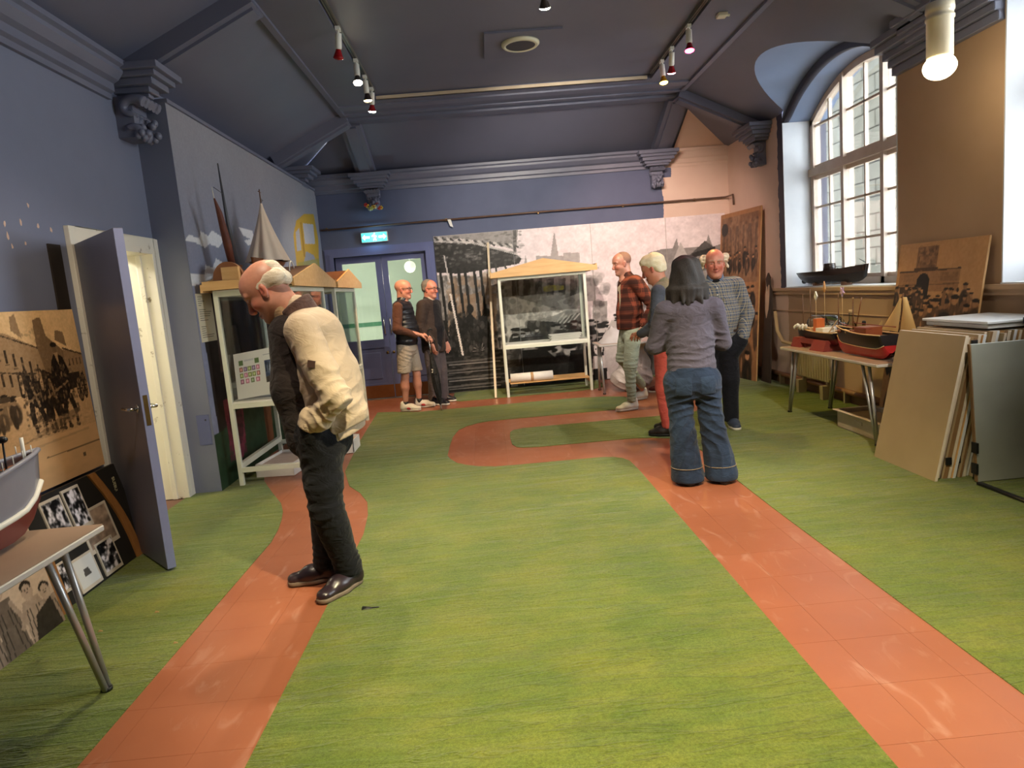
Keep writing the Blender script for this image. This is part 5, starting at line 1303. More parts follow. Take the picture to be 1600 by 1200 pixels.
MB().box((3.95, 7.35, 1.2615), (4.05, 7.40, 1.30)).box((3.95, 8.0, 1.2615), (4.05, 8.05, 1.30)).build('cradle', M_dkwood, sh)

# ------------------------------------------------------------------ radiator and heating pipes under the window
rd = thing('radiator', 'tan painted panel radiator on feet under the window', 'radiator', (3.74, 7.4, 0))
M_rad = mat('radiator_paint', '#a69678', '#b0a082', 4, .5)
MB().box((3.70, 7.22, .20), (3.78, 7.98, .66)).build('radiator_panel', M_rad, rd, bevel=.01)
for k in range(12): MB().box((3.694, 7.26 + k * .06, .22), (3.702, 7.285 + k * .06, .64)).build('rib', M_rad, rd)
for y in (7.28, 7.86): MB().box((3.66, y, .005), (3.755, y + .07, .16)).box((3.72, y + .01, .16), (3.76, y + .05, .20)).build('foot', M_rad, rd)
MB().ell((3.72, 7.14, .22), (.03, .03, .04)).tube([(3.72, 7.22, .24), (3.72, 7.10, .24)], .015, 8).build('valve', M_rad, rd)
pp = thing('heating_pipe', 'brown heating pipes running along the skirting below the window', 'pipe', (3.79, 7.5, .1))
MB().tube([(3.79, 9.2, .13), (3.79, 8.2, .13), (3.79, 5.0, .12)], .028, 10).build('pipe_run', mat('pipe_paint', '#8a5c40', '#9a6a4c', 6, .5), pp)
for y in (8.6, 7.0, 5.6): MB().box((3.76, y, .003), (3.82, y + .03, .13)).build('pipe_bracket', M_rad, pp)
hs = thing('flexible_hose', 'tan flexible hose curving from the cutout board to the radiator', 'hose', (3.7, 8.2, .6))
MB().tube([(3.77, 8.72, .95), (3.74, 8.60, .70), (3.72, 8.40, .58), (3.72, 8.15, .57), (3.73, 7.9, .60)], .022, 10).build('hose_tube', M_rope, hs)
MB().tube([(3.73, 7.9, .60), (3.74, 7.9, .40)], .02, 8).build('hose_end', M_rad, hs)

# ------------------------------------------------------------------ clear storage box under the table end
bx_ = thing('storage_box', 'clear plastic storage box on the carpet behind the tan boards', 'storage box', (3.36, 5.68, .0045))
M_clear = mat('milky_plastic', '#b9aa98', '#c8bbab', 5, .3)
x0, x1, y0, y1, h = 3.16, 3.50, 5.30, 6.02, .17
ib = MB(); t_ = .02
for (a0, a1, b0_, b1_) in ((x0, x1, y0, y0 + .006), (x0, x1, y1 - .006, y1), (x0, x0 + .006, y0, y1), (x1 - .006, x1, y0, y1)):
    ib.hexa([(a0 + (t_ if a0 < 3.37 and a1 < 3.37 else t_ * (1 if a0 == x0 else -1)) if False else a0, b0_, .006), (a1, b0_, .006), (a1, b1_, .006), (a0, b1_, .006), (a0, b0_, h), (a1, b0_, h), (a1, b1_, h), (a0, b1_, h)])
ib.box((x0, y0, .0045), (x1, y1, .01)); ib.build('box_wall', M_clear, bx_)
rim = MB(); rim.box((x0 - .03, y0 - .03, h - .012), (x1 + .03, y0 + .01, h)); rim.box((x0 - .03, y1 - .01, h - .012), (x1 + .03, y1 + .03, h)); rim.box((x0 - .03, y0, h - .012), (x0 + .01, y1, h)); rim.box((x1 - .01, y0, h - .012), (x1 + .03, y1, h)); rim.build('box_rim', M_clear, bx_, bevel=.004)
MB().box((x0 + .01, y0 + .01, .11), (x1 - .01, y1 - .01, .13)).build('box_contents', M_rope, bx_); MB().box((x0 - .008, 5.6, .09), (x0, 5.72, .12)).build('clip', M_clear, bx_)
MB().ell((3.28, 5.42, .14), (.05, .06, .02)).build('brown_item', M_hullbr, bx_)

# ------------------------------------------------------------------ leaning display boards
M_tanb = mat('tan_hardboard', '#a08c6a', '#ad9876', 1.6, .5, bump=.02, bscale=80); M_pale = mat('pale_edge', '#c8bba8', '#d6cab8', 8, .6); M_dkb = mat('brown_edge', '#7a5c3c', '#8a6a46', 8, .6); M_whb = mat('white_laminate', '#c9cdd2', '#d6dadf', 3, .35)
def leaning(label, xb, xt, y0, y1, z1, th, m1, m2, clips=0):
    t = thing('display_board', label, 'board', ((xb + xt) / 2, (y0 + y1) / 2, 0), 'boards stacked against the window wall')
    MB().hexa([(xb, y0, .005), (xb + th, y0, .005), (xb + th, y1, .005), (xb, y1, .005), (xt, y0, z1), (xt + th, y0, z1), (xt + th, y1, z1), (xt, y1, z1)]).build('board', m1, t)
    e = .0015
    MB().hexa([(xb + e, y0 - .0015, .005), (xb + th - e, y0 - .0015, .005), (xb + th - e, y0, .005), (xb + e, y0, .005), (xt + e, y0 - .0015, z1 + .001), (xt + th - e, y0 - .0015, z1 + .001), (xt + th - e, y0, z1 + .001), (xt + e, y0, z1 + .001)]).build('board_edge', m2, t)
    MB().hexa([(xt + e, y0, z1), (xt + th - e, y0, z1), (xt + th - e, y1, z1), (xt + e, y1, z1), (xt + e, y0, z1 + .0015), (xt + th - e, y0, z1 + .0015), (xt + th - e, y1, z1 + .0015), (xt + e, y1, z1 + .0015)]).build('board_edge', m2, t)
    for k in range(clips):
        z = .10 + k * .78; x = xb + (xt - xb) * z / z1
        MB().box((x - .004, y0 - .012, z), (x + th + .004, y0, z + .05)).build('hinge_clip', M_black, t)
leaning('large tan hardboard panel at the front of the leaning stack', 2.885, 3.09, 4.25, 4.955, .965, .022, M_tanb, M_pale)
xs = 2.935; rnd = random.Random(11)
descr = ['yellowish wooden board just behind the front tan panel', 'framed board with black hinge clips near the stack front', 'thin brown board third from the front of the stack']
ORD = ['first', 'second', 'third', 'fourth', 'fifth', 'sixth', 'seventh', 'eighth', 'ninth', 'tenth', 'eleventh', 'twelfth', 'thirteenth', 'fourteenth', 'fifteenth', 'sixteenth', 'seventeenth', 'eighteenth', 'nineteenth', 'twentieth', 'twenty-first', 'twenty-second']
i = 0
while xs < 3.42:
    th = rnd.choice([.018, .022, .026, .03]); z1 = .955 + rnd.random() * .03 if xs > 2.97 else .945
    xt = xs + .20 - .0 * i + (3.42 - xs) * .0
    if xt + th > 3.83 - .18: break
    lab = descr[i] if i < 3 else '%s board in the leaning stack, %s from the front' % (('pale edged', 'brown edged', 'cream edged', 'white edged')[i % 4], ORD[i + 1])
    dy = rnd.random() * .05
    leaning(lab, xs, xs + .205, 4.27 + dy, 4.97 + dy, z1, th, M_tanb if i % 3 else M_wood, (M_pale, M_dkb, M_pale, M_whb)[i % 4], 2 if i in (1, 4, 9) else 0)
    xs += th + .005; i += 1
# white framed panels lying flat on the stack
wf = thing('white_panel', 'white framed panel lying flat on top of the board stack', 'panel', (3.54, 4.63, 1.0))
MB().box((3.28, 4.31, 1.022), (3.80, 4.98, 1.040)).build('panel_top', M_whb, wf, bevel=.003); MB().box((3.30, 4.33, .990), (3.80, 4.96, 1.018)).build('panel_lower', M_whb, wf, bevel=.003); MB().box((3.31, 4.34, 1.016), (3.79, 4.95, 1.023)).build('dark_gap', M_black, wf)
MB().tube([(3.55, 4.30, 1.03), (3.58, 4.27, 1.02), (3.62, 4.28, 1.0), (3.66, 4.31, .995)], .012, 8).box((3.52, 4.285, 1.012), (3.60, 4.31, 1.05)).build('blue_strap', mat('navy_strap', '#1d2440', '#262e4c', 6, .6), wf)
# grey panel facing the room and its black base bar
gp = thing('grey_panel', 'pale grey panel standing at the near side of the board stack', 'panel', (3.45, 4.18, 0))
MB().hexa([(3.115, 4.155, .008), (3.83, 4.155, .008), (3.83, 4.178, .008), (3.115, 4.178, .008), (3.115, 4.235, .91), (3.83, 4.235, .91), (3.83, 4.258, .91), (3.115, 4.258, .91)]).build('panel_face', mat('grey_laminate', '#8f938c', '#a0a49c', 1.5, .35), gp, bevel=.002)
MB().hexa([(3.108, 4.157, .008), (3.116, 4.157, .008), (3.116, 4.18, .008), (3.108, 4.18, .008), (3.108, 4.237, .91), (3.116, 4.237, .91), (3.116, 4.26, .91), (3.108, 4.26, .91)]).build('panel_edge', M_dkb, gp)
for z in (.06, .2): MB().box((3.098, 4.15, z), (3.112, 4.20, z + .07)).build('black_clip', M_black, gp)
bb_ = thing('base_bar', 'black metal base bar lying on the carpet by the grey panel', 'bar', (3.09, 3.6, .005))
MB().box((3.075, 3.0, .0045), (3.11, 4.12, .022)).build('bar_body', M_black, bb_, bevel=.003)

# ------------------------------------------------------------------ bag and bundle by the back table
ck = thing('draped_cloth', 'crumpled white cloth lying on the small back table', 'cloth', (1.75, 9.2, .69))
m_ = MB(); rnd = random.Random(3); rows = [[V((1.50 + .45 * u, 9.0 + .40 * v, .694 + .20 * max(0, math.sin(3.1 * u) * math.sin(3.1 * v)) * (.6 + .6 * rnd.random()))) for u in [k / 12 for k in range(13)]] for v in [k / 12 for k in range(13)]]
m_.grid(rows); m_.grid([[p + V((0, 0, -.003)) for p in r] for r in rows]); m_.build('cloth_body', mat('white_cloth', '#bdb6b4', '#cac3c1', 5, .8), ck)
shb = thing('shoe_pile', 'pair of dark shoes under the small back table', 'shoes', (2.35, 9.0, 0))
for k, (x, y) in enumerate(((2.20, 8.86), (2.38, 8.95))):
    MB().ell((x, y, .045), (.13, .05, .042), 12, 8).ell((x + .07, y, .075), (.06, .045, .045), 10, 7).build('shoe', M_dkwood if k else mat('red_leather', '#5a1f1c', '#6a2826', 5, .4), shb); MB().box((x - .13, y - .045, .005), (x + .13, y + .045, .02)).build('sole', M_white, shb)

# ------------------------------------------------------------------ small bits on the carpet
nb = thing('black_scrap', 'small black plastic scrap on the carpet by the brown shoes', 'scrap', (-.72, 3.17, .005))
MB().hexa([(-.75, 3.16, .0045), (-.70, 3.165, .0045), (-.70, 3.185, .0045), (-.75, 3.18, .0045), (-.745, 3.165, .02), (-.72, 3.17, .012), (-.72, 3.178, .012), (-.745, 3.175, .02)]).box((-.70, 3.17, .0045), (-.665, 3.178, .009)).build('scrap_body', M_black, nb)
for k, (x, y) in enumerate(((-1.60, 3.0), (-2.06, 3.2), (-1.86, 3.36))):
    sc = thing('paper_scrap', ['tan litter scrap close to the red path edge', 'reddish litter scrap on the dark carpet by the children photograph', 'pale litter scrap on the carpet door scrape'][k], 'scrap', (x, y, .005))
    MB().hexa([(x, y, .0045), (x + .022, y + .004, .0045), (x + .018, y + .014, .0045), (x + .002, y + .012, .0045), (x + .004, y + .004, .011), (x + .016, y + .006, .008), (x + .014, y + .011, .008), (x + .004, y + .010, .012)]).build('scrap_body', mat('dry_leaf', '#9a7a4a', '#a8885a', 6, .8), sc)
# ------------------------------------------------------------------ people: smooth solids on a grid, skinned with surface nets
class Field:
    def __init__(s, lo, hi, h):
        s.lo = np.array(lo, float); s.h = h; s.n = (np.ceil((np.array(hi) - s.lo) / h).astype(int) + 1)
        s.D = np.full(s.n, 0.5, np.float32)
    def sub(s, lo, hi, pad):
        a = np.clip(np.floor((np.array(lo) - pad - s.lo) / s.h).astype(int), 0, s.n - 1); b = np.clip(np.ceil((np.array(hi) + pad - s.lo) / s.h).astype(int) + 1, 1, s.n)
        ax = [(s.lo[i] + s.h * np.arange(a[i], b[i])).astype(np.float32) for i in range(3)]
        return tuple(slice(a[i], b[i]) for i in range(3)), ax[0][:, None, None], ax[1][None, :, None], ax[2][None, None, :]
    def put(s, sl, d, k, mode='add'):
        A = s.D[sl]
        if A.size == 0: return
        if mode == 'add':
            h = np.maximum(k - np.abs(A - d), 0) / max(k, 1e-6); s.D[sl] = np.minimum(A, d) - h * h * k * .25
        elif mode == 'cut':
            d = -d; h = np.maximum(k - np.abs(A - d), 0) / max(k, 1e-6); s.D[sl] = np.maximum(A, d) + h * h * k * .25
    def cone(s, a, b, ra, rb, k=.02, flat=None, mode='add'):
        """round cone; flat=(direction, factor) squeezes the section along a direction"""
        a, b = np.array(a, float), np.array(b, float); R = max(ra, rb) * (1.0 if not flat else max(1, 1 / min(1, flat[1])))
        R = max(ra, rb) * (1 if not flat or flat[1] <= 1 else flat[1])
        sl, X, Y, Z = s.sub(np.minimum(a, b) - R, np.maximum(a, b) + R, k + 2 * s.h)
        ba = b - a; L = ba @ ba + 1e-9
        px, py, pz = X - a[0], Y - a[1], Z - a[2]
        t = np.clip((px * ba[0] + py * ba[1] + pz * ba[2]) / L, 0, 1)
        qx, qy, qz = px - t * ba[0], py - t * ba[1], pz - t * ba[2]
        d2 = qx * qx + qy * qy + qz * qz
        if flat:
            f = np.array(flat[0], float); f /= np.linalg.norm(f); c = qx * f[0] + qy * f[1] + qz * f[2]
            d2 = d2 - c * c + (c / flat[1]) ** 2
            d = (np.sqrt(d2) - (ra + (rb - ra) * t)) * min(1, flat[1] ** .5)
        else: d = np.sqrt(d2) - (ra + (rb - ra) * t)
        s.put(sl, d, k, mode)
    def ell(s, c, r, k=.02, R=None, mode='add'):
        c = np.array(c, float); r = np.array(r, float); m = r.max()
        sl, X, Y, Z = s.sub(c - m, c + m, k + 2 * s.h)
        px, py, pz = X - c[0], Y - c[1], Z - c[2]
        if R is not None:   # rows of R are the ellipsoid's axes
            px, py, pz = (R[0][0] * px + R[0][1] * py + R[0][2] * pz, R[1][0] * px + R[1][1] * py + R[1][2] * pz, R[2][0] * px + R[2][1] * py + R[2][2] * pz)
        q = np.sqrt((px / r[0]) ** 2 + (py / r[1]) ** 2 + (pz / r[2]) ** 2); g = np.sqrt((px / r[0] ** 2) ** 2 + (py / r[1] ** 2) ** 2 + (pz / r[2] ** 2) ** 2)
        d = q * (q - 1) / np.maximum(g, 1e-6)
        s.put(sl, d, k, mode)
    def grid(s):
        return [(s.lo[i] + s.h * np.arange(s.n[i])).astype(np.float32).reshape([-1 if j == i else 1 for j in range(3)]) for i in range(3)]
    def plane(s, p, n, k=.008):
        """remove the side the normal points to"""
        X, Y, Z = s.grid(); n = np.array(n, float); n /= np.linalg.norm(n)
        d = (X - p[0]) * n[0] + (Y - p[1]) * n[1] + (Z - p[2]) * n[2]
        h = np.maximum(k - np.abs(s.D - d), 0) / k; s.D = np.maximum(s.D, d) + h * h * k * .25
    def wrinkle(s, amp, freq=22, seed=0, aniso=(1, 1, 1)):
        r = np.random.default_rng(seed); X, Y, Z = s.grid(); acc = 0
        for i in range(5):
            k = r.normal(size=3) * np.array(aniso); k = k / np.linalg.norm(k) * freq * (.6 + .35 * i)
            w = r.normal(size=3); w = w / np.linalg.norm(w) * freq * .45
            acc = acc + np.sin(k[0] * X + k[1] * Y + k[2] * Z + 1.6 * np.sin(w[0] * X + w[1] * Y + w[2] * Z + r.random() * 6) + r.random() * 6) * (1 / (1 + .5 * i))
        s.D = s.D + (amp * .45) * acc.astype(np.float32)
    def crease(s, p, axis, amp, per, rad, seed=0):
        """a bundle of sharp cloth folds across an axis, fading out with distance"""
        p = np.array(p, float); sl, X, Y, Z = s.sub(p - rad * 1.6, p + rad * 1.6, 0)
        if s.D[sl].size == 0: return
        r = np.random.default_rng(seed); ax = np.array(axis, float); ax /= np.linalg.norm(ax); w = r.normal(size=3); w /= np.linalg.norm(w)
        px, py, pz = X - p[0], Y - p[1], Z - p[2]; q = (px * ax[0] + py * ax[1] + pz * ax[2])
        wob = np.sin((px * w[0] + py * w[1] + pz * w[2]) * (3.5 / rad) + r.random() * 6) * .9
        rid = (1 - np.abs(np.sin(q * np.pi / per + wob))) ** 1.6
        s.D[sl] += (amp * (.5 - rid) * np.exp(-(px * px + py * py + pz * pz) / (rad * rad) * 1.4)).astype(np.float32)
    def mesh(s):
        D = s.D; ins = D < 0; nx, ny, nz = D.shape
        c = ins[:-1, :-1, :-1].astype(np.int8)
        tot = sum(ins[i:nx - 1 + i, j:ny - 1 + j, k:nz - 1 + k].astype(np.int8) for i in (0, 1) for j in (0, 1) for k in (0, 1))
        act = (tot > 0) & (tot < 8); I, J, K = np.nonzero(act)
        vid = np.full(act.shape, -1, np.int64); vid[I, J, K] = np.arange(len(I))
        acc = np.zeros((len(I), 3)); cnt = np.zeros(len(I))
        corner = [(i, j, k) for i in (0, 1) for j in (0, 1) for k in (0, 1)]
        val = {q: D[I + q[0], J + q[1], K + q[2]] for q in corner}
        for q in corner:
            for ax in range(3):
                if q[ax]: continue
                e = list(q); e[ax] = 1; e = tuple(e); a, b = val[q], val[e]; m = (a < 0) != (b < 0)
                t = np.where(m, a / np.where(m, a - b, 1), 0)
                p = np.array(q, float)[None, :].repeat(len(I), 0); p[:, ax] = t
                acc += p * m[:, None]; cnt += m
        P = (np.stack([I, J, K], 1) + acc / np.maximum(cnt, 1)[:, None]) * s.h + s.lo
        Q = []
        for ax in range(3):
            sa = [slice(None)] * 3; sb_ = [slice(None)] * 3; sa[ax] = slice(0, -1); sb_[ax] = slice(1, None)
            m = ins[tuple(sa)] != ins[tuple(sb_)]; i, j, k = np.nonzero(m); u, v = (ax + 1) % 3, (ax + 2) % 3
            ijk = np.stack([i, j, k], 1); ok = (ijk[:, u] > 0) & (ijk[:, v] > 0) & (ijk[:, u] < act.shape[u]) & (ijk[:, v] < act.shape[v]); ijk = ijk[ok]
            fl = ins[tuple(ijk.T)]
            def g(du, dv):
                q = ijk.copy(); q[:, u] -= du; q[:, v] -= dv; return vid[q[:, 0], q[:, 1], q[:, 2]]
            quad = np.stack([g(1, 1), g(0, 1), g(0, 0), g(1, 0)], 1); quad[~fl] = quad[~fl][:, ::-1]; Q.append(quad)
        Q = np.concatenate(Q); Q = Q[(Q >= 0).all(1)]
        # one relaxation step softens the grid
        for _ in range(2):
            A = np.zeros_like(P); n = np.zeros(len(P))
            for a, b in ((0, 1), (1, 2), (2, 3), (3, 0)):
                np.add.at(A, Q[:, a], P[Q[:, b]]); np.add.at(A, Q[:, b], P[Q[:, a]]); np.add.at(n, Q[:, a], 1); np.add.at(n, Q[:, b], 1)
            P = P * .45 + .55 * A / np.maximum(n, 1)[:, None]
        return P, Q
def sdf_obj(name, parts, material, parent, paint=None):
    """parts: list of (P, Q); joined into one mesh object"""
    o = 0; PP = []; QQ = []
    for P, Q in parts: PP.append(P); QQ.append(Q + o); o += len(P)
    P = np.concatenate(PP); Q = np.concatenate(QQ)
    me = np_mesh(name, P - np.array(worldloc(parent)), Q, True)
    if paint is not None:
        col = np.ones((len(P), 4), np.float32); a = np.clip(paint(P), 0, 1)
        col[:, :3] = np.where(a <= .04045, a / 12.92, ((a + .055) / 1.055) ** 2.4)
        at = me.color_attributes.new('print', 'FLOAT_COLOR', 'POINT'); at.data.foreach_set('color', col.ravel())
    return link(name, me, material, parent)

def skin_mat():
    m, nt, b = nodes_of('skin'); a = nt.nodes.new('ShaderNodeVertexColor'); a.layer_name = 'print'
    f = add_noise(nt, 60, 4); nt.links.new(mixc(nt, .18, a.outputs[0], ramp(nt, f, '#9a6a58', '#ffffff'), 'MULTIPLY'), b.inputs['Base Color'])
    b.inputs['Roughness'].default_value = .45; b.inputs['Subsurface Weight'].default_value = .12; b.inputs['Subsurface Radius'].default_value = (.02, .008, .005); b.inputs['Subsurface Scale'].default_value = .3
    return m
M_skin = skin_mat()
def cloth(name, c1, c2=None, scale=8, rough=.85, bump=.15, bscale=160, spec=.2, crumple=.5):
    """woven cloth: fine weave plus soft crumpling"""
    if name in MATS: return MATS[name]
    m, nt, b = nodes_of(name); b.inputs['Roughness'].default_value = rough; b.inputs['Specular IOR Level'].default_value = spec
    nt.links.new(ramp(nt, add_noise(nt, scale, 4), c1, c2 or c1), b.inputs['Base Color'])
    n1 = add_noise(nt, 11, 3, .5, dist=1.2, stretch=(1, 1, 1.5)); n2 = add_noise(nt, bscale, 3)
    h = mth(nt, 'ADD', mth(nt, 'MULTIPLY', n1, 1.0), mth(nt, 'MULTIPLY', n2, bump * .12)); bumpit(nt, b, h, crumple, .03)
    b.inputs['Sheen Weight'].default_value = .08
    return m
N = lambda v: np.array(v, float) / np.linalg.norm(v)

class Frame:
    """local forward / left / up coordinates at a base point"""
    def __init__(s, x, y, yaw): s.o = np.array((x, y, 0.)); s.f = np.array((math.cos(yaw), math.sin(yaw), 0)); s.l = np.array((-math.sin(yaw), math.cos(yaw), 0)); s.u = np.array((0, 0, 1.))
    def __call__(s, f, l, z): return s.o + s.f * f + s.l * l + s.u * z
    def vec(s, f, l, z): return s.f * f + s.l * l + s.u * z

def head(c, fwd, up, sc=1.0, h=.005, neck_to=None, skin=(.80, .52, .42), brow=(.5, .42, .36), smile=0.0, flush=.5, neck_r=.058, beard=0.0):
    c = np.array(c, float); f = N(fwd); u = N(np.array(up) - f * np.dot(up, f)); l = np.cross(u, f); R = [f, l, u]
    w = lambda a, b, z: c + (f * a + l * b + u * z) * sc
    ext = .17 * sc; lo = c - ext; hi = c + ext
    if neck_to is not None: lo = np.minimum(lo, np.array(neck_to) - .09); hi = np.maximum(hi, np.array(neck_to) + .09)
    F = Field(lo, hi, h)
    e = lambda p, r, k=.02, mode='add', RR=None: F.ell(w(*p), np.array(r) * sc, k * sc, RR or R, mode)
    cn = lambda a, b, ra, rb, k=.02, mode='add': F.cone(w(*a), w(*b), ra * sc, rb * sc, k * sc, None, mode)
    e((-.018, 0, .040), (.100, .077, .086), .02); e((.022, 0, -.025), (.070, .064, .092), .03); e((.030, 0, .045), (.066, .066, .060), .03)
    cn((.015, .042, -.055), (.062, .016, -.098), .026, .022, .03); cn((.015, -.042, -.055), (.062, -.016, -.098), .026, .022, .03)
    e((.072, 0, -.104), (.022, .024, .018), .02)
    for s_ in (1, -1):
        e((.060, .036 * s_, -.030 + .006 * smile), (.028, .024, .024 + .004 * smile), .02)
        cn((.090, .014 * s_, .027), (.077, .050 * s_, .024), .012, .010, .012)
        e((-.002, .079 * s_, -.008), (.017, .010, .033), .006, RR=[N(f + u * .25), l, N(u - f * .25)]); e((.006, .090 * s_, -.004), (.009, .007, .018), .006, 'cut')
        e((.098, .031 * s_, .005), (.020, .021, .012), .012, 'cut'); e((.081, .031 * s_, .005), (.0125, .0145, .0105), .002); cn((.070, .046 * s_, -.018), (.080, .020 * s_, -.020), .006, .005, .006)
        cn((.100, .020 * s_, -.046), (.080, .034 * s_, -.072), .0016, .0016, .006, 'cut')
        e((.106, .012 * s_, -.042), (.010, .0085, .008), .008)
    cn((.092, 0, .016), (.114, 0, -.032), .008, .0125, .012)
    w_ = .020 + .010 * smile
    for s_ in (1, -1):
        cn((.092, 0, -.066), (.080, w_ * s_, -.066 + .010 * smile), .0075, .005, .006); cn((.091, 0, -.077), (.079, w_ * s_, -.074 + .010 * smile), .008, .005, .006)
        cn((.097, 0, -.0715), (.086, (w_ + .004) * s_, -.0705 + .011 * smile), .0022, .002, .003, 'cut')
    if neck_to is not None: F.cone(w(-.028, 0, -.055), neck_to, neck_r * sc, (neck_r + .012) * sc, .035); F.cone(w(.02, 0, -.085), np.array(neck_to) + f * .02, .03 * sc, .05 * sc, .03)
    P, Q = F.mesh()
    def paint(V_):
        q = (V_ - c) / sc; a, b, z = q @ f, q @ l, q @ u
        col = np.ones((len(V_), 3)) * np.array(skin)
        red = np.array((skin[0] * .97, skin[1] * .72, skin[2] * .70))
        def bl(m, cc):
            nonlocal col; m = np.clip(m, 0, 1)[:, None]; col = col * (1 - m) + np.array(cc) * m
        g = lambda p, r: np.exp(-(((a - p[0]) ** 2 + (np.abs(b) - p[1]) ** 2 + (z - p[2]) ** 2) / r ** 2))
        bl(flush * g((.07, .040, -.032), .032), red); bl(flush * g((.112, 0, -.034), .024), red); bl(flush * .9 * g((0, .085, -.008), .03), red); bl(flush * .45 * g((.07, .0, .08), .05), red)
        lip = g((.094, .0, -.071), .020) * (np.abs(z + .0715 - .011 * smile * np.clip(np.abs(b) / .03, 0, 1)) < .011); bl(lip * .8, (skin[0] * .80, skin[1] * .52, skin[2] * .52))
        bl((a > .074) * (np.abs(z + .0715 - .012 * smile * np.clip(np.abs(b) / .03, 0, 1)) < .0022) * (np.abs(b) < w_ + .002) * .8, (.25, .1, .1))
        bl(((np.abs(np.abs(b) - .031) < .0105) & (np.abs(z - .006) < .0046 * (1 - .5 * smile)) & (a > .07)) * .9, (.78, .76, .74)); bl(((np.hypot(np.abs(b) - .031, (z - .006) * (1 + smile)) < .0048) & (a > .07)) * 1., (.12, .10, .10))
        bl(((np.abs(np.abs(b) - .031) < .0135) & (np.abs(z - .0125) < .0022) & (a > .06)) * .7, (skin[0] * .5, skin[1] * .42, skin[2] * .4))
        bl(((np.abs(np.abs(b) - .031) < .020) & (np.abs(z - .030) < .0055) & (a > .055)) * .7, brow)
        bl(((np.abs(b) > .084) & (np.abs(a - .004) < .008) & (np.abs(z + .004) < .016)) * .6, (skin[0] * .6, skin[1] * .4, skin[2] * .35))
        if beard: bl(beard * ((a > .02) & (z < -.045) & (z > -.13)) * 1., tuple(v * .72 + .06 for v in skin))
        return col
    return (P, Q), paint, (w, R)
def hair_field(wf, R, sc, parts, cuts, h=.006, amp=.003, freq=90):
    c = wf(0, 0, 0); F = Field(c - .24 * sc, c + .24 * sc, h)
    for p, r, k in parts: F.ell(wf(*p), np.array(r) * sc, k * sc, R)
    for p, r, k in cuts: F.ell(wf(*p), np.array(r) * sc, k * sc, R, 'cut')
    F.wrinkle(amp, freq, 3)
    return F.mesh()
def hand(wrist, d, pn, thumb, size=1.0, curl=.6, h=.0045, spread=1.0):
    """d: along the fingers, pn: palm normal (the way fingers curl), thumb: +1/-1 side"""
    wrist = np.array(wrist, float); d = N(d); pn = N(np.array(pn) - d * np.dot(pn, d)); sdv = np.cross(d, pn) * thumb
    F = Field(wrist - .21 * size, wrist + .21 * size, h)
    w = lambda a, b, z: wrist + (d * a + sdv * b + pn * z) * size
    F.cone(w(-.05, 0, 0), w(.015, 0, 0), .027 * size, .026 * size, .02, (pn, .75)); F.cone(w(.02, .012, 0), w(.085, .022, 0), .022 * size, .020 * size, .02, (pn, .62)); F.cone(w(.02, -.012, 0), w(.08, -.024, 0), .021 * size, .019 * size, .02, (pn, .62)); F.cone(w(.03, 0, .003), w(.085, 0, 0), .022 * size, .020 * size, .02, (pn, .65))
    for i, (b, L, r) in enumerate(((.030, .074, .0088), (.010, .082, .0092), (-.010, .076, .0088), (-.029, .060, .0078))):
        p = w(.088 - .006 * abs(i - 1), b * spread, 0); ang = curl * (.55 + .06 * i); seg = [.45, .31, .24]
        dir0 = 0
        for j in range(3):
            dir0 += ang * (1.0 if j else .8); dd = (d * math.cos(dir0) + pn * math.sin(dir0) + sdv * (b * 1.2 if j == 0 else 0)); q = p + dd * L * seg[j] * size
            F.cone(p, q, r * size * (1 - .08 * j), r * size * (1 - .08 * (j + 1)), .004); p = q
    t0, t1 = w(.022, .026, .006), w(.055, .050, .020 + .012 * curl); t2 = w(.080, .050 - .012 * curl, .030 + .022 * curl); t3 = w(.100, .044 - .02 * curl, .036 + .03 * curl)
    F.cone(t0, t1, .014 * size, .0115 * size, .012); F.cone(t1, t2, .0110 * size, .0098 * size, .004); F.cone(t2, t3, .0098 * size, .0085 * size, .003)
    return F.mesh()
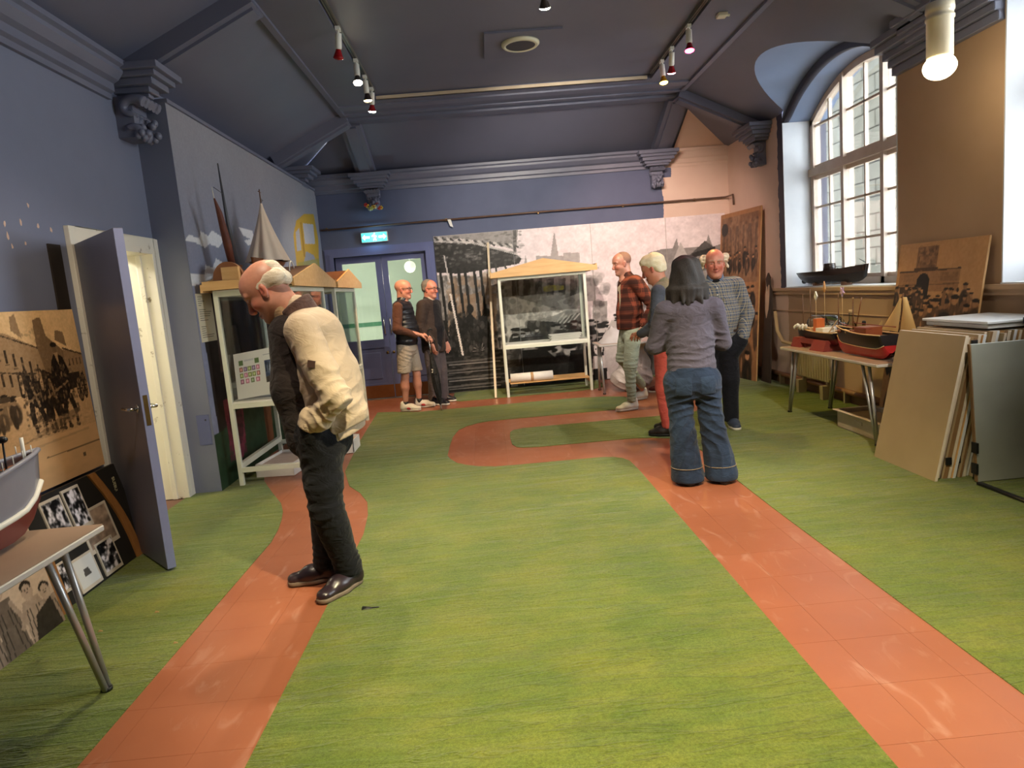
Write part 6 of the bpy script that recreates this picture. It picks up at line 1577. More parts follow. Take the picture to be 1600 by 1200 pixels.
def shoe(parent, heel, toe, mtop, msole, wd=.046, hgt=.075, extras=None, lace=None, z0=.0045):
    heel, toe = np.array((*heel, 0.)), np.array((*toe, 0.)); d = toe - heel; L = np.linalg.norm(d); d = d / L; s_ = np.array((-d[1], d[0], 0)); z = lambda v: np.array((0, 0, z0 + v))
    F = Field(np.minimum(heel, toe) - .09, np.maximum(heel, toe) + .09 + np.array((0, 0, .16)), .006)
    F.cone(heel + d * .045 + z(.045), heel + d * .05 + z(hgt + .03), .040, .043, .02); F.cone(heel + d * .05 + z(.050), heel + d * L * .55 + z(.052), wd * .9, wd, .03, ((0, 0, 1), .95)); F.cone(heel + d * L * .5 + z(.042), heel + d * (L - .045) + z(.034), wd * 1.02, wd * .88, .03, ((0, 0, 1), .72)); F.cone(heel + d * .08 + z(hgt), heel + d * L * .62 + z(.055), .036, .030, .02)
    F.plane(heel + z(.016), (0, 0, -1)); F.wrinkle(.0012, 60, 2)
    o = sdf_obj('shoe', [F.mesh()], mtop, parent)
    G_ = Field(np.minimum(heel, toe) - .09, np.maximum(heel, toe) + .09, .006)
    G_.cone(heel + d * .045 + z(.015), heel + d * L * .5 + z(.015), .041, wd * .98, .02); G_.cone(heel + d * L * .5 + z(.015), heel + d * (L - .046) + z(.018), wd * 1.06, wd * .94, .02)
    G_.plane(heel + z(.026), (0, 0, 1), .004); G_.plane(heel + z(0), (0, 0, -1), .003)
    sdf_obj('sole', [G_.mesh()], msole, o)
    if lace is not None:
        for i in range(4):
            t = .40 + .075 * i; p = heel + d * L * t; hh = hgt + .030 - .012 * i - .004
            MB().tube([V(p + s_ * .026 + z(hh - .012)), V(p + z(hh)), V(p - s_ * .026 + z(hh - .012))], .003, 6).build('lace', lace, o)
    return o
def bounds(pts, pad=.25):
    a = np.array(pts, float); return a.min(0) - pad, a.max(0) + pad
def limbs(F, chain, k=.03):
    for a, b, ra, rb in chain: F.cone(a, b, ra, rb, k)
def person(label, x, y): return thing('person', label, 'person', (x, y, 0))
def torso_skin(F_, neck, pel, shL, shR, extra):
    """plain body core below the clothes so the body is whole"""
    pts = [neck, pel, shL, shR] + [p for c in extra for p in c[:2]]
    lo, hi = bounds(pts, .15); F = Field(lo, hi, .014)
    F.cone(neck, pel, .085, .10, .05); F.cone(shL, shR, .05, .05, .04)
    for a, b, ra, rb in extra: F.cone(a, b, ra, rb, .03)
    return F.mesh()
def plaid_mat(name, base, c2, c3, sx, sz, w1=.5, fine=None, swap=False):
    m, nt, b = nodes_of(name); tc = nt.nodes.new('ShaderNodeTexCoord'); sx_ = nt.nodes.new('ShaderNodeSeparateXYZ'); nt.links.new(tc.outputs['Object'], sx_.inputs[0])
    def stripe(o, per, duty, ph=0.0): return mth(nt, 'LESS_THAN', mth(nt, 'FRACT', mth(nt, 'ADD', mth(nt, 'DIVIDE', o, per), 10.37 + ph)), duty)
    hor = mth(nt, 'ADD', sx_.outputs[0], mth(nt, 'MULTIPLY', sx_.outputs[1], 0.9))
    a, v = stripe(hor, sx, w1), stripe(sx_.outputs[2], sz, w1)
    c = mixc(nt, mth(nt, 'MULTIPLY', a, .62), base, c2); c = mixc(nt, mth(nt, 'MULTIPLY', v, .62), c, c2)
    if fine: c = mixc(nt, mth(nt, 'MULTIPLY', mth(nt, 'MAXIMUM', stripe(hor, sx, fine, .3), stripe(sx_.outputs[2], sz, fine, .3)), .75), c, c3)
    f = add_noise(nt, 9, 3); c = mixc(nt, .25, c, ramp(nt, f, '#707070', '#ffffff'), 'MULTIPLY')
    nt.links.new(c, b.inputs['Base Color']); b.inputs['Roughness'].default_value = .85; b.inputs['Specular IOR Level'].default_value = .2
    bumpit(nt, b, add_noise(nt, 150, 3), .15, .004)
    return m
M_wsole = mat('white_sole', '#c9c4b8', '#d6d1c6', 8, .6); M_eyeframe = mat('glasses_frame', '#221a18', '#2c2220', 5, .3)
def glasses(par, w, sc=1.0):
    g = MB()
    for s_ in (1, -1):
        g.tube([V(w(.104, (.031 + .021 * math.cos(t)) * s_, .004 + .016 * math.sin(t))) for t in [k * .5236 for k in range(13)]], .0022 * sc, 6, caps=False)
        g.tube([V(w(.102, .052 * s_, .010)), V(w(.04, .078 * s_, .012)), V(w(-.005, .083 * s_, .012))], .0020 * sc, 6)
    g.tube([V(w(.106, .011, .006)), V(w(.112, 0, .010)), V(w(.106, -.011, .006))], .002 * sc, 6)
    g.build('glasses', M_eyeframe, par)
GREYSKIN = (.83, .55, .44)

# ---------------------------------------------------------------- the old man in the beige jacket (near, bending to the case)
def man_beige():
    t = person('person in beige jacket and black trousers bending towards a glass case', -.95, 3.42)
    A = Frame(-.95, 3.42, math.pi)             # forward = -X, left = -Y (towards the viewer)
    hc = A(.135, .0, 1.605); fwd = A.vec(.83, .06, -.56); up = A.vec(.56, 0, .83)
    H_, paint, (w, R) = head(hc, fwd, up, 1.13, .0042, A(-.005, .0, 1.43), (.77, .55, .46), (.42, .30, .24), 0, .8, .056)
    shL, elL, wrL = A(-.06, .19, 1.375), A(-.205, .265, 1.08), A(-.055, .195, .93); shR, elR, wrR = A(-.02, -.19, 1.375), A(-.12, -.25, 1.09), A(.05, -.18, .93)
    pel = A(-.06, 0, .93)
    hpL, knL, anL = A(-.05, .085, .88), A(-.045, .085, .50), np.array((-.865, 3.465, .085)); hpR, knR, anR = A(-.04, -.085, .88), A(.0, -.085, .50), np.array((-1.005, 3.575, .085))
    core = torso_skin(A, A(0, 0, 1.42), pel, shL, shR, [(shL, elL, .045, .038), (elL, wrL, .038, .028), (shR, elR, .045, .038), (elR, wrR, .038, .028), (hpL, knL, .07, .05), (knL, anL, .048, .035), (hpR, knR, .07, .05), (knR, anR, .048, .035)])
    hL = hand(wrL, A.vec(.15, -.45, -.9), A.vec(.5, -.8, 0), 1, .9, .3); hR = hand(wrR, A.vec(.15, .45, -.9), A.vec(.5, .8, 0), -1, .9, .3)
    sdf_obj('body', [H_, core, hL, hR], M_skin, t, paint)
    # thin white hair round the sides and back
    F = Field(w(0, 0, 0) - .2, w(0, 0, 0) + .2, .0045)
    for s_ in (1, -1):
        F.ell(w(-.045, .068 * s_, .014), np.array((.048, .015, .032)) * 1.13, .02, R); F.ell(w(-.078, .052 * s_, .006), np.array((.038, .026, .036)) * 1.13, .02, R); F.ell(w(.008, .072 * s_, .030), np.array((.024, .008, .026)) * 1.13, .012, R)
    F.ell(w(-.096, 0, .004), np.array((.026, .058, .044)) * 1.13, .02, R); F.ell(w(-.080, 0, .062), np.array((.036, .052, .036)) * 1.13, .02, R)
    F.wrinkle(.006, 75, 4, (.4, 1, 1)); sdf_obj('hair', [F.mesh()], mat('white_hair', '#c9b89c', '#e6dccb', 30, .6, bump=.5, bscale=120, stretch=(1, 1, 4)), t)
    # dark sweater with belly
    Mk = cloth('dark_sweater', '#231c1c', '#2b2323')
    F = Field(*bounds([A(.16, .25, .80), A(-.2, -.25, 1.5)], .08), .008)
    F.cone(A(.035, 0, 1.38), A(.035, 0, 1.10), .115, .125, .04, (A.l, 1.25)); F.cone(A(.035, 0, 1.12), A(.005, 0, .86), .130, .125, .05, (A.l, 1.2)); F.cone(A(.02, 0, 1.40), A(.04, 0, 1.46), .09, .065, .03)
    F.wrinkle(.004, 26, 5); sdf_obj('sweater', [F.mesh()], Mk, t)
    F = Field(w(0, 0, -.2) - .16, w(0, 0, -.2) + .16, .006); F.cone(A(.02, 0, 1.44), A(.062, 0, 1.505), .082, .070, .02); F.cone(A(.0, 0, 1.47), A(.075, 0, 1.56), .060, .052, .01, None, 'cut'); sdf_obj('shirt_collar', [F.mesh()], cloth('checked_collar', '#9a7a58', '#b59878', 60), t)
    # jacket
    Mj = cloth('beige_jacket_cloth', '#ab9782', '#b8a590', 3, .75, .10, 220, .25, .3)
    F = Field(*bounds([A(-.30, .34, .78), A(.12, -.32, 1.56)], .10), .0065)
    F.cone(A(-.075, .0, 1.36), A(-.105, .0, 1.12), .148, .162, .05, (A.l, 1.18)); F.cone(A(-.105, .0, 1.14), A(-.125, .0, .92), .166, .160, .05, (A.l, 1.10)); F.cone(shL + A.vec(.0, -.05, .025), shR + A.vec(0, .05, .025), .084, .084, .06)
    F.cone(A(-.03, 0, 1.43), A(.005, 0, 1.50), .088, .078, .03)
    F.cone(A(-.20, .10, 1.02), A(-.235, .05, .96), .06, .07, .05)                      # blousing over the hem
    F.cone(A(.20, -.02, 1.60), A(.23, 0, .70), .145, .185, .02, (A.l, 1.0), 'cut')      # open front
    F.cone(A(.02, 0, 1.46), A(.14, 0, 1.62), .062, .066, .012, None, 'cut')
    for p_, ax_, am, pr_, rd_, sd_ in ((elL, A.vec(.55, 0, 1), .013, .062, .13, 1), (elL * .55 + wrL * .45, A.vec(1, 0, -.9), .011, .055, .10, 2), (elL * .4 + shL * .6, A.vec(.5, .1, 1), .007, .11, .18, 3), (A(-.22, .06, 1.02), A.vec(.5, .2, 1), .011, .085, .17, 4), (A(-.20, .08, 1.28), A.vec(.9, .2, .45), .007, .12, .20, 5), (A(-.0, .17, 1.12), A.vec(.95, 0, .35), .010, .075, .19, 6), (A(-.16, .18, .92), A.vec(1, .3, .1), .010, .065, .13, 8), (A(-.24, -.02, .98), A.vec(.1, 1, .2), .009, .07, .14, 9)):
        F.crease(p_, ax_, am, pr_, rd_, sd_)
    F.wrinkle(.0070, 12, 11, (1, 1, .4)); F.wrinkle(.0016, 40, 7)
    F.plane(A(-.08, .30, .845), A.vec(-.34, 0, -.94))
    jk = sdf_obj('jacket', [F.mesh()], Mj, t)
    for nm, sh_, el_, wr_, sd_ in (('L', shL, elL, wrL, 1), ('R', shR, elR, wrR, -1)):       # the sleeves sit proud of the body of the jacket
        F = Field(*bounds([sh_, el_, wr_], .14), .006)
        F.cone(sh_ + A.vec(.0, -.02 * sd_, .02), sh_ * .45 + el_ * .55, .086, .076, .03); F.cone(sh_ * .45 + el_ * .55, el_, .076, .070, .03); F.cone(el_, el_ * .3 + wr_ * .7, .071, .058, .03); F.cone(el_ * .3 + wr_ * .7, wr_ + A.vec(.005, 0, .02), .060, .054, .02)
        F.cone(wr_ + A.vec(-.005, 0, .045), wr_ + A.vec(.012, 0, .005), .060, .057, .006)
        for p_, ax_, am, pr_, rd_, q_ in ((el_, A.vec(.6, 0, 1), .020, .056, .12, 1), (el_ * .5 + wr_ * .5, A.vec(1, 0, -.7), .018, .046, .09, 2), (el_ * .5 + sh_ * .5, A.vec(-.5, .1, 1), .010, .10, .16, 3), (sh_ + A.vec(.05, 0, -.05), A.vec(1, .1, .4), .010, .07, .12, 4)): F.crease(p_, ax_, am, pr_, rd_, q_)
        F.wrinkle(.004, 15, 3); F.plane(wr_ + A.vec(.012, 0, -.015), A.vec(.55, 0, -.85), .006)
        slv = sdf_obj('sleeve', [F.mesh()], Mj, jk)
        MB().box(*[tuple(V(wr_ + A.vec(a_, sd_ * .056 + b_, .02 + c_))) for a_, b_, c_ in ((-.02, -.004, -.008), (.02, .006, .008))]).build('cuff_tab', Mj, slv)
    F = Field(*bounds([A(-.29, .26, .78), A(.06, -.2, .96)], .06), .0065); F.cone(A(-.125, .0, .95), A(-.118, .0, .80), .150, .146, .02, (A.l, 1.10)); F.cone(A(.17, 0, 1.1), A(.17, 0, .7), .165, .165, .01, None, 'cut'); F.plane(A(-.09, 0, .875), A.vec(.34, 0, .94), .006); F.plane(A(-.09, 0, .812), A.vec(-.34, 0, -.94), .006)
    X_, Y_, Z_ = F.grid(); F.D = F.D + .0025 * np.sin((X_ * 1.0 + Y_ * 1.0) * 420).astype(np.float32); sdf_obj('ribbed_hem', [F.mesh()], Mj, jk)
    F = Field(w(0, 0, -.2) - .2, w(0, 0, -.2) + .2, .006); F.cone(A(-.035, 0, 1.41), A(.02, 0, 1.56), .104, .086, .02); F.cone(A(-.02, 0, 1.38), A(.035, 0, 1.60), .086, .068, .008, None, 'cut'); F.plane(A(-.045, 0, 1.565), A.vec(.55, 0, .83)); F.plane(A(-.05, 0, 1.455), A.vec(-.3, 0, -.95)); F.cone(A(.155, -.02, 1.66), A(.145, 0, 1.36), .085, .085, .01, None, 'cut')
    sdf_obj('jacket_collar', [F.mesh()], cloth('brown_corduroy', '#4e3a36', '#5a443e', 40), jk)
    b_ = A(-.120, .286, 1.245); MB().hexa([V(b_ + A.vec(a, c, z)) for c in (.0, .026) for a, z in ((-.014, -.020), (.020, -.012), (.014, .020), (-.020, .012))]).build('sleeve_badge', mat('badge_brown', '#3a2620', '#46302a', 20, .6), jk)
    for k in range(3): MB().ell(V(A(.045 - .01 * k, .135, 1.34 - .06 * k)), (.009, .006, .009), 8, 6).build('snap_button', M_dkwood, jk)
    # trousers
    Mt = cloth('black_trousers', '#101116', '#16171d', 5, .9, .12, 200, .15)
    F = Field(*bounds([A(.13, .2, .03), A(-.24, -.25, .98)], .08), .0075)
    F.cone(A(-.045, 0, .95), A(-.05, 0, .84), .145, .150, .04, (A.l, 1.18))
    limbs(F, [(A(-.055, .085, .86), A(-.05, .09, .62), .122, .098), (A(-.05, .09, .62), knL, .098, .086), (knL, anL + np.array((0, 0, .03)), .086, .076), (A(-.03, -.085, .86), A(.0, -.09, .62), .120, .096), (A(0, -.09, .62), knR, .096, .084), (knR, anR + np.array((0, 0, .03)), .084, .074)], .03)
    F.cone(wrL + A.vec(0, -.01, -.02), wrL + A.vec(.03, -.04, -.13), .058, .05, .03)
    for p_, ax_, am, pr_, rd_, sd_ in ((knL, (0, 0, 1), .016, .05, .13, 1), (knR, (0, 0, 1), .016, .05, .13, 2), (A(-.05, .09, .72), A.vec(.5, 0, 1), .014, .06, .14, 3), (anL + np.array((0, 0, .08)), (0, 0, 1), .016, .04, .10, 4), (anR + np.array((0, 0, .08)), (0, 0, 1), .016, .04, .10, 5)): F.crease(p_, ax_, am, pr_, rd_, sd_)
    F.wrinkle(.005, 22, 21, (.7, .7, 1.4)); F.plane(A(0, 0, .075), (0, 0, -1)); sdf_obj('trousers', [F.mesh()], Mt, t)
    Ms = mat('dark_leather', '#241a20', '#30242a', 9, .3, bump=.1); So = mat('tan_sole', '#6a5a4c', '#7a6a5a', 8, .7)
    s1_ = shoe(t, (-.815, 3.53), (-.985, 3.268), Ms, So, .05, .075, lace=M_black); shoe(t, (-.935, 3.595), (-1.225, 3.552), Ms, So, .05, .075, lace=M_black)
    MB().tube([(-.90, 3.40, .085), (-.885, 3.372, .06), (-.86, 3.36, .05)], .0035, 6).build('zip', M_steel, s1_)
man_beige()

# ---------------------------------------------------------------- generic standing figure for the people further away
def standing(label, x, y, yaw, hgt, skin, build, hs=.0055, **kw):
    t = person(label, x, y); return t, Frame(x, y, yaw), hgt / 1.78

def man_shorts():
    t, A, s = standing('person in sunglasses, quilted gilet and pale shorts holding an umbrella', -1.13, 9.18, math.radians(-12), 1.77, None, 1)
    neck = A(.0, 0, 1.46)
    H_, paint, (w, R) = head(A(.03, 0, 1.645), A.vec(1, -.05, -.05), (0, 0, 1), 1.05, .0055, neck, (.80, .57, .49), (.6, .5, .45), 0, .8, .06)
    shL, elL, wrL = A(-.01, .19, 1.42), A(.02, .26, 1.13), A(.24, .10, 1.00); shR, elR, wrR = A(-.01, -.19, 1.42), A(-.02, -.27, 1.13), A(.22, -.10, 1.03)
    pel = A(-.02, 0, .93); hpL, knL, anL = A(0, .09, .88), A(.06, .10, .48), A(.05, .12, .085); hpR, knR, anR = A(0, -.09, .88), A(-.04, -.10, .48), A(-.07, -.11, .085)
    core = torso_skin(A, neck, pel, shL, shR, [(shL, elL, .045, .038), (elL, wrL, .038, .028), (shR, elR, .045, .038), (elR, wrR, .038, .028)])
    F = Field(*bounds([anL, anR, A(0, .1, .8), A(0, -.1, .8)], .14), .0075)
    for h_, k_, a_ in ((hpL, knL, anL), (hpR, knR, anR)):
        F.cone(h_, k_, .078, .052, .02); m = k_ * .62 + a_ * .38; F.cone(k_, m, .052, .056, .02); F.ell(m + A.vec(-.018, 0, .03), (.048, .048, .10), .02); F.cone(m, a_ + np.array((0, 0, .02)), .052, .034, .02); F.cone(a_, a_ - np.array((0, 0, .05)), .036, .036, .02)
    legs = F.mesh()
    hR = hand(wrR, A.vec(.7, .6, -.25), A.vec(.2, .2, -1), -1, 1.05, 1.0, .0055); hL = hand(wrL, A.vec(.6, -.55, -.35), A.vec(.2, .1, -1), 1, 1.05, 1.0, .0055)
    sdf_obj('body', [H_, core, legs, hL, hR], M_skin, t, paint)
    glasses(t, w, 1.3)
    F = Field(*bounds([A(.2, .3, .85), A(-.2, -.3, 1.5)], .08), .0075)
    F.cone(A(0, 0, 1.36), A(.02, 0, 1.12), .125, .135, .04, (A.l, 1.35)); F.cone(A(.02, 0, 1.12), A(.0, 0, .92), .142, .138, .05, (A.l, 1.2)); F.cone(shL + A.vec(0, -.04, .01), shR + A.vec(0, .04, .01), .075, .075, .05); F.cone(A(0, 0, 1.44), A(.005, 0, 1.51), .085, .072, .02); F.cone(A(.01, 0, 1.44), A(.04, 0, 1.56), .062, .058, .01, None, 'cut')
    X_, Y_, Z_ = F.grid(); F.D = F.D - (.009 * np.abs(np.sin(Z_ * 3.1416 / .065))).astype(np.float32); F.plane(A(0, 0, .89), (0, 0, -1)); sdf_obj('gilet', [F.mesh()], mat('navy_quilt', '#17181f', '#1f2029', 8, .35, bump=.1), t)
    Msl = cloth('brown_jumper', '#54342a', '#624034', 12)
    F = Field(*bounds([shL, elL, wrL, shR, elR, wrR], .12), .0075); limbs(F, [(shL, elL, .072, .060), (elL, wrL - A.vec(.05, -.02, 0), .058, .044), (shR, elR, .072, .060), (elR, wrR - A.vec(.05, .02, 0), .058, .044)], .03); F.wrinkle(.005, 35, 3); sdf_obj('jumper_sleeves', [F.mesh()], Msl, t)
    F = Field(*bounds([A(.15, .2, .5), A(-.2, -.2, .96)], .08), .0075); F.cone(A(-.01, 0, .94), A(-.01, 0, .85), .128, .138, .04, (A.l, 1.2)); limbs(F, [(A(.01, .085, .85), A(.05, .115, .54), .108, .092), (A(-.01, -.085, .85), A(-.04, -.115, .54), .108, .092)], .012); F.crease(A(.05, -.1, .8), A.vec(.6, 0, 1), .016, .05, .14, 2); F.wrinkle(.005, 25, 4); F.plane(A(0, 0, .525), (0, 0, -1)); sdf_obj('shorts', [F.mesh()], cloth('stone_shorts', '#a3988c', '#b0a598', 6), t)
    Mw = mat('white_trainer', '#cfc9bd', '#dcd6ca', 14, .6); Mr = mat('red_flash', '#a3262a', '#b03034', 5, .5)
    for (hl, to) in ((A(-.02, .12, 0), A(.27, .15, 0)), (A(-.15, -.11, 0), A(.15, -.13, 0))):
        o = shoe(t, hl[:2], to[:2], Mw, M_wsole, .05, .07, lace=M_white); MB().ell(V((hl * .5 + to * .5) - A.vec(0, .05, -.045)), (.04, .012, .018), 10, 6).build('side_flash', Mr, o)
    for a_ in (anL, anR): MB().tube([V(a_ + np.array((0, 0, -.01))), V(a_ + np.array((0, 0, .05)))], .041, 12).build('sock', M_black, t)
    return A, wrR
A_sh, _ = man_shorts()
# umbrella held upright in front of him
um = thing('umbrella', 'black rolled umbrella held by the person in pale shorts', 'umbrella', (-.70, 8.72, 0))
tp, hd_ = V((-.72, 8.80, .012)), V(A_sh(.31, -.02, 1.02)); dd_ = (hd_ - tp)
MB().tube([tp, tp + dd_ * .08], [.005, .006], 8).build('ferrule', M_steel, um)
cm = MB(); rows = []
for j in range(14):
    v_ = j / 13; r_ = .012 + .040 * math.sin(min(1, v_ * 1.15) * 2.6) ** .9 * (1 if v_ < .9 else .75)
    ctr = tp + dd_ * (.08 + .66 * v_); rows.append([ctr + V((math.cos(a) * r_ * (1 + .18 * math.sin(8 * a + 5 * v_)), math.sin(a) * r_ * (1 + .18 * math.sin(8 * a + 5 * v_)), 0)) for a in [k * 6.2832 / 32 for k in range(33)]])
cm.grid(rows); cm.build('canopy', cloth('black_nylon', '#0d0d0f', '#161618', 8, .5), um)
MB().tube([tp + dd_ * .72, tp + dd_ * .99], .007, 8).build('shaft', M_steel, um)
MB().tube([tp + dd_ * .97, hd_, hd_ + V((.01, 0, .05)), hd_ + V((.04, 0, .075)), hd_ + V((.07, 0, .05))], .013, 10).build('handle', M_black, um)
MB().hexa([tp + dd_ * .50 + V((-.035, -.05, a)) + V((b, 0, 0)) for a in (0, .05) for b in (0, .025)] + [tp + dd_ * .50 + V((-.035, -.045, a)) + V((b, 0, 0)) for a in (0, .05) for b in (0, .025)]).build('price_label', M_white, um)

def man_dark():
    t, A, s = standing('person in glasses, open dark jacket and grey trousers beside the one in shorts', -.80, 9.52, math.radians(-25), 1.75, None, 1)
    neck = A(0, 0, 1.44)
    H_, paint, (w, R) = head(A(.03, 0, 1.625), A.vec(1, -.12, -.05), (0, 0, 1), 1.05, .0055, neck, (.80, .54, .46), (.5, .45, .4), 0, .6, .06, .35)
    shL, elL, wrL = A(-.01, .19, 1.40), A(-.05, .27, 1.10), A(.08, .24, .84); shR, elR, wrR = A(-.01, -.19, 1.40), A(-.04, -.26, 1.10), A(.10, -.21, .86)
    hpL, knL, anL = A(0, .09, .86), A(.02, .10, .48), A(0, .11, .08); hpR, knR, anR = A(0, -.09, .86), A(.02, -.11, .48), A(.02, -.14, .08)
    core = torso_skin(A, neck, A(-.02, 0, .92), shL, shR, [(shL, elL, .045, .038), (elL, wrL, .038, .028), (shR, elR, .045, .038), (elR, wrR, .038, .028), (hpL, knL, .07, .05), (knL, anL, .05, .035), (hpR, knR, .07, .05), (knR, anR, .05, .035)])
    hR = hand(wrR, A.vec(.2, 0, -1), A.vec(.4, .9, 0), -1, 1, .7, .006); hL = hand(wrL, A.vec(.2, 0, -1), A.vec(.4, -.9, 0), 1, 1, .7, .006)
    sdf_obj('body', [H_, core, hL, hR], M_skin, t, paint); glasses(t, w, 1.3)
    hm = hair_field(w, R, 1.05, [((-.03, 0, .048), (.094, .082, .086), .02), ((-.05, 0, .0), (.06, .082, .05), .02)], [((.095, 0, .03), (.075, .12, .12), .01), ((.02, 0, -.11), (.16, .12, .08), .01)], .006, .002); sdf_obj('hair', [hm], mat('grey_hair', '#6d625a', '#857a70', 40, .7, bump=.4, bscale=120), t)
    F = Field(*bounds([A(.15, .25, .85), A(-.15, -.25, 1.5)], .06), .0075); F.cone(A(.025, 0, 1.38), A(.04, 0, 1.10), .110, .125, .04, (A.l, 1.2)); F.cone(A(.04, 0, 1.10), A(.02, 0, .88), .130, .125, .05, (A.l, 1.15)); F.cone(A(0, 0, 1.42), A(.01, 0, 1.47), .075, .068, .02); F.wrinkle(.003, 30, 3); sdf_obj('pullover', [F.mesh()], cloth('black_pullover', '#121219', '#191920'), t)
    F = Field(A(.03, 0, 1.45) - .12, A(.03, 0, 1.45) + .12, .006); F.cone(A(.015, 0, 1.44), A(.025, 0, 1.50), .075, .070, .02); F.cone(A(.02, 0, 1.46), A(.05, 0, 1.55), .06, .058, .01, None, 'cut'); sdf_obj('shirt_collar', [F.mesh()], cloth('pale_shirt', '#a8988c', '#b5a599'), t)
    F = Field(*bounds([A(.2, .34, .72), A(-.2, -.34, 1.5)], .08), .0075)
    F.cone(A(-.01, 0, 1.36), A(.0, 0, 1.05), .135, .150, .04, (A.l, 1.38)); F.cone(A(0, 0, 1.05), A(0, 0, .80), .152, .158, .05, (A.l, 1.28)); F.cone(shL + A.vec(0, -.04, .01), shR + A.vec(0, .04, .01), .08, .08, .05); F.cone(A(-.02, 0, 1.42), A(-.01, 0, 1.48), .085, .075, .02)
    limbs(F, [(shL, elL, .080, .070), (elL, wrL + A.vec(-.02, 0, .06), .070, .056), (shR, elR, .080, .070), (elR, wrR + A.vec(-.02, 0, .06), .070, .056)], .03)
    F.cone(A(.23, -.045, 1.60), A(.25, -.05, .65), .135, .150, .02, (A.l, .62), 'cut'); F.wrinkle(.006, 22, 5); F.plane(A(0, 0, .74), (0, 0, -1)); sdf_obj('jacket', [F.mesh()], cloth('dark_brown_jacket', '#2c2220', '#362a27', 6, .7), t)
    F = Field(*bounds([A(.15, .22, .04), A(-.2, -.25, .95)], .08), .0085); F.cone(A(-.01, 0, .93), A(-.01, 0, .84), .128, .138, .04, (A.l, 1.2)); limbs(F, [(A(0, .09, .85), knL, .112, .09), (knL, anL + np.array((0, 0, -.01)), .09, .095), (A(0, -.09, .85), knR, .112, .09), (knR, anR + np.array((0, 0, -.01)), .09, .095)], .03); F.wrinkle(.006, 24, 8, (.7, .7, 1.3)); F.plane(A(0, 0, .045), (0, 0, -1)); sdf_obj('trousers', [F.mesh()], cloth('grey_trousers', '#4c4448', '#585054', 6), t)
    for hl, to in ((A(-.08, .11, 0), A(.20, .15, 0)), (A(-.05, -.14, 0), A(.25, -.15, 0))): shoe(t, hl[:2], to[:2], mat('black_leather', '#15131a', '#1e1b22', 8, .35), M_wsole, .05, .06)
man_dark()

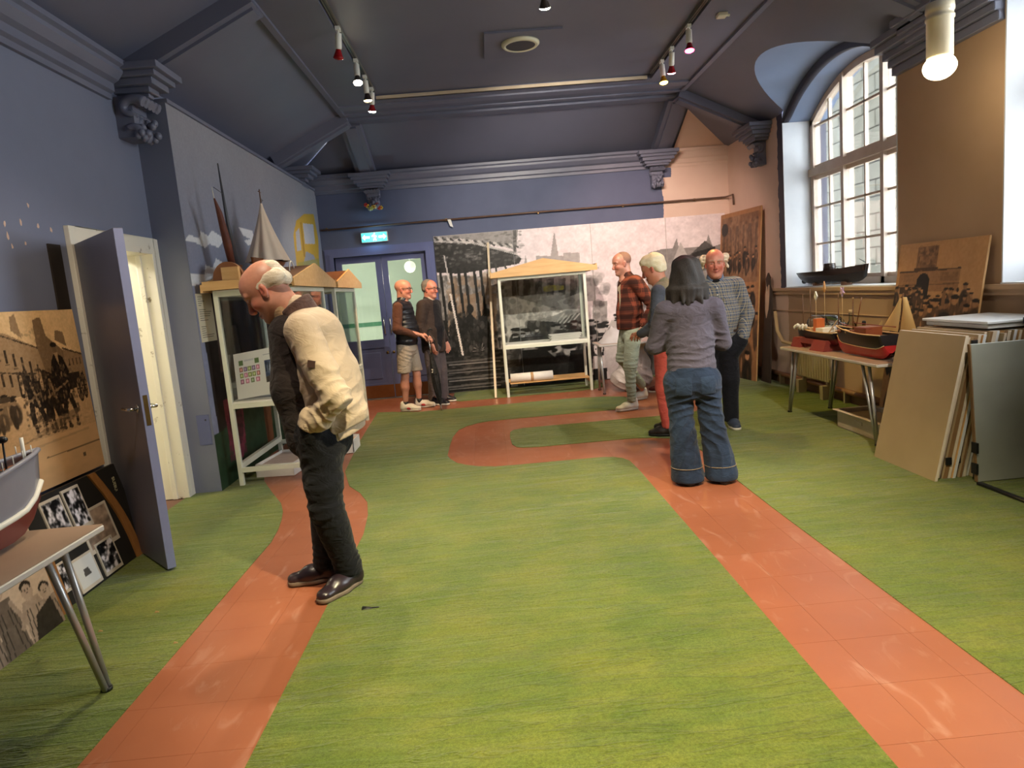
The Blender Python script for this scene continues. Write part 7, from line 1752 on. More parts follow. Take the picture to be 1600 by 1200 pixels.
def man_plaid():
    t, A, s = standing('person in red and black checked jacket walking past the back table', 1.70, 8.02, math.radians(188), 1.84, None, 1)
    neck = A(.02, 0, 1.53)
    H_, paint, (w, R) = head(A(.065, 0, 1.715), A.vec(1, .10, -.16), A.vec(.16, 0, 1), 1.06, .0055, neck, (.70, .49, .41), (.35, .25, .2), 0, .6, .06, .45)
    shL, elL, wrL = A(-.03, .20, 1.48), A(-.20, .27, 1.19), A(-.08, .24, .98); shR, elR, wrR = A(-.03, -.20, 1.48), A(-.17, -.26, 1.19), A(-.02, -.22, .98)
    hpL, knL, anL = A(0, .09, .92), A(.05, .09, .50), np.array((1.60, 7.73, .09)); hpR, knR, anR = A(0, -.09, .92), A(.14, -.08, .53), np.array((1.87, 8.36, .14))
    knL = (hpL + anL) / 2 + A.vec(.03, 0, .0); knR = (hpR + anR) / 2 + A.vec(.17, -.0, .04)
    core = torso_skin(A, neck, A(-.02, 0, .96), shL, shR, [(shL, elL, .045, .038), (elL, wrL, .038, .028), (shR, elR, .045, .038), (elR, wrR, .038, .028), (hpL, knL, .07, .05), (knL, anL, .05, .035), (hpR, knR, .07, .05), (knR, anR, .05, .035)])
    hL = hand(wrL, A.vec(.5, -.1, -.8), A.vec(.4, -.9, 0), 1, 1, .6, .006)
    sdf_obj('body', [H_, core, hL], M_skin, t, paint)
    hm = hair_field(w, R, 1.06, [((-.022, 0, .042), (.099, .079, .087), .02)], [((.105, 0, .03), (.085, .12, .13), .01), ((.02, 0, -.115), (.16, .12, .09), .01)], .006, .0008); sdf_obj('cropped_hair', [hm], mat('cropped_hair', '#7d5647', '#8a6252', 60, .8), t)
    F = Field(*bounds([A(.15, .22, .9), A(-.15, -.22, 1.55)], .06), .008); F.cone(A(.03, 0, 1.42), A(.03, 0, 1.0), .095, .10, .04, (A.l, 1.2)); F.wrinkle(.003, 30, 3); sdf_obj('undershirt', [F.mesh()], cloth('cream_vest', '#a8977a', '#b5a488'), t)
    F = Field(*bounds([A(.2, .34, .86), A(-.25, -.34, 1.6)], .08), .0075)
    F.cone(A(-.01, 0, 1.44), A(0, 0, 1.15), .130, .142, .04, (A.l, 1.42)); F.cone(A(0, 0, 1.15), A(.01, 0, .98), .146, .150, .05, (A.l, 1.25)); F.cone(shL + A.vec(0, -.04, .01), shR + A.vec(0, .04, .01), .078, .078, .05); F.cone(A(-.02, 0, 1.50), A(.02, 0, 1.575), .085, .078, .02); F.cone(A(.0, 0, 1.50), A(.07, 0, 1.64), .062, .062, .01, None, 'cut')
    limbs(F, [(shL, elL, .082, .072), (elL, wrL + A.vec(.0, 0, .02), .070, .060), (shR, elR, .080, .072), (elR, wrR, .070, .058)], .03)
    F.cone(A(.24, .03, 1.60), A(.25, .03, .8), .14, .14, .01, (A.l, .22), 'cut')
    for p_, ax_, am, pr_, rd_, sd_ in ((elL, A.vec(.3, 0, 1), .020, .05, .13, 1), (A(-.1, .1, 1.1), A.vec(.6, .2, 1), .018, .07, .16, 2)): F.crease(p_, ax_, am, pr_, rd_, sd_)
    F.wrinkle(.006, 24, 15); F.plane(A(0, 0, .935), (0, 0, -1)); sdf_obj('checked_jacket', [F.mesh()], plaid_mat('red_black_check', '#7a3a2a', '#1d1412', '#8a5236', .10, .10, .5, .03), t)
    F = Field(*bounds([A(.25, .22, .1), A(-.25, -.3, 1.0), anL, anR], .08), .008); F.cone(A(-.01, 0, .98), A(-.01, 0, .88), .125, .132, .04, (A.l, 1.2)); limbs(F, [(A(0, .085, .89), knL, .105, .078), (knL, anL + np.array((0, 0, .04)), .076, .055), (A(.01, -.085, .89), knR, .105, .078), (knR, anR + np.array((0, 0, .05)), .076, .055)], .03); [F.crease(q_, (0, 0, 1), .018, .045, .13, i_) for i_, q_ in enumerate((knL, knR, (knL + anL) / 2, (knR + anR) / 2, anL + np.array((0, 0, .1))))]; F.wrinkle(.005, 26, 9, (.7, .7, 1.4)); F.plane(A(0, 0, .10), (0, 0, -1)); sdf_obj('trousers', [F.mesh()], cloth('sage_trousers', '#8f9482', '#9ba08e', 6), t)
    Mw = mat('white_trainer', '#cfc9bd'); shoe(t, (1.68, 7.76), (1.40, 7.68), Mw, M_wsole, .05, .075, lace=M_white)
    o = shoe(t, (1.95, 8.42), (1.70, 8.33), Mw, M_wsole, .05, .075)
man_plaid()

def coral_person():
    t, A, s = standing('person in coral trousers and khaki waistcoat, half hidden behind the grey jumper', 1.68, 6.35, math.radians(150), 1.70, None, 1)
    neck = A(.02, 0, 1.43)
    H_, paint, (w, R) = head(A(.09, 0, 1.60), A.vec(.93, .1, -.36), A.vec(.36, 0, .93), 1.02, .0055, neck, (.80, .55, .46), (.7, .65, .6), 0, .8, .055)
    shL, elL, wrL = A(0, .18, 1.38), A(.02, .24, 1.10), A(.22, .14, 1.0); shR, elR, wrR = A(0, -.18, 1.38), A(.02, -.24, 1.10), A(.22, -.12, .98)
    hpL, knL, anL = A(0, .085, .86), A(.03, .085, .48), A(.0, .10, .08); hpR, knR, anR = A(0, -.085, .86), A(.03, -.085, .48), A(.04, -.12, .08)
    core = torso_skin(A, neck, A(-.02, 0, .92), shL, shR, [(shL, elL, .042, .036), (elL, wrL, .036, .027), (shR, elR, .042, .036), (elR, wrR, .036, .027), (hpL, knL, .07, .05), (knL, anL, .05, .035), (hpR, knR, .07, .05), (knR, anR, .05, .035)])
    hL = hand(wrL, A.vec(.5, -.6, -.1), A.vec(.3, 0, -1), 1, 1, .9, .006); hR = hand(wrR, A.vec(.5, .6, -.1), A.vec(.3, 0, -1), -1, 1, .9, .006)
    sdf_obj('body', [H_, core, hL, hR], M_skin, t, paint)
    hm = hair_field(w, R, 1.02, [((-.025, 0, .050), (.110, .092, .092), .02), ((-.06, 0, -.01), (.065, .085, .075), .03), ((.03, 0, .085), (.065, .07, .045), .03)], [((.110, 0, -.01), (.075, .10, .085), .015), ((.03, 0, -.12), (.15, .12, .085), .01), ((.005, .098, -.02), (.022, .03, .034), .01), ((.005, -.098, -.02), (.022, .03, .034), .01)], .006, .006, 70); sdf_obj('hair', [hm], mat('cream_white_hair', '#e6d8b4', '#f4ecd4', 25, .6, bump=.5, bscale=110), t)
    F = Field(*bounds([A(.2, .3, .85), A(-.2, -.3, 1.5)], .08), .008); F.cone(A(0, 0, 1.36), A(.02, 0, 1.1), .118, .130, .04, (A.l, 1.3)); F.cone(A(.02, 0, 1.1), A(0, 0, .9), .132, .128, .05, (A.l, 1.2)); F.cone(shL + A.vec(0, -.05, .01), shR + A.vec(0, .05, .01), .07, .07, .05); F.cone(A(0, 0, 1.42), A(.01, 0, 1.46), .075, .068, .02); F.wrinkle(.004, 30, 6); F.plane(A(0, 0, .87), (0, 0, -1)); sdf_obj('waistcoat', [F.mesh()], cloth('khaki_waistcoat', '#7c7860', '#88846c', 8), t)
    F = Field(*bounds([shL, elL, wrL, shR, elR, wrR], .12), .008); limbs(F, [(shL, elL, .068, .058), (elL, wrL - A.vec(.03, -.02, 0), .056, .044), (shR, elR, .068, .058), (elR, wrR - A.vec(.03, .02, 0), .056, .044)], .03); F.wrinkle(.005, 35, 7); sdf_obj('shirt_sleeves', [F.mesh()], cloth('slate_shirt', '#4a4f5c', '#565b68', 8), t)
    F = Field(*bounds([A(.15, .22, .04), A(-.2, -.25, .95)], .08), .008); F.cone(A(-.01, 0, .92), A(-.01, 0, .83), .120, .130, .04, (A.l, 1.2)); limbs(F, [(A(0, .085, .84), knL, .100, .074), (knL, anL + np.array((0, 0, .03)), .072, .056), (A(0, -.085, .84), knR, .100, .074), (knR, anR + np.array((0, 0, .03)), .072, .056)], .03); F.wrinkle(.006, 26, 8, (.7, .7, 1.3)); F.plane(A(0, 0, .075), (0, 0, -1)); sdf_obj('trousers', [F.mesh()], cloth('coral_trousers', '#bf5348', '#cb6055', 6), t)
    for hl, to in ((A(-.08, .10, 0), A(.19, .12, 0)), (A(-.06, -.12, 0), A(.21, -.15, 0))): shoe(t, hl[:2], to[:2], mat('brown_black_shoe', '#1c1715', '#26201d', 8, .5), M_black, .048, .065)
coral_person()

def woman():
    t, A, s = standing('person in grey jumper and wide dark jeans, back turned and arms folded', 1.42, 4.72, math.radians(84), 1.64, None, 1)
    neck = A(.0, 0, 1.36)
    H_, paint, (w, R) = head(A(.04, 0, 1.51), A.vec(1, -.15, 0), (0, 0, 1), 1.0, .006, neck, (.80, .56, .46), (.25, .18, .14), 0, .5, .052)
    shL, elL, wrL = A(-.02, .175, 1.275), A(.06, .245, 1.02), A(.24, -.02, 1.03); shR, elR, wrR = A(-.02, -.175, 1.275), A(.06, -.245, 1.01), A(.23, .04, 1.06)
    hpL, knL, anL = A(0, .09, .80), A(.01, .085, .44), A(0, .065, .08); hpR, knR, anR = A(0, -.09, .80), A(.0, -.12, .44), A(.0, -.18, .08)
    core = torso_skin(A, neck, A(-.02, 0, .86), shL, shR, [(shL, elL, .04, .034), (elL, wrL, .034, .025), (shR, elR, .04, .034), (elR, wrR, .034, .025), (hpL, knL, .07, .05), (knL, anL, .05, .034), (hpR, knR, .07, .05), (knR, anR, .05, .034)])
    hL = hand(wrL, A.vec(.25, -1, .1), A.vec(-1, -.2, 0), 1, .9, .5, .006); hR = hand(wrR, A.vec(.25, 1, .1), A.vec(-1, .2, 0), -1, .9, .5, .006)
    sdf_obj('body', [H_, core, hL, hR], M_skin, t, paint)
    c = w(0, 0, 0); F = Field(c - np.array((.22, .22, .28)), c + np.array((.22, .22, .2)), .0055)
    F.ell(w(-.02, 0, .045), (.112, .098, .094), .02, R); F.ell(w(-.035, 0, -.04), (.105, .118, .10), .04, R); F.ell(w(-.055, 0, -.115), (.088, .124, .075), .04, R); F.ell(w(-.06, 0, -.155), (.075, .122, .045), .03, R)
    F.ell(w(.125, 0, -.02), (.085, .075, .125), .015, R, 'cut'); rr_ = random.Random(9)
    for k in range(17):
        a_ = -2.2 + 4.4 * k / 16; F.cone(w(-.045 - .085 * math.cos(a_), .118 * math.sin(a_), -.10), w(-.05 - (.085 + rr_.uniform(-.01, .03)) * math.cos(a_ + rr_.uniform(-.1, .1)), (.118 + rr_.uniform(-.01, .03)) * math.sin(a_), -.175 - rr_.uniform(0, .03)), .028, .010, .012)
    F.wrinkle(.013, 34, 6, (1, 1, .22)); F.wrinkle(.004, 95, 8, (1, 1, .1))
    sdf_obj('hair', [F.mesh()], mat('dark_brown_hair', '#120b09', '#241712', 14, .6, bump=.6, bscale=90, stretch=(4, 4, .5)), t)
    F = Field(*bounds([A(.3, .34, .80), A(-.2, -.34, 1.42)], .08), .0065)
    F.cone(A(-.01, 0, 1.24), A(.0, 0, 1.04), .112, .118, .04, (A.l, 1.38)); F.cone(A(0, 0, 1.04), A(-.01, 0, .86), .118, .134, .05, (A.l, 1.32)); F.cone(shL + A.vec(0, -.03, .0), shR + A.vec(0, .03, .0), .066, .066, .06); F.cone(A(-.01, 0, 1.30), A(.0, 0, 1.36), .075, .066, .03)
    limbs(F, [(shL, elL, .066, .056), (elL, wrL, .055, .042), (shR, elR, .066, .056), (elR, wrR, .055, .042)], .03)
    [F.crease(*q_) for q_ in ((A(-.10, .06, .92), (.1, 0, 1), .012, .05, .16, 1), (A(-.10, -.08, .95), (-.15, 0, 1), .012, .055, .16, 2), (A(-.08, .19, 1.05), A.vec(0, .5, 1), .014, .06, .13, 3), (A(-.08, -.19, 1.05), A.vec(0, -.5, 1), .014, .06, .13, 4), (A(-.1, .1, 1.2), A.vec(0, .8, .6), .008, .07, .15, 5))]; F.wrinkle(.003, 16, 16, (.4, .4, 1)); F.plane(A(0, 0, .838), (0, 0, -1)); sdf_obj('jumper', [F.mesh()], cloth('grey_jumper', '#4b4653', '#55505e', 5, .9, .12, 260), t)
    # jeans
    F = Field(*bounds([A(.18, .28, .02), A(-.2, -.3, .9)], .06), .0065)
    F.cone(A(-.015, 0, .86), A(-.02, 0, .76), .125, .142, .04, (A.l, 1.30)); F.ell(A(-.07, .075, .72), (.085, .085, .10), .04); F.ell(A(-.07, -.075, .72), (.085, .085, .10), .04)
    limbs(F, [(A(-.01, .095, .76), A(.0, .085, .46), .112, .086), (A(.0, .085, .46), A(-.01, .065, .06), .088, .118), (A(-.01, -.095, .76), A(0, -.125, .46), .112, .086), (A(0, -.125, .46), A(-.01, -.18, .07), .088, .116)], .02)
    [F.crease(*q_) for q_ in ((A(-.10, .09, .62), A.vec(0, .3, 1), .018, .055, .15, 1), (A(-.10, -.09, .61), A.vec(0, -.3, 1), .018, .055, .15, 2), (A(-.08, .10, .42), A.vec(0, .8, .7), .016, .07, .18, 3), (A(-.08, -.12, .40), A.vec(0, -.8, .7), .016, .07, .18, 4), (A(-.09, .12, .22), A.vec(0, 1, .3), .014, .07, .16, 5), (A(-.09, -.14, .22), A.vec(0, 1, -.3), .014, .07, .16, 6))]; F.wrinkle(.004, 17, 5, (.5, .5, 1)); F.plane(A(0, 0, .025), (0, 0, -1)); F.plane(A(0, 0, .875), (0, 0, 1))
    Md = cloth('dark_denim', '#151c2c', '#283750', 4, .85, .2, 300); jn = sdf_obj('jeans', [F.mesh()], Md, t)
    Mst = mat('denim_thread', '#7a6a55', '#8a7a64', 6, .7)
    for s_ in (1, -1):       # back pockets and cuff seams
        cx = .085 * s_; pts = [A(-.155, cx + a, z) for a, z in ((-.06, .80), (.06, .80), (.055, .70), (0, .675), (-.055, .70), (-.06, .80))]
        F2 = Field(A(-.15, cx, .74) - .12, A(-.15, cx, .74) + .12, .005)
        F2.ell(A(-.070, .075 * s_, .72), (.088, .088, .103), .04); F2.cone(A(-.0165, 0, .86), A(-.0215, 0, .76), .127, .144, .04, (A.l, 1.30)); F2.plane(A(0, 0, .805), (0, 0, 1), .003); F2.plane(A(0, 0, .675), (0, 0, -1), .003); F2.plane(A(0, cx + .055, 0), A.l, .003); F2.plane(A(0, cx - .055, 0), -A.l, .003); F2.plane(A(-.10, 0, 0), A.f, .003)
        pk_ = sdf_obj('back_pocket', [F2.mesh()], cloth('pocket_denim', '#1a2436', '#2a3950', 6, .85, .2, 300), jn)
        ft = A(-.01, .067 if s_ > 0 else -.172, .135); r_ = .1135
        MB().tube([V(ft + A.f * (math.cos(a) * r_) + A.l * (math.sin(a) * r_)) for a in [k * 6.2832 / 28 for k in range(29)]], .0028, 5, caps=False).build('cuff_seam', Mst, jn)
    for hl, to in ((A(-.10, .06, 0), A(.15, .07, 0)), (A(-.11, -.18, 0), A(.15, -.215, 0))): shoe(t, hl[:2], to[:2], mat('black_leather', '#15131a'), M_black, .044, .05)
woman()

def man_smile():
    t, A, s = standing('person in blue checked shirt, hands in pockets, facing the room and smiling', 2.20, 6.42, math.radians(258), 1.73, None, 1)
    neck = A(.0, 0, 1.42)
    H_, paint, (w, R) = head(A(.04, 0, 1.60), A.vec(1, -.04, -.06), (0, 0, 1), 1.08, .0055, neck, (.82, .57, .50), (.7, .62, .55), 1.0, .9, .062)
    shL, elL, wrL = A(-.01, .20, 1.385), A(-.05, .29, 1.10), A(.03, .24, .87); shR, elR, wrR = A(-.01, -.20, 1.385), A(-.05, -.28, 1.10), A(.04, -.23, .88)
    hpL, knL, anL = A(0, .09, .86), A(.02, .10, .48), A(0, .10, .08); hpR, knR, anR = A(0, -.09, .86), A(.02, -.10, .48), A(0, -.12, .08)
    core = torso_skin(A, neck, A(-.02, 0, .92), shL, shR, [(shL, elL, .045, .038), (elL, wrL, .038, .028), (shR, elR, .045, .038), (elR, wrR, .038, .028), (hpL, knL, .07, .05), (knL, anL, .05, .035), (hpR, knR, .07, .05), (knR, anR, .05, .035)])
    hL = hand(wrL, A.vec(.15, -.75, -.8), A.vec(.4, -.9, 0), 1, .85, .3, .006); hR = hand(wrR, A.vec(.15, .75, -.8), A.vec(.4, .9, 0), -1, .85, .3, .006)
    sdf_obj('body', [H_, core, hL, hR], M_skin, t, paint)
    F = Field(w(0, 0, 0) - .2, w(0, 0, 0) + .2, .0055)
    for s_ in (1, -1):
        F.ell(w(-.03, .080 * s_, .030), (.055, .026, .046), .02, R)
        rr_ = random.Random(5)
        for _ in range(22): F.ell(w(-.03 + rr_.uniform(-.055, .05), (.084 + rr_.uniform(0, .032)) * s_, .015 + rr_.uniform(-.045, .055)), (rr_.uniform(.010, .022), rr_.uniform(.012, .024), rr_.uniform(.010, .020)), .010, [N(R[0] + .6 * rr_.uniform(-1, 1) * R[2]), R[1], R[2]])
    F.ell(w(-.09, 0, .01), (.045, .085, .07), .03, R); F.wrinkle(.009, 75, 4); sdf_obj('hair', [F.mesh()], mat('white_hair_tufts', '#d2c2a8', '#ece2d2', 25, .7, bump=.5, bscale=100), t)
    M_sh = plaid_mat('blue_check_shirt', '#56637e', '#9a9384', '#d2c8b2', .048, .055, .32, .08)
    F = Field(*bounds([A(.25, .36, .86), A(-.25, -.36, 1.5)], .08), .0065)
    F.cone(A(0, 0, 1.34), A(.03, 0, 1.10), .122, .138, .04, (A.l, 1.42)); F.cone(A(.03, 0, 1.10), A(.03, 0, .95), .142, .140, .05, (A.l, 1.28)); F.cone(shL + A.vec(0, -.04, .01), shR + A.vec(0, .04, .01), .074, .074, .05)
    limbs(F, [(shL, elL, .076, .068), (elL, wrL + A.vec(0, 0, .02), .068, .056), (shR, elR, .076, .068), (elR, wrR + A.vec(0, 0, .02), .068, .056)], .03); F.wrinkle(.006, 24, 6)
    X_, Y_, Z_ = F.grid(); F.plane(A(.0, 0, .93), (0, 0, -1)) if False else None
    so_ = sdf_obj('shirt', [F.mesh()], M_sh, t)
    F = Field(A(.03, 0, 1.43) - .14, A(.03, 0, 1.43) + .14, .0055); F.cone(A(.01, 0, 1.41), A(.02, 0, 1.475), .086, .078, .02); F.cone(A(.02, 0, 1.42), A(.05, 0, 1.54), .064, .062, .01, None, 'cut'); F.cone(A(.12, 0, 1.50), A(.13, 0, 1.36), .04, .018, .01, None, 'cut'); sdf_obj('shirt_collar', [F.mesh()], cloth('blue_collar', '#66738e', '#74819c'), so_)
    F = Field(A(.14, .10, 1.24) - .1, A(.14, .10, 1.24) + .1, .0055); F.cone(A(.004, 0, 1.34), A(.034, 0, 1.10), .126, .142, .04, (A.l, 1.42)); F.plane(A(0, .16, 0), A.l, .003); F.plane(A(0, .05, 0), -A.l, .003); F.plane(A(0, 0, 1.275), (0, 0, 1), .003); F.plane(A(0, 0, 1.215), (0, 0, -1), .003); F.plane(A(.05, 0, 0), -A.f, .003); sdf_obj('pocket_flap', [F.mesh()], M_sh, so_)
    for k in range(6): MB().ell(V(A(.128 + (.036 if k > 1 else .012 * k + .01), 0, 1.37 - .065 * k)), (.007, .007, .007), 8, 6).build('button', M_white, so_)
    F = Field(A(.03, 0, 1.41) - .09, A(.03, 0, 1.41) + .09, .006); F.cone(A(.02, 0, 1.36), A(.03, 0, 1.43), .075, .068, .02); sdf_obj('dark_undershirt', [F.mesh()], cloth('black_tee', '#141318', '#1a191e'), t)
    F = Field(*bounds([A(.2, .25, .04), A(-.2, -.25, 1.0)], .08), .008); F.cone(A(.015, 0, .955), A(0, 0, .84), .142, .140, .04, (A.l, 1.26)); limbs(F, [(A(0, .09, .85), knL, .108, .085), (knL, anL + np.array((0, 0, .02)), .083, .075), (A(0, -.09, .85), knR, .108, .085), (knR, anR + np.array((0, 0, .02)), .083, .075)], .03)
    for wr_, q_ in ((wrL, -1), (wrR, 1)): F.cone(wr_ + A.vec(0, q_ * .02, -.03), wr_ + A.vec(.02, q_ * .09, -.12), .062, .055, .03)
    F.wrinkle(.004, 24, 8, (.7, .7, 1.3)); F.plane(A(0, 0, .06), (0, 0, -1)); F.plane(A(0, 0, .975), (0, 0, 1), .006); sdf_obj('trousers', [F.mesh()], cloth('navy_trousers', '#14151d', '#1b1c25', 6), t)
    F = Field(*bounds([A(.2, .25, .92), A(-.2, -.25, 1.0)], .06), .006); F.cone(A(.015, 0, .975), A(.013, 0, .935), .147, .147, .03, (A.l, 1.26)); F.plane(A(0, 0, .972), (0, 0, 1), .003); F.plane(A(0, 0, .938), (0, 0, -1), .003); sdf_obj('belt', [F.mesh()], mat('brown_belt', '#3a2820', '#463228', 8, .45), t)
    for hl, to in ((A(-.08, .10, 0), A(.20, .13, 0)), (A(-.08, -.12, 0), A(.20, -.14, 0))): shoe(t, hl[:2], to[:2], mat('navy_trainer', '#2a3244', '#343d50', 10, .6), M_wsole, .048, .065, lace=M_white)
man_smile()
# ------------------------------------------------------------------ slumped sack under the back table
bg = thing('sack', 'pale slumped sack on the floor under the back table', 'sack', (1.95, 9.2, 0))
F = Field((1.45, 8.75, -.02), (2.45, 9.65, .72), .012)
F.ell((1.92, 9.2, .17), (.30, .22, .18), .05); F.ell((1.98, 9.22, .36), (.22, .18, .20), .08); F.cone((1.98, 9.24, .42), (2.06, 9.26, .60), .15, .07, .06); F.cone((2.06, 9.26, .60), (2.08, 9.24, .65), .05, .07, .03)
for i_, (p_, a_) in enumerate((((1.85, 9.0, .3), (1, .2, .4)), ((2.05, 9.05, .45), (1, 0, -.3)), ((1.8, 9.1, .15), (.4, 0, 1)), ((2.1, 9.05, .2), (.6, 0, 1)))): F.crease(p_, a_, .03, .09, .2, i_)
F.wrinkle(.008, 18, 5); F.plane((0, 0, .006), (0, 0, -1)); sdf_obj('sack_body', [F.mesh()], cloth('pale_sackcloth', '#b0a39d', '#c2b6b0', 4, .85), bg)
MB().tube([(2.06 + .065 * math.cos(a), 9.26 + .065 * math.sin(a), .605) for a in [k * .5236 for k in range(13)]], .008, 6, caps=False).build('tie_cord', M_rope, bg)
# ------------------------------------------------------------------ light fittings and wall fixtures
M_track = mat('track_metal', '#5a564c', '#6a665c', 6, .4)
E_white = emit('bulb_warm_white', (1, .88, .62), 40); E_amber = emit('bulb_amber', (1, .62, .22), 14); E_pink = emit('bulb_pink', (1, .35, .42), 14); E_red = emit('bulb_red', (1, .03, .12), 18); E_yel = emit('bulb_yellow', (1, .72, .10), 12)
M_redglass = mat('red_bulb_off', '#8a0f14', '#9a1418', 4, .15)
for x, y0_, y1_, lab in ((-1.09, 0.2, 8.25, 'pale lighting track along the left ceiling beam'), (2.19, 0.2, 8.32, 'lighting track along the right ceiling beam')):
    t = thing('lighting_track', lab, 'lighting track', (x, 5, 3.95))
    MB().box((x - .018, y0_, 3.918), (x + .018, y1_, 3.95)).build('track_rail', M_track, t); MB().box((x - .006, y0_, 3.914), (x + .006, y1_, 3.919)).build('track_slot', M_black, t)
def spot(label, x, y, tgt, bulb, power, color, zt=3.915, rim=None, ang=75):
    t = thing('track_spotlight', label, 'spotlight', (x, y, zt), 'spotlights on the ceiling tracks')
    top = V((x, y, zt)); MB().box((x - .02, y - .035, zt - .03), (x + .02, y + .035, zt)).build('adapter', M_white, t)
    d = (V(tgt) - V((x, y, zt - .16))).normalized()
    d = (d + V((0, 0, -1.2))).normalized()
    p0 = V((x, y, zt - .05)); p1 = p0 + d * .13
    MB().tube([p0 - V((0, 0, -.03)), p0 - V((0, 0, .02))], .010, 8).build('stem', M_white, t)
    MB().lathe(p0, [(.028, 0), (.03, .005), (.03, .12), (.026, .13)], d, 14).build('socket_tube', M_white, t)
    MB().lathe(p1, [(.020, -.01), (.024, .01), (.042, .06), (.047, .07)], d, 16).build('reflector', rim or mat('dark_reflector', '#2c2320', '#3a2e28', 5, .3), t)
    MB().lathe(p1, [(.045, .068), (.043, .075), (.028, .084), (.001, .088)], d, 16).build('bulb_face', bulb, t)
    if power:
        q = p1 + d * .11; lamp('SPOT', 'spot_beam', q, power, color, .045, V(q) + (V(tgt) - V(q)), ang, .7)
rimr = mat('red_reflector', '#7a1016', '#8a161c', 5, .25)
spot('unlit red track spotlight nearest on the left track', -1.09, 6.30, (-2.2, 7.5, .5), M_redglass, 0, None, rim=M_redglass)
spot('brightest warm track spotlight on the left track', -1.09, 7.12, (-.7, 4.2, .2), E_white, SPW * .5, (1, .82, .52))
spot('amber track spotlight behind the brightest one on the left', -1.09, 7.62, (-.9, 8.6, 0), E_amber, SPW * .6, (1, .62, .28))
spot('pale track spotlight at the far end of the left track', -1.09, 8.05, (-1.9, 9.6, 1.2), E_white, SPW * .25, (1, .8, .5), rim=rimr)
spot('glowing red track spotlight on the right track', 2.19, 6.85, (1.8, 5.5, 0), E_red, SPW * .12, (1, .12, .2), rim=rimr)
spot('pink track spotlight in the middle of the right track', 2.19, 7.45, (2.6, 10.3, 1.6), E_pink, SPW * .4, (1, .62, .52), rim=rimr)
spot('yellow track spotlight at the far end of the right track', 2.19, 7.85, (2.4, 6.6, 0), E_yel, SPW * .5, (1, .78, .2), rim=mat('gold_reflector', '#8a6a10', '#9a7a18', 5, .25))
spot('single warm spotlight hanging near the ceiling vent', .66, 5.62, (1.3, 10.2, 1.5), E_white, SPW * 1.3, (1, .88, .72), zt=3.949)
# spotlights further along the tracks, above and behind the viewer
spot('warm spotlight on the left track above the doorway end', -1.09, 4.4, (-.4, 3.2, 0), E_white, SPW * .42, (1, .86, .62), ang=80)
spot('single warm spotlight hanging from the near part of the flat ceiling', .55, 1.3, (.65, 3.0, 0), E_white, SPW * 2.2, (1, .86, .52), zt=3.949, ang=72)
spot('warm spotlight towards the near end of the right track', 2.19, 1.6, (1.7, 6.0, 1.0), E_white, SPW * 1.2, (1, .88, .70), ang=62)
spot('unseen amber spotlight added on the left track over the left table', -1.09, 2.2, (-1.8, 3.9, 1.3), E_amber, SPW * .42, (1, .82, .60), ang=64)  # out of view; added to brighten the bending person and the sepia board
MB_ = MB
tb = thing('junction_box', 'small cream junction box on the right ceiling beam', 'junction box', (2.42, 6.6, 3.87)); MB().box((2.38, 6.54, 3.865), (2.47, 6.63, 3.90)).build('box_body', M_cream, tb, bevel=.006); MB().tube([(2.47, 6.59, 3.885), (2.50, 6.60, 3.885)], .012, 8).build('cable_gland', M_cream, tb)
vt = thing('ceiling_vent', 'round cream ceiling vent with dark opening', 'vent', (.54, 7.05, 3.95))
MB().box((.20, 6.75, 3.93), (.95, 7.45, 3.951)).build('vent_board', M_ceil, vt)
MB().lathe((.56, 7.05, 3.93), [(.19, 0), (.19, -.015), (.175, -.03), (.15, -.032), (.145, -.02)], (0, 0, 1), 28).build('vent_ring', M_cream, vt); MB().lathe((.56, 7.05, 3.905), [(.148, 0), (.148, .004)], (0, 0, 1), 28).build('vent_grille', M_black, vt)
# pendant tube lamps by the window wall; the second is unseen, added for light
for k, (x, y) in enumerate(((3.30, 4.82), (3.30, .9))):
    t = thing('pendant_lamp', ('white tube pendant lamp with glowing bulb before the window pier', 'unseen white tube pendant lamp added for light at the near end of the window wall')[k], 'lamp', (x, y, 3.22), 'tube pendant lamps')
    MB().tube([(x, y, 3.24), (x, y, ZS - KS * (x - XB3) + .01)], .012, 8).build('lamp_rod', M_white, t)
    MB().lathe((x, y, 2.86), [(.080, 0), (.083, .01), (.083, .25), (.090, .252), (.090, .27), (.083, .272), (.083, .30), (.090, .302), (.090, .32), (.086, .36), (.02, .38)], (0, 0, 1), 24).build('lamp_tube', mat('cream_enamel', '#d8c8a8', '#e2d4b8', 5, .35), t)
    MB().ell((x, y, 2.80), (.105, .105, .085), 22, 14).build('lamp_bulb', emit('pendant_bulb_%d' % k, (1, .86, .55), 6), t)
    lamp('POINT', 'pendant_light', (x, y, 2.66), 3, (1, .84, .56), .1)
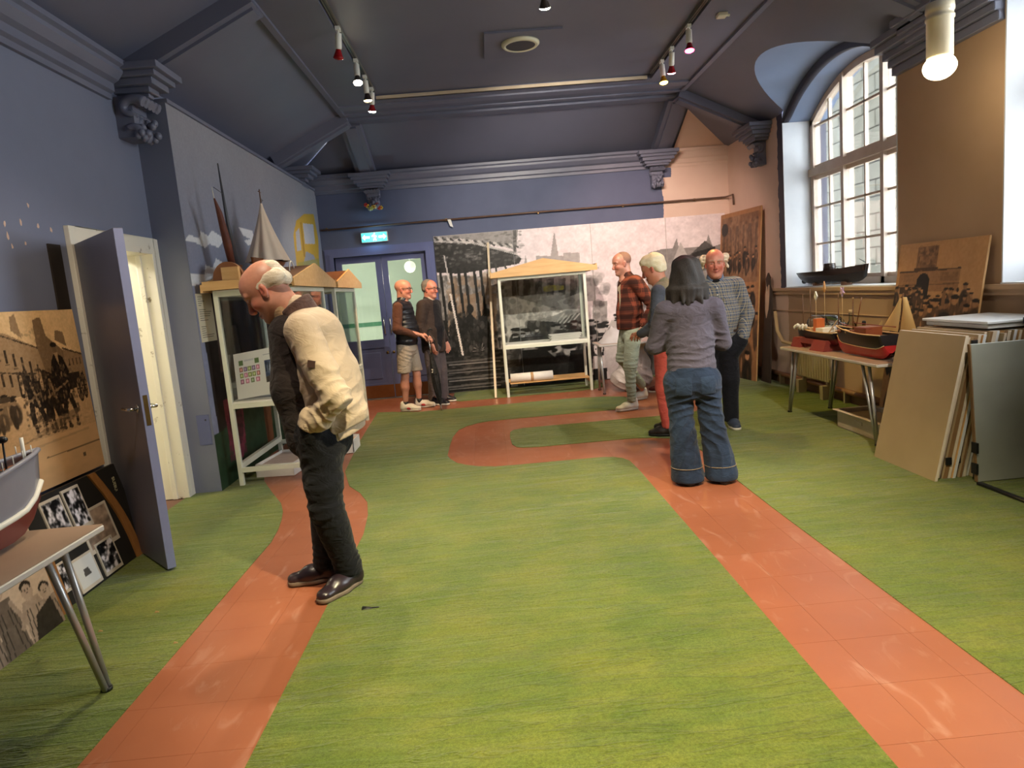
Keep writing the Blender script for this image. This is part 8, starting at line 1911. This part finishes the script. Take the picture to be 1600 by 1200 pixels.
# exit sign
ex = thing('exit_sign', 'lit green and white exit sign above the double door', 'sign', (-1.6, YB - .05, 2.48))
MB().box((-1.80, YB - .07, 2.405), (-1.40, YB, 2.555)).build('sign_box', M_white, ex, bevel=.008)
MB().box((-1.79, YB - .073, 2.415), (-1.41, YB - .069, 2.545)).build('sign_face', emit('exit_green', (.06, .50, .46), 1.1), ex)
E_sw = emit('exit_white', (.85, 1, .98), 2.0); ys_ = YB - .0745
pic = MB()
def flat(pts): pic.prism([(x, ys_, z) for x, z in pts], (0, .002, 0))
flat([(-1.78, 2.48), (-1.74, 2.52), (-1.74, 2.495), (-1.67, 2.495), (-1.67, 2.465), (-1.74, 2.465), (-1.74, 2.44)])
flat([(-1.42, 2.48), (-1.46, 2.52), (-1.46, 2.495), (-1.53, 2.495), (-1.53, 2.465), (-1.46, 2.465), (-1.46, 2.44)])
flat([(-1.62, 2.43), (-1.60, 2.47), (-1.61, 2.50), (-1.63, 2.485), (-1.64, 2.495), (-1.61, 2.52), (-1.59, 2.51), (-1.56, 2.49), (-1.57, 2.48), (-1.585, 2.49), (-1.58, 2.465), (-1.57, 2.43), (-1.58, 2.425), (-1.595, 2.455), (-1.61, 2.425)])
pic.ell((-1.592, ys_ + .001, 2.532), (.009, .001, .009), 10, 6); pic.build('sign_symbol', E_sw, ex)
lamp('POINT', 'exit_sign_light', (-1.6, YB - .16, 2.48), 1.2, (.4, .85, 1), .05)
# picture rail pipe on the back wall
rp = thing('wall_pipe', 'thin brown pipe rail running across the back wall', 'pipe', (.7, YB - .06, 2.65))
MB().tube([(-2.39, YB - .05, 2.64), (.7, YB - .05, 2.655), (3.78, YB - .05, 2.65), (3.80, YB - .30, 2.65), (3.80, YB - .32, 2.5)], .014, 10).build('pipe_run', mat('copper_brown', '#5a4236', '#6a5042', 6, .45), rp)
for x in (-2.3, -.5, .9, 2.2, 3.3): MB().box((x - .012, YB - .05, 2.63), (x + .012, YB, 2.67)).build('pipe_clip', M_brass, rp)
tg = thing('paper_tag', 'small white tag hanging from the pipe rail', 'tag', (-.42, YB - .07, 2.6)); MB().hexa([(-.45, YB - .07, 2.55), (-.40, YB - .07, 2.53), (-.40, YB - .067, 2.53), (-.45, YB - .067, 2.55), (-.48, YB - .07, 2.65), (-.43, YB - .07, 2.65), (-.43, YB - .067, 2.65), (-.48, YB - .067, 2.65)]).build('tag_paper', M_paper, tg)
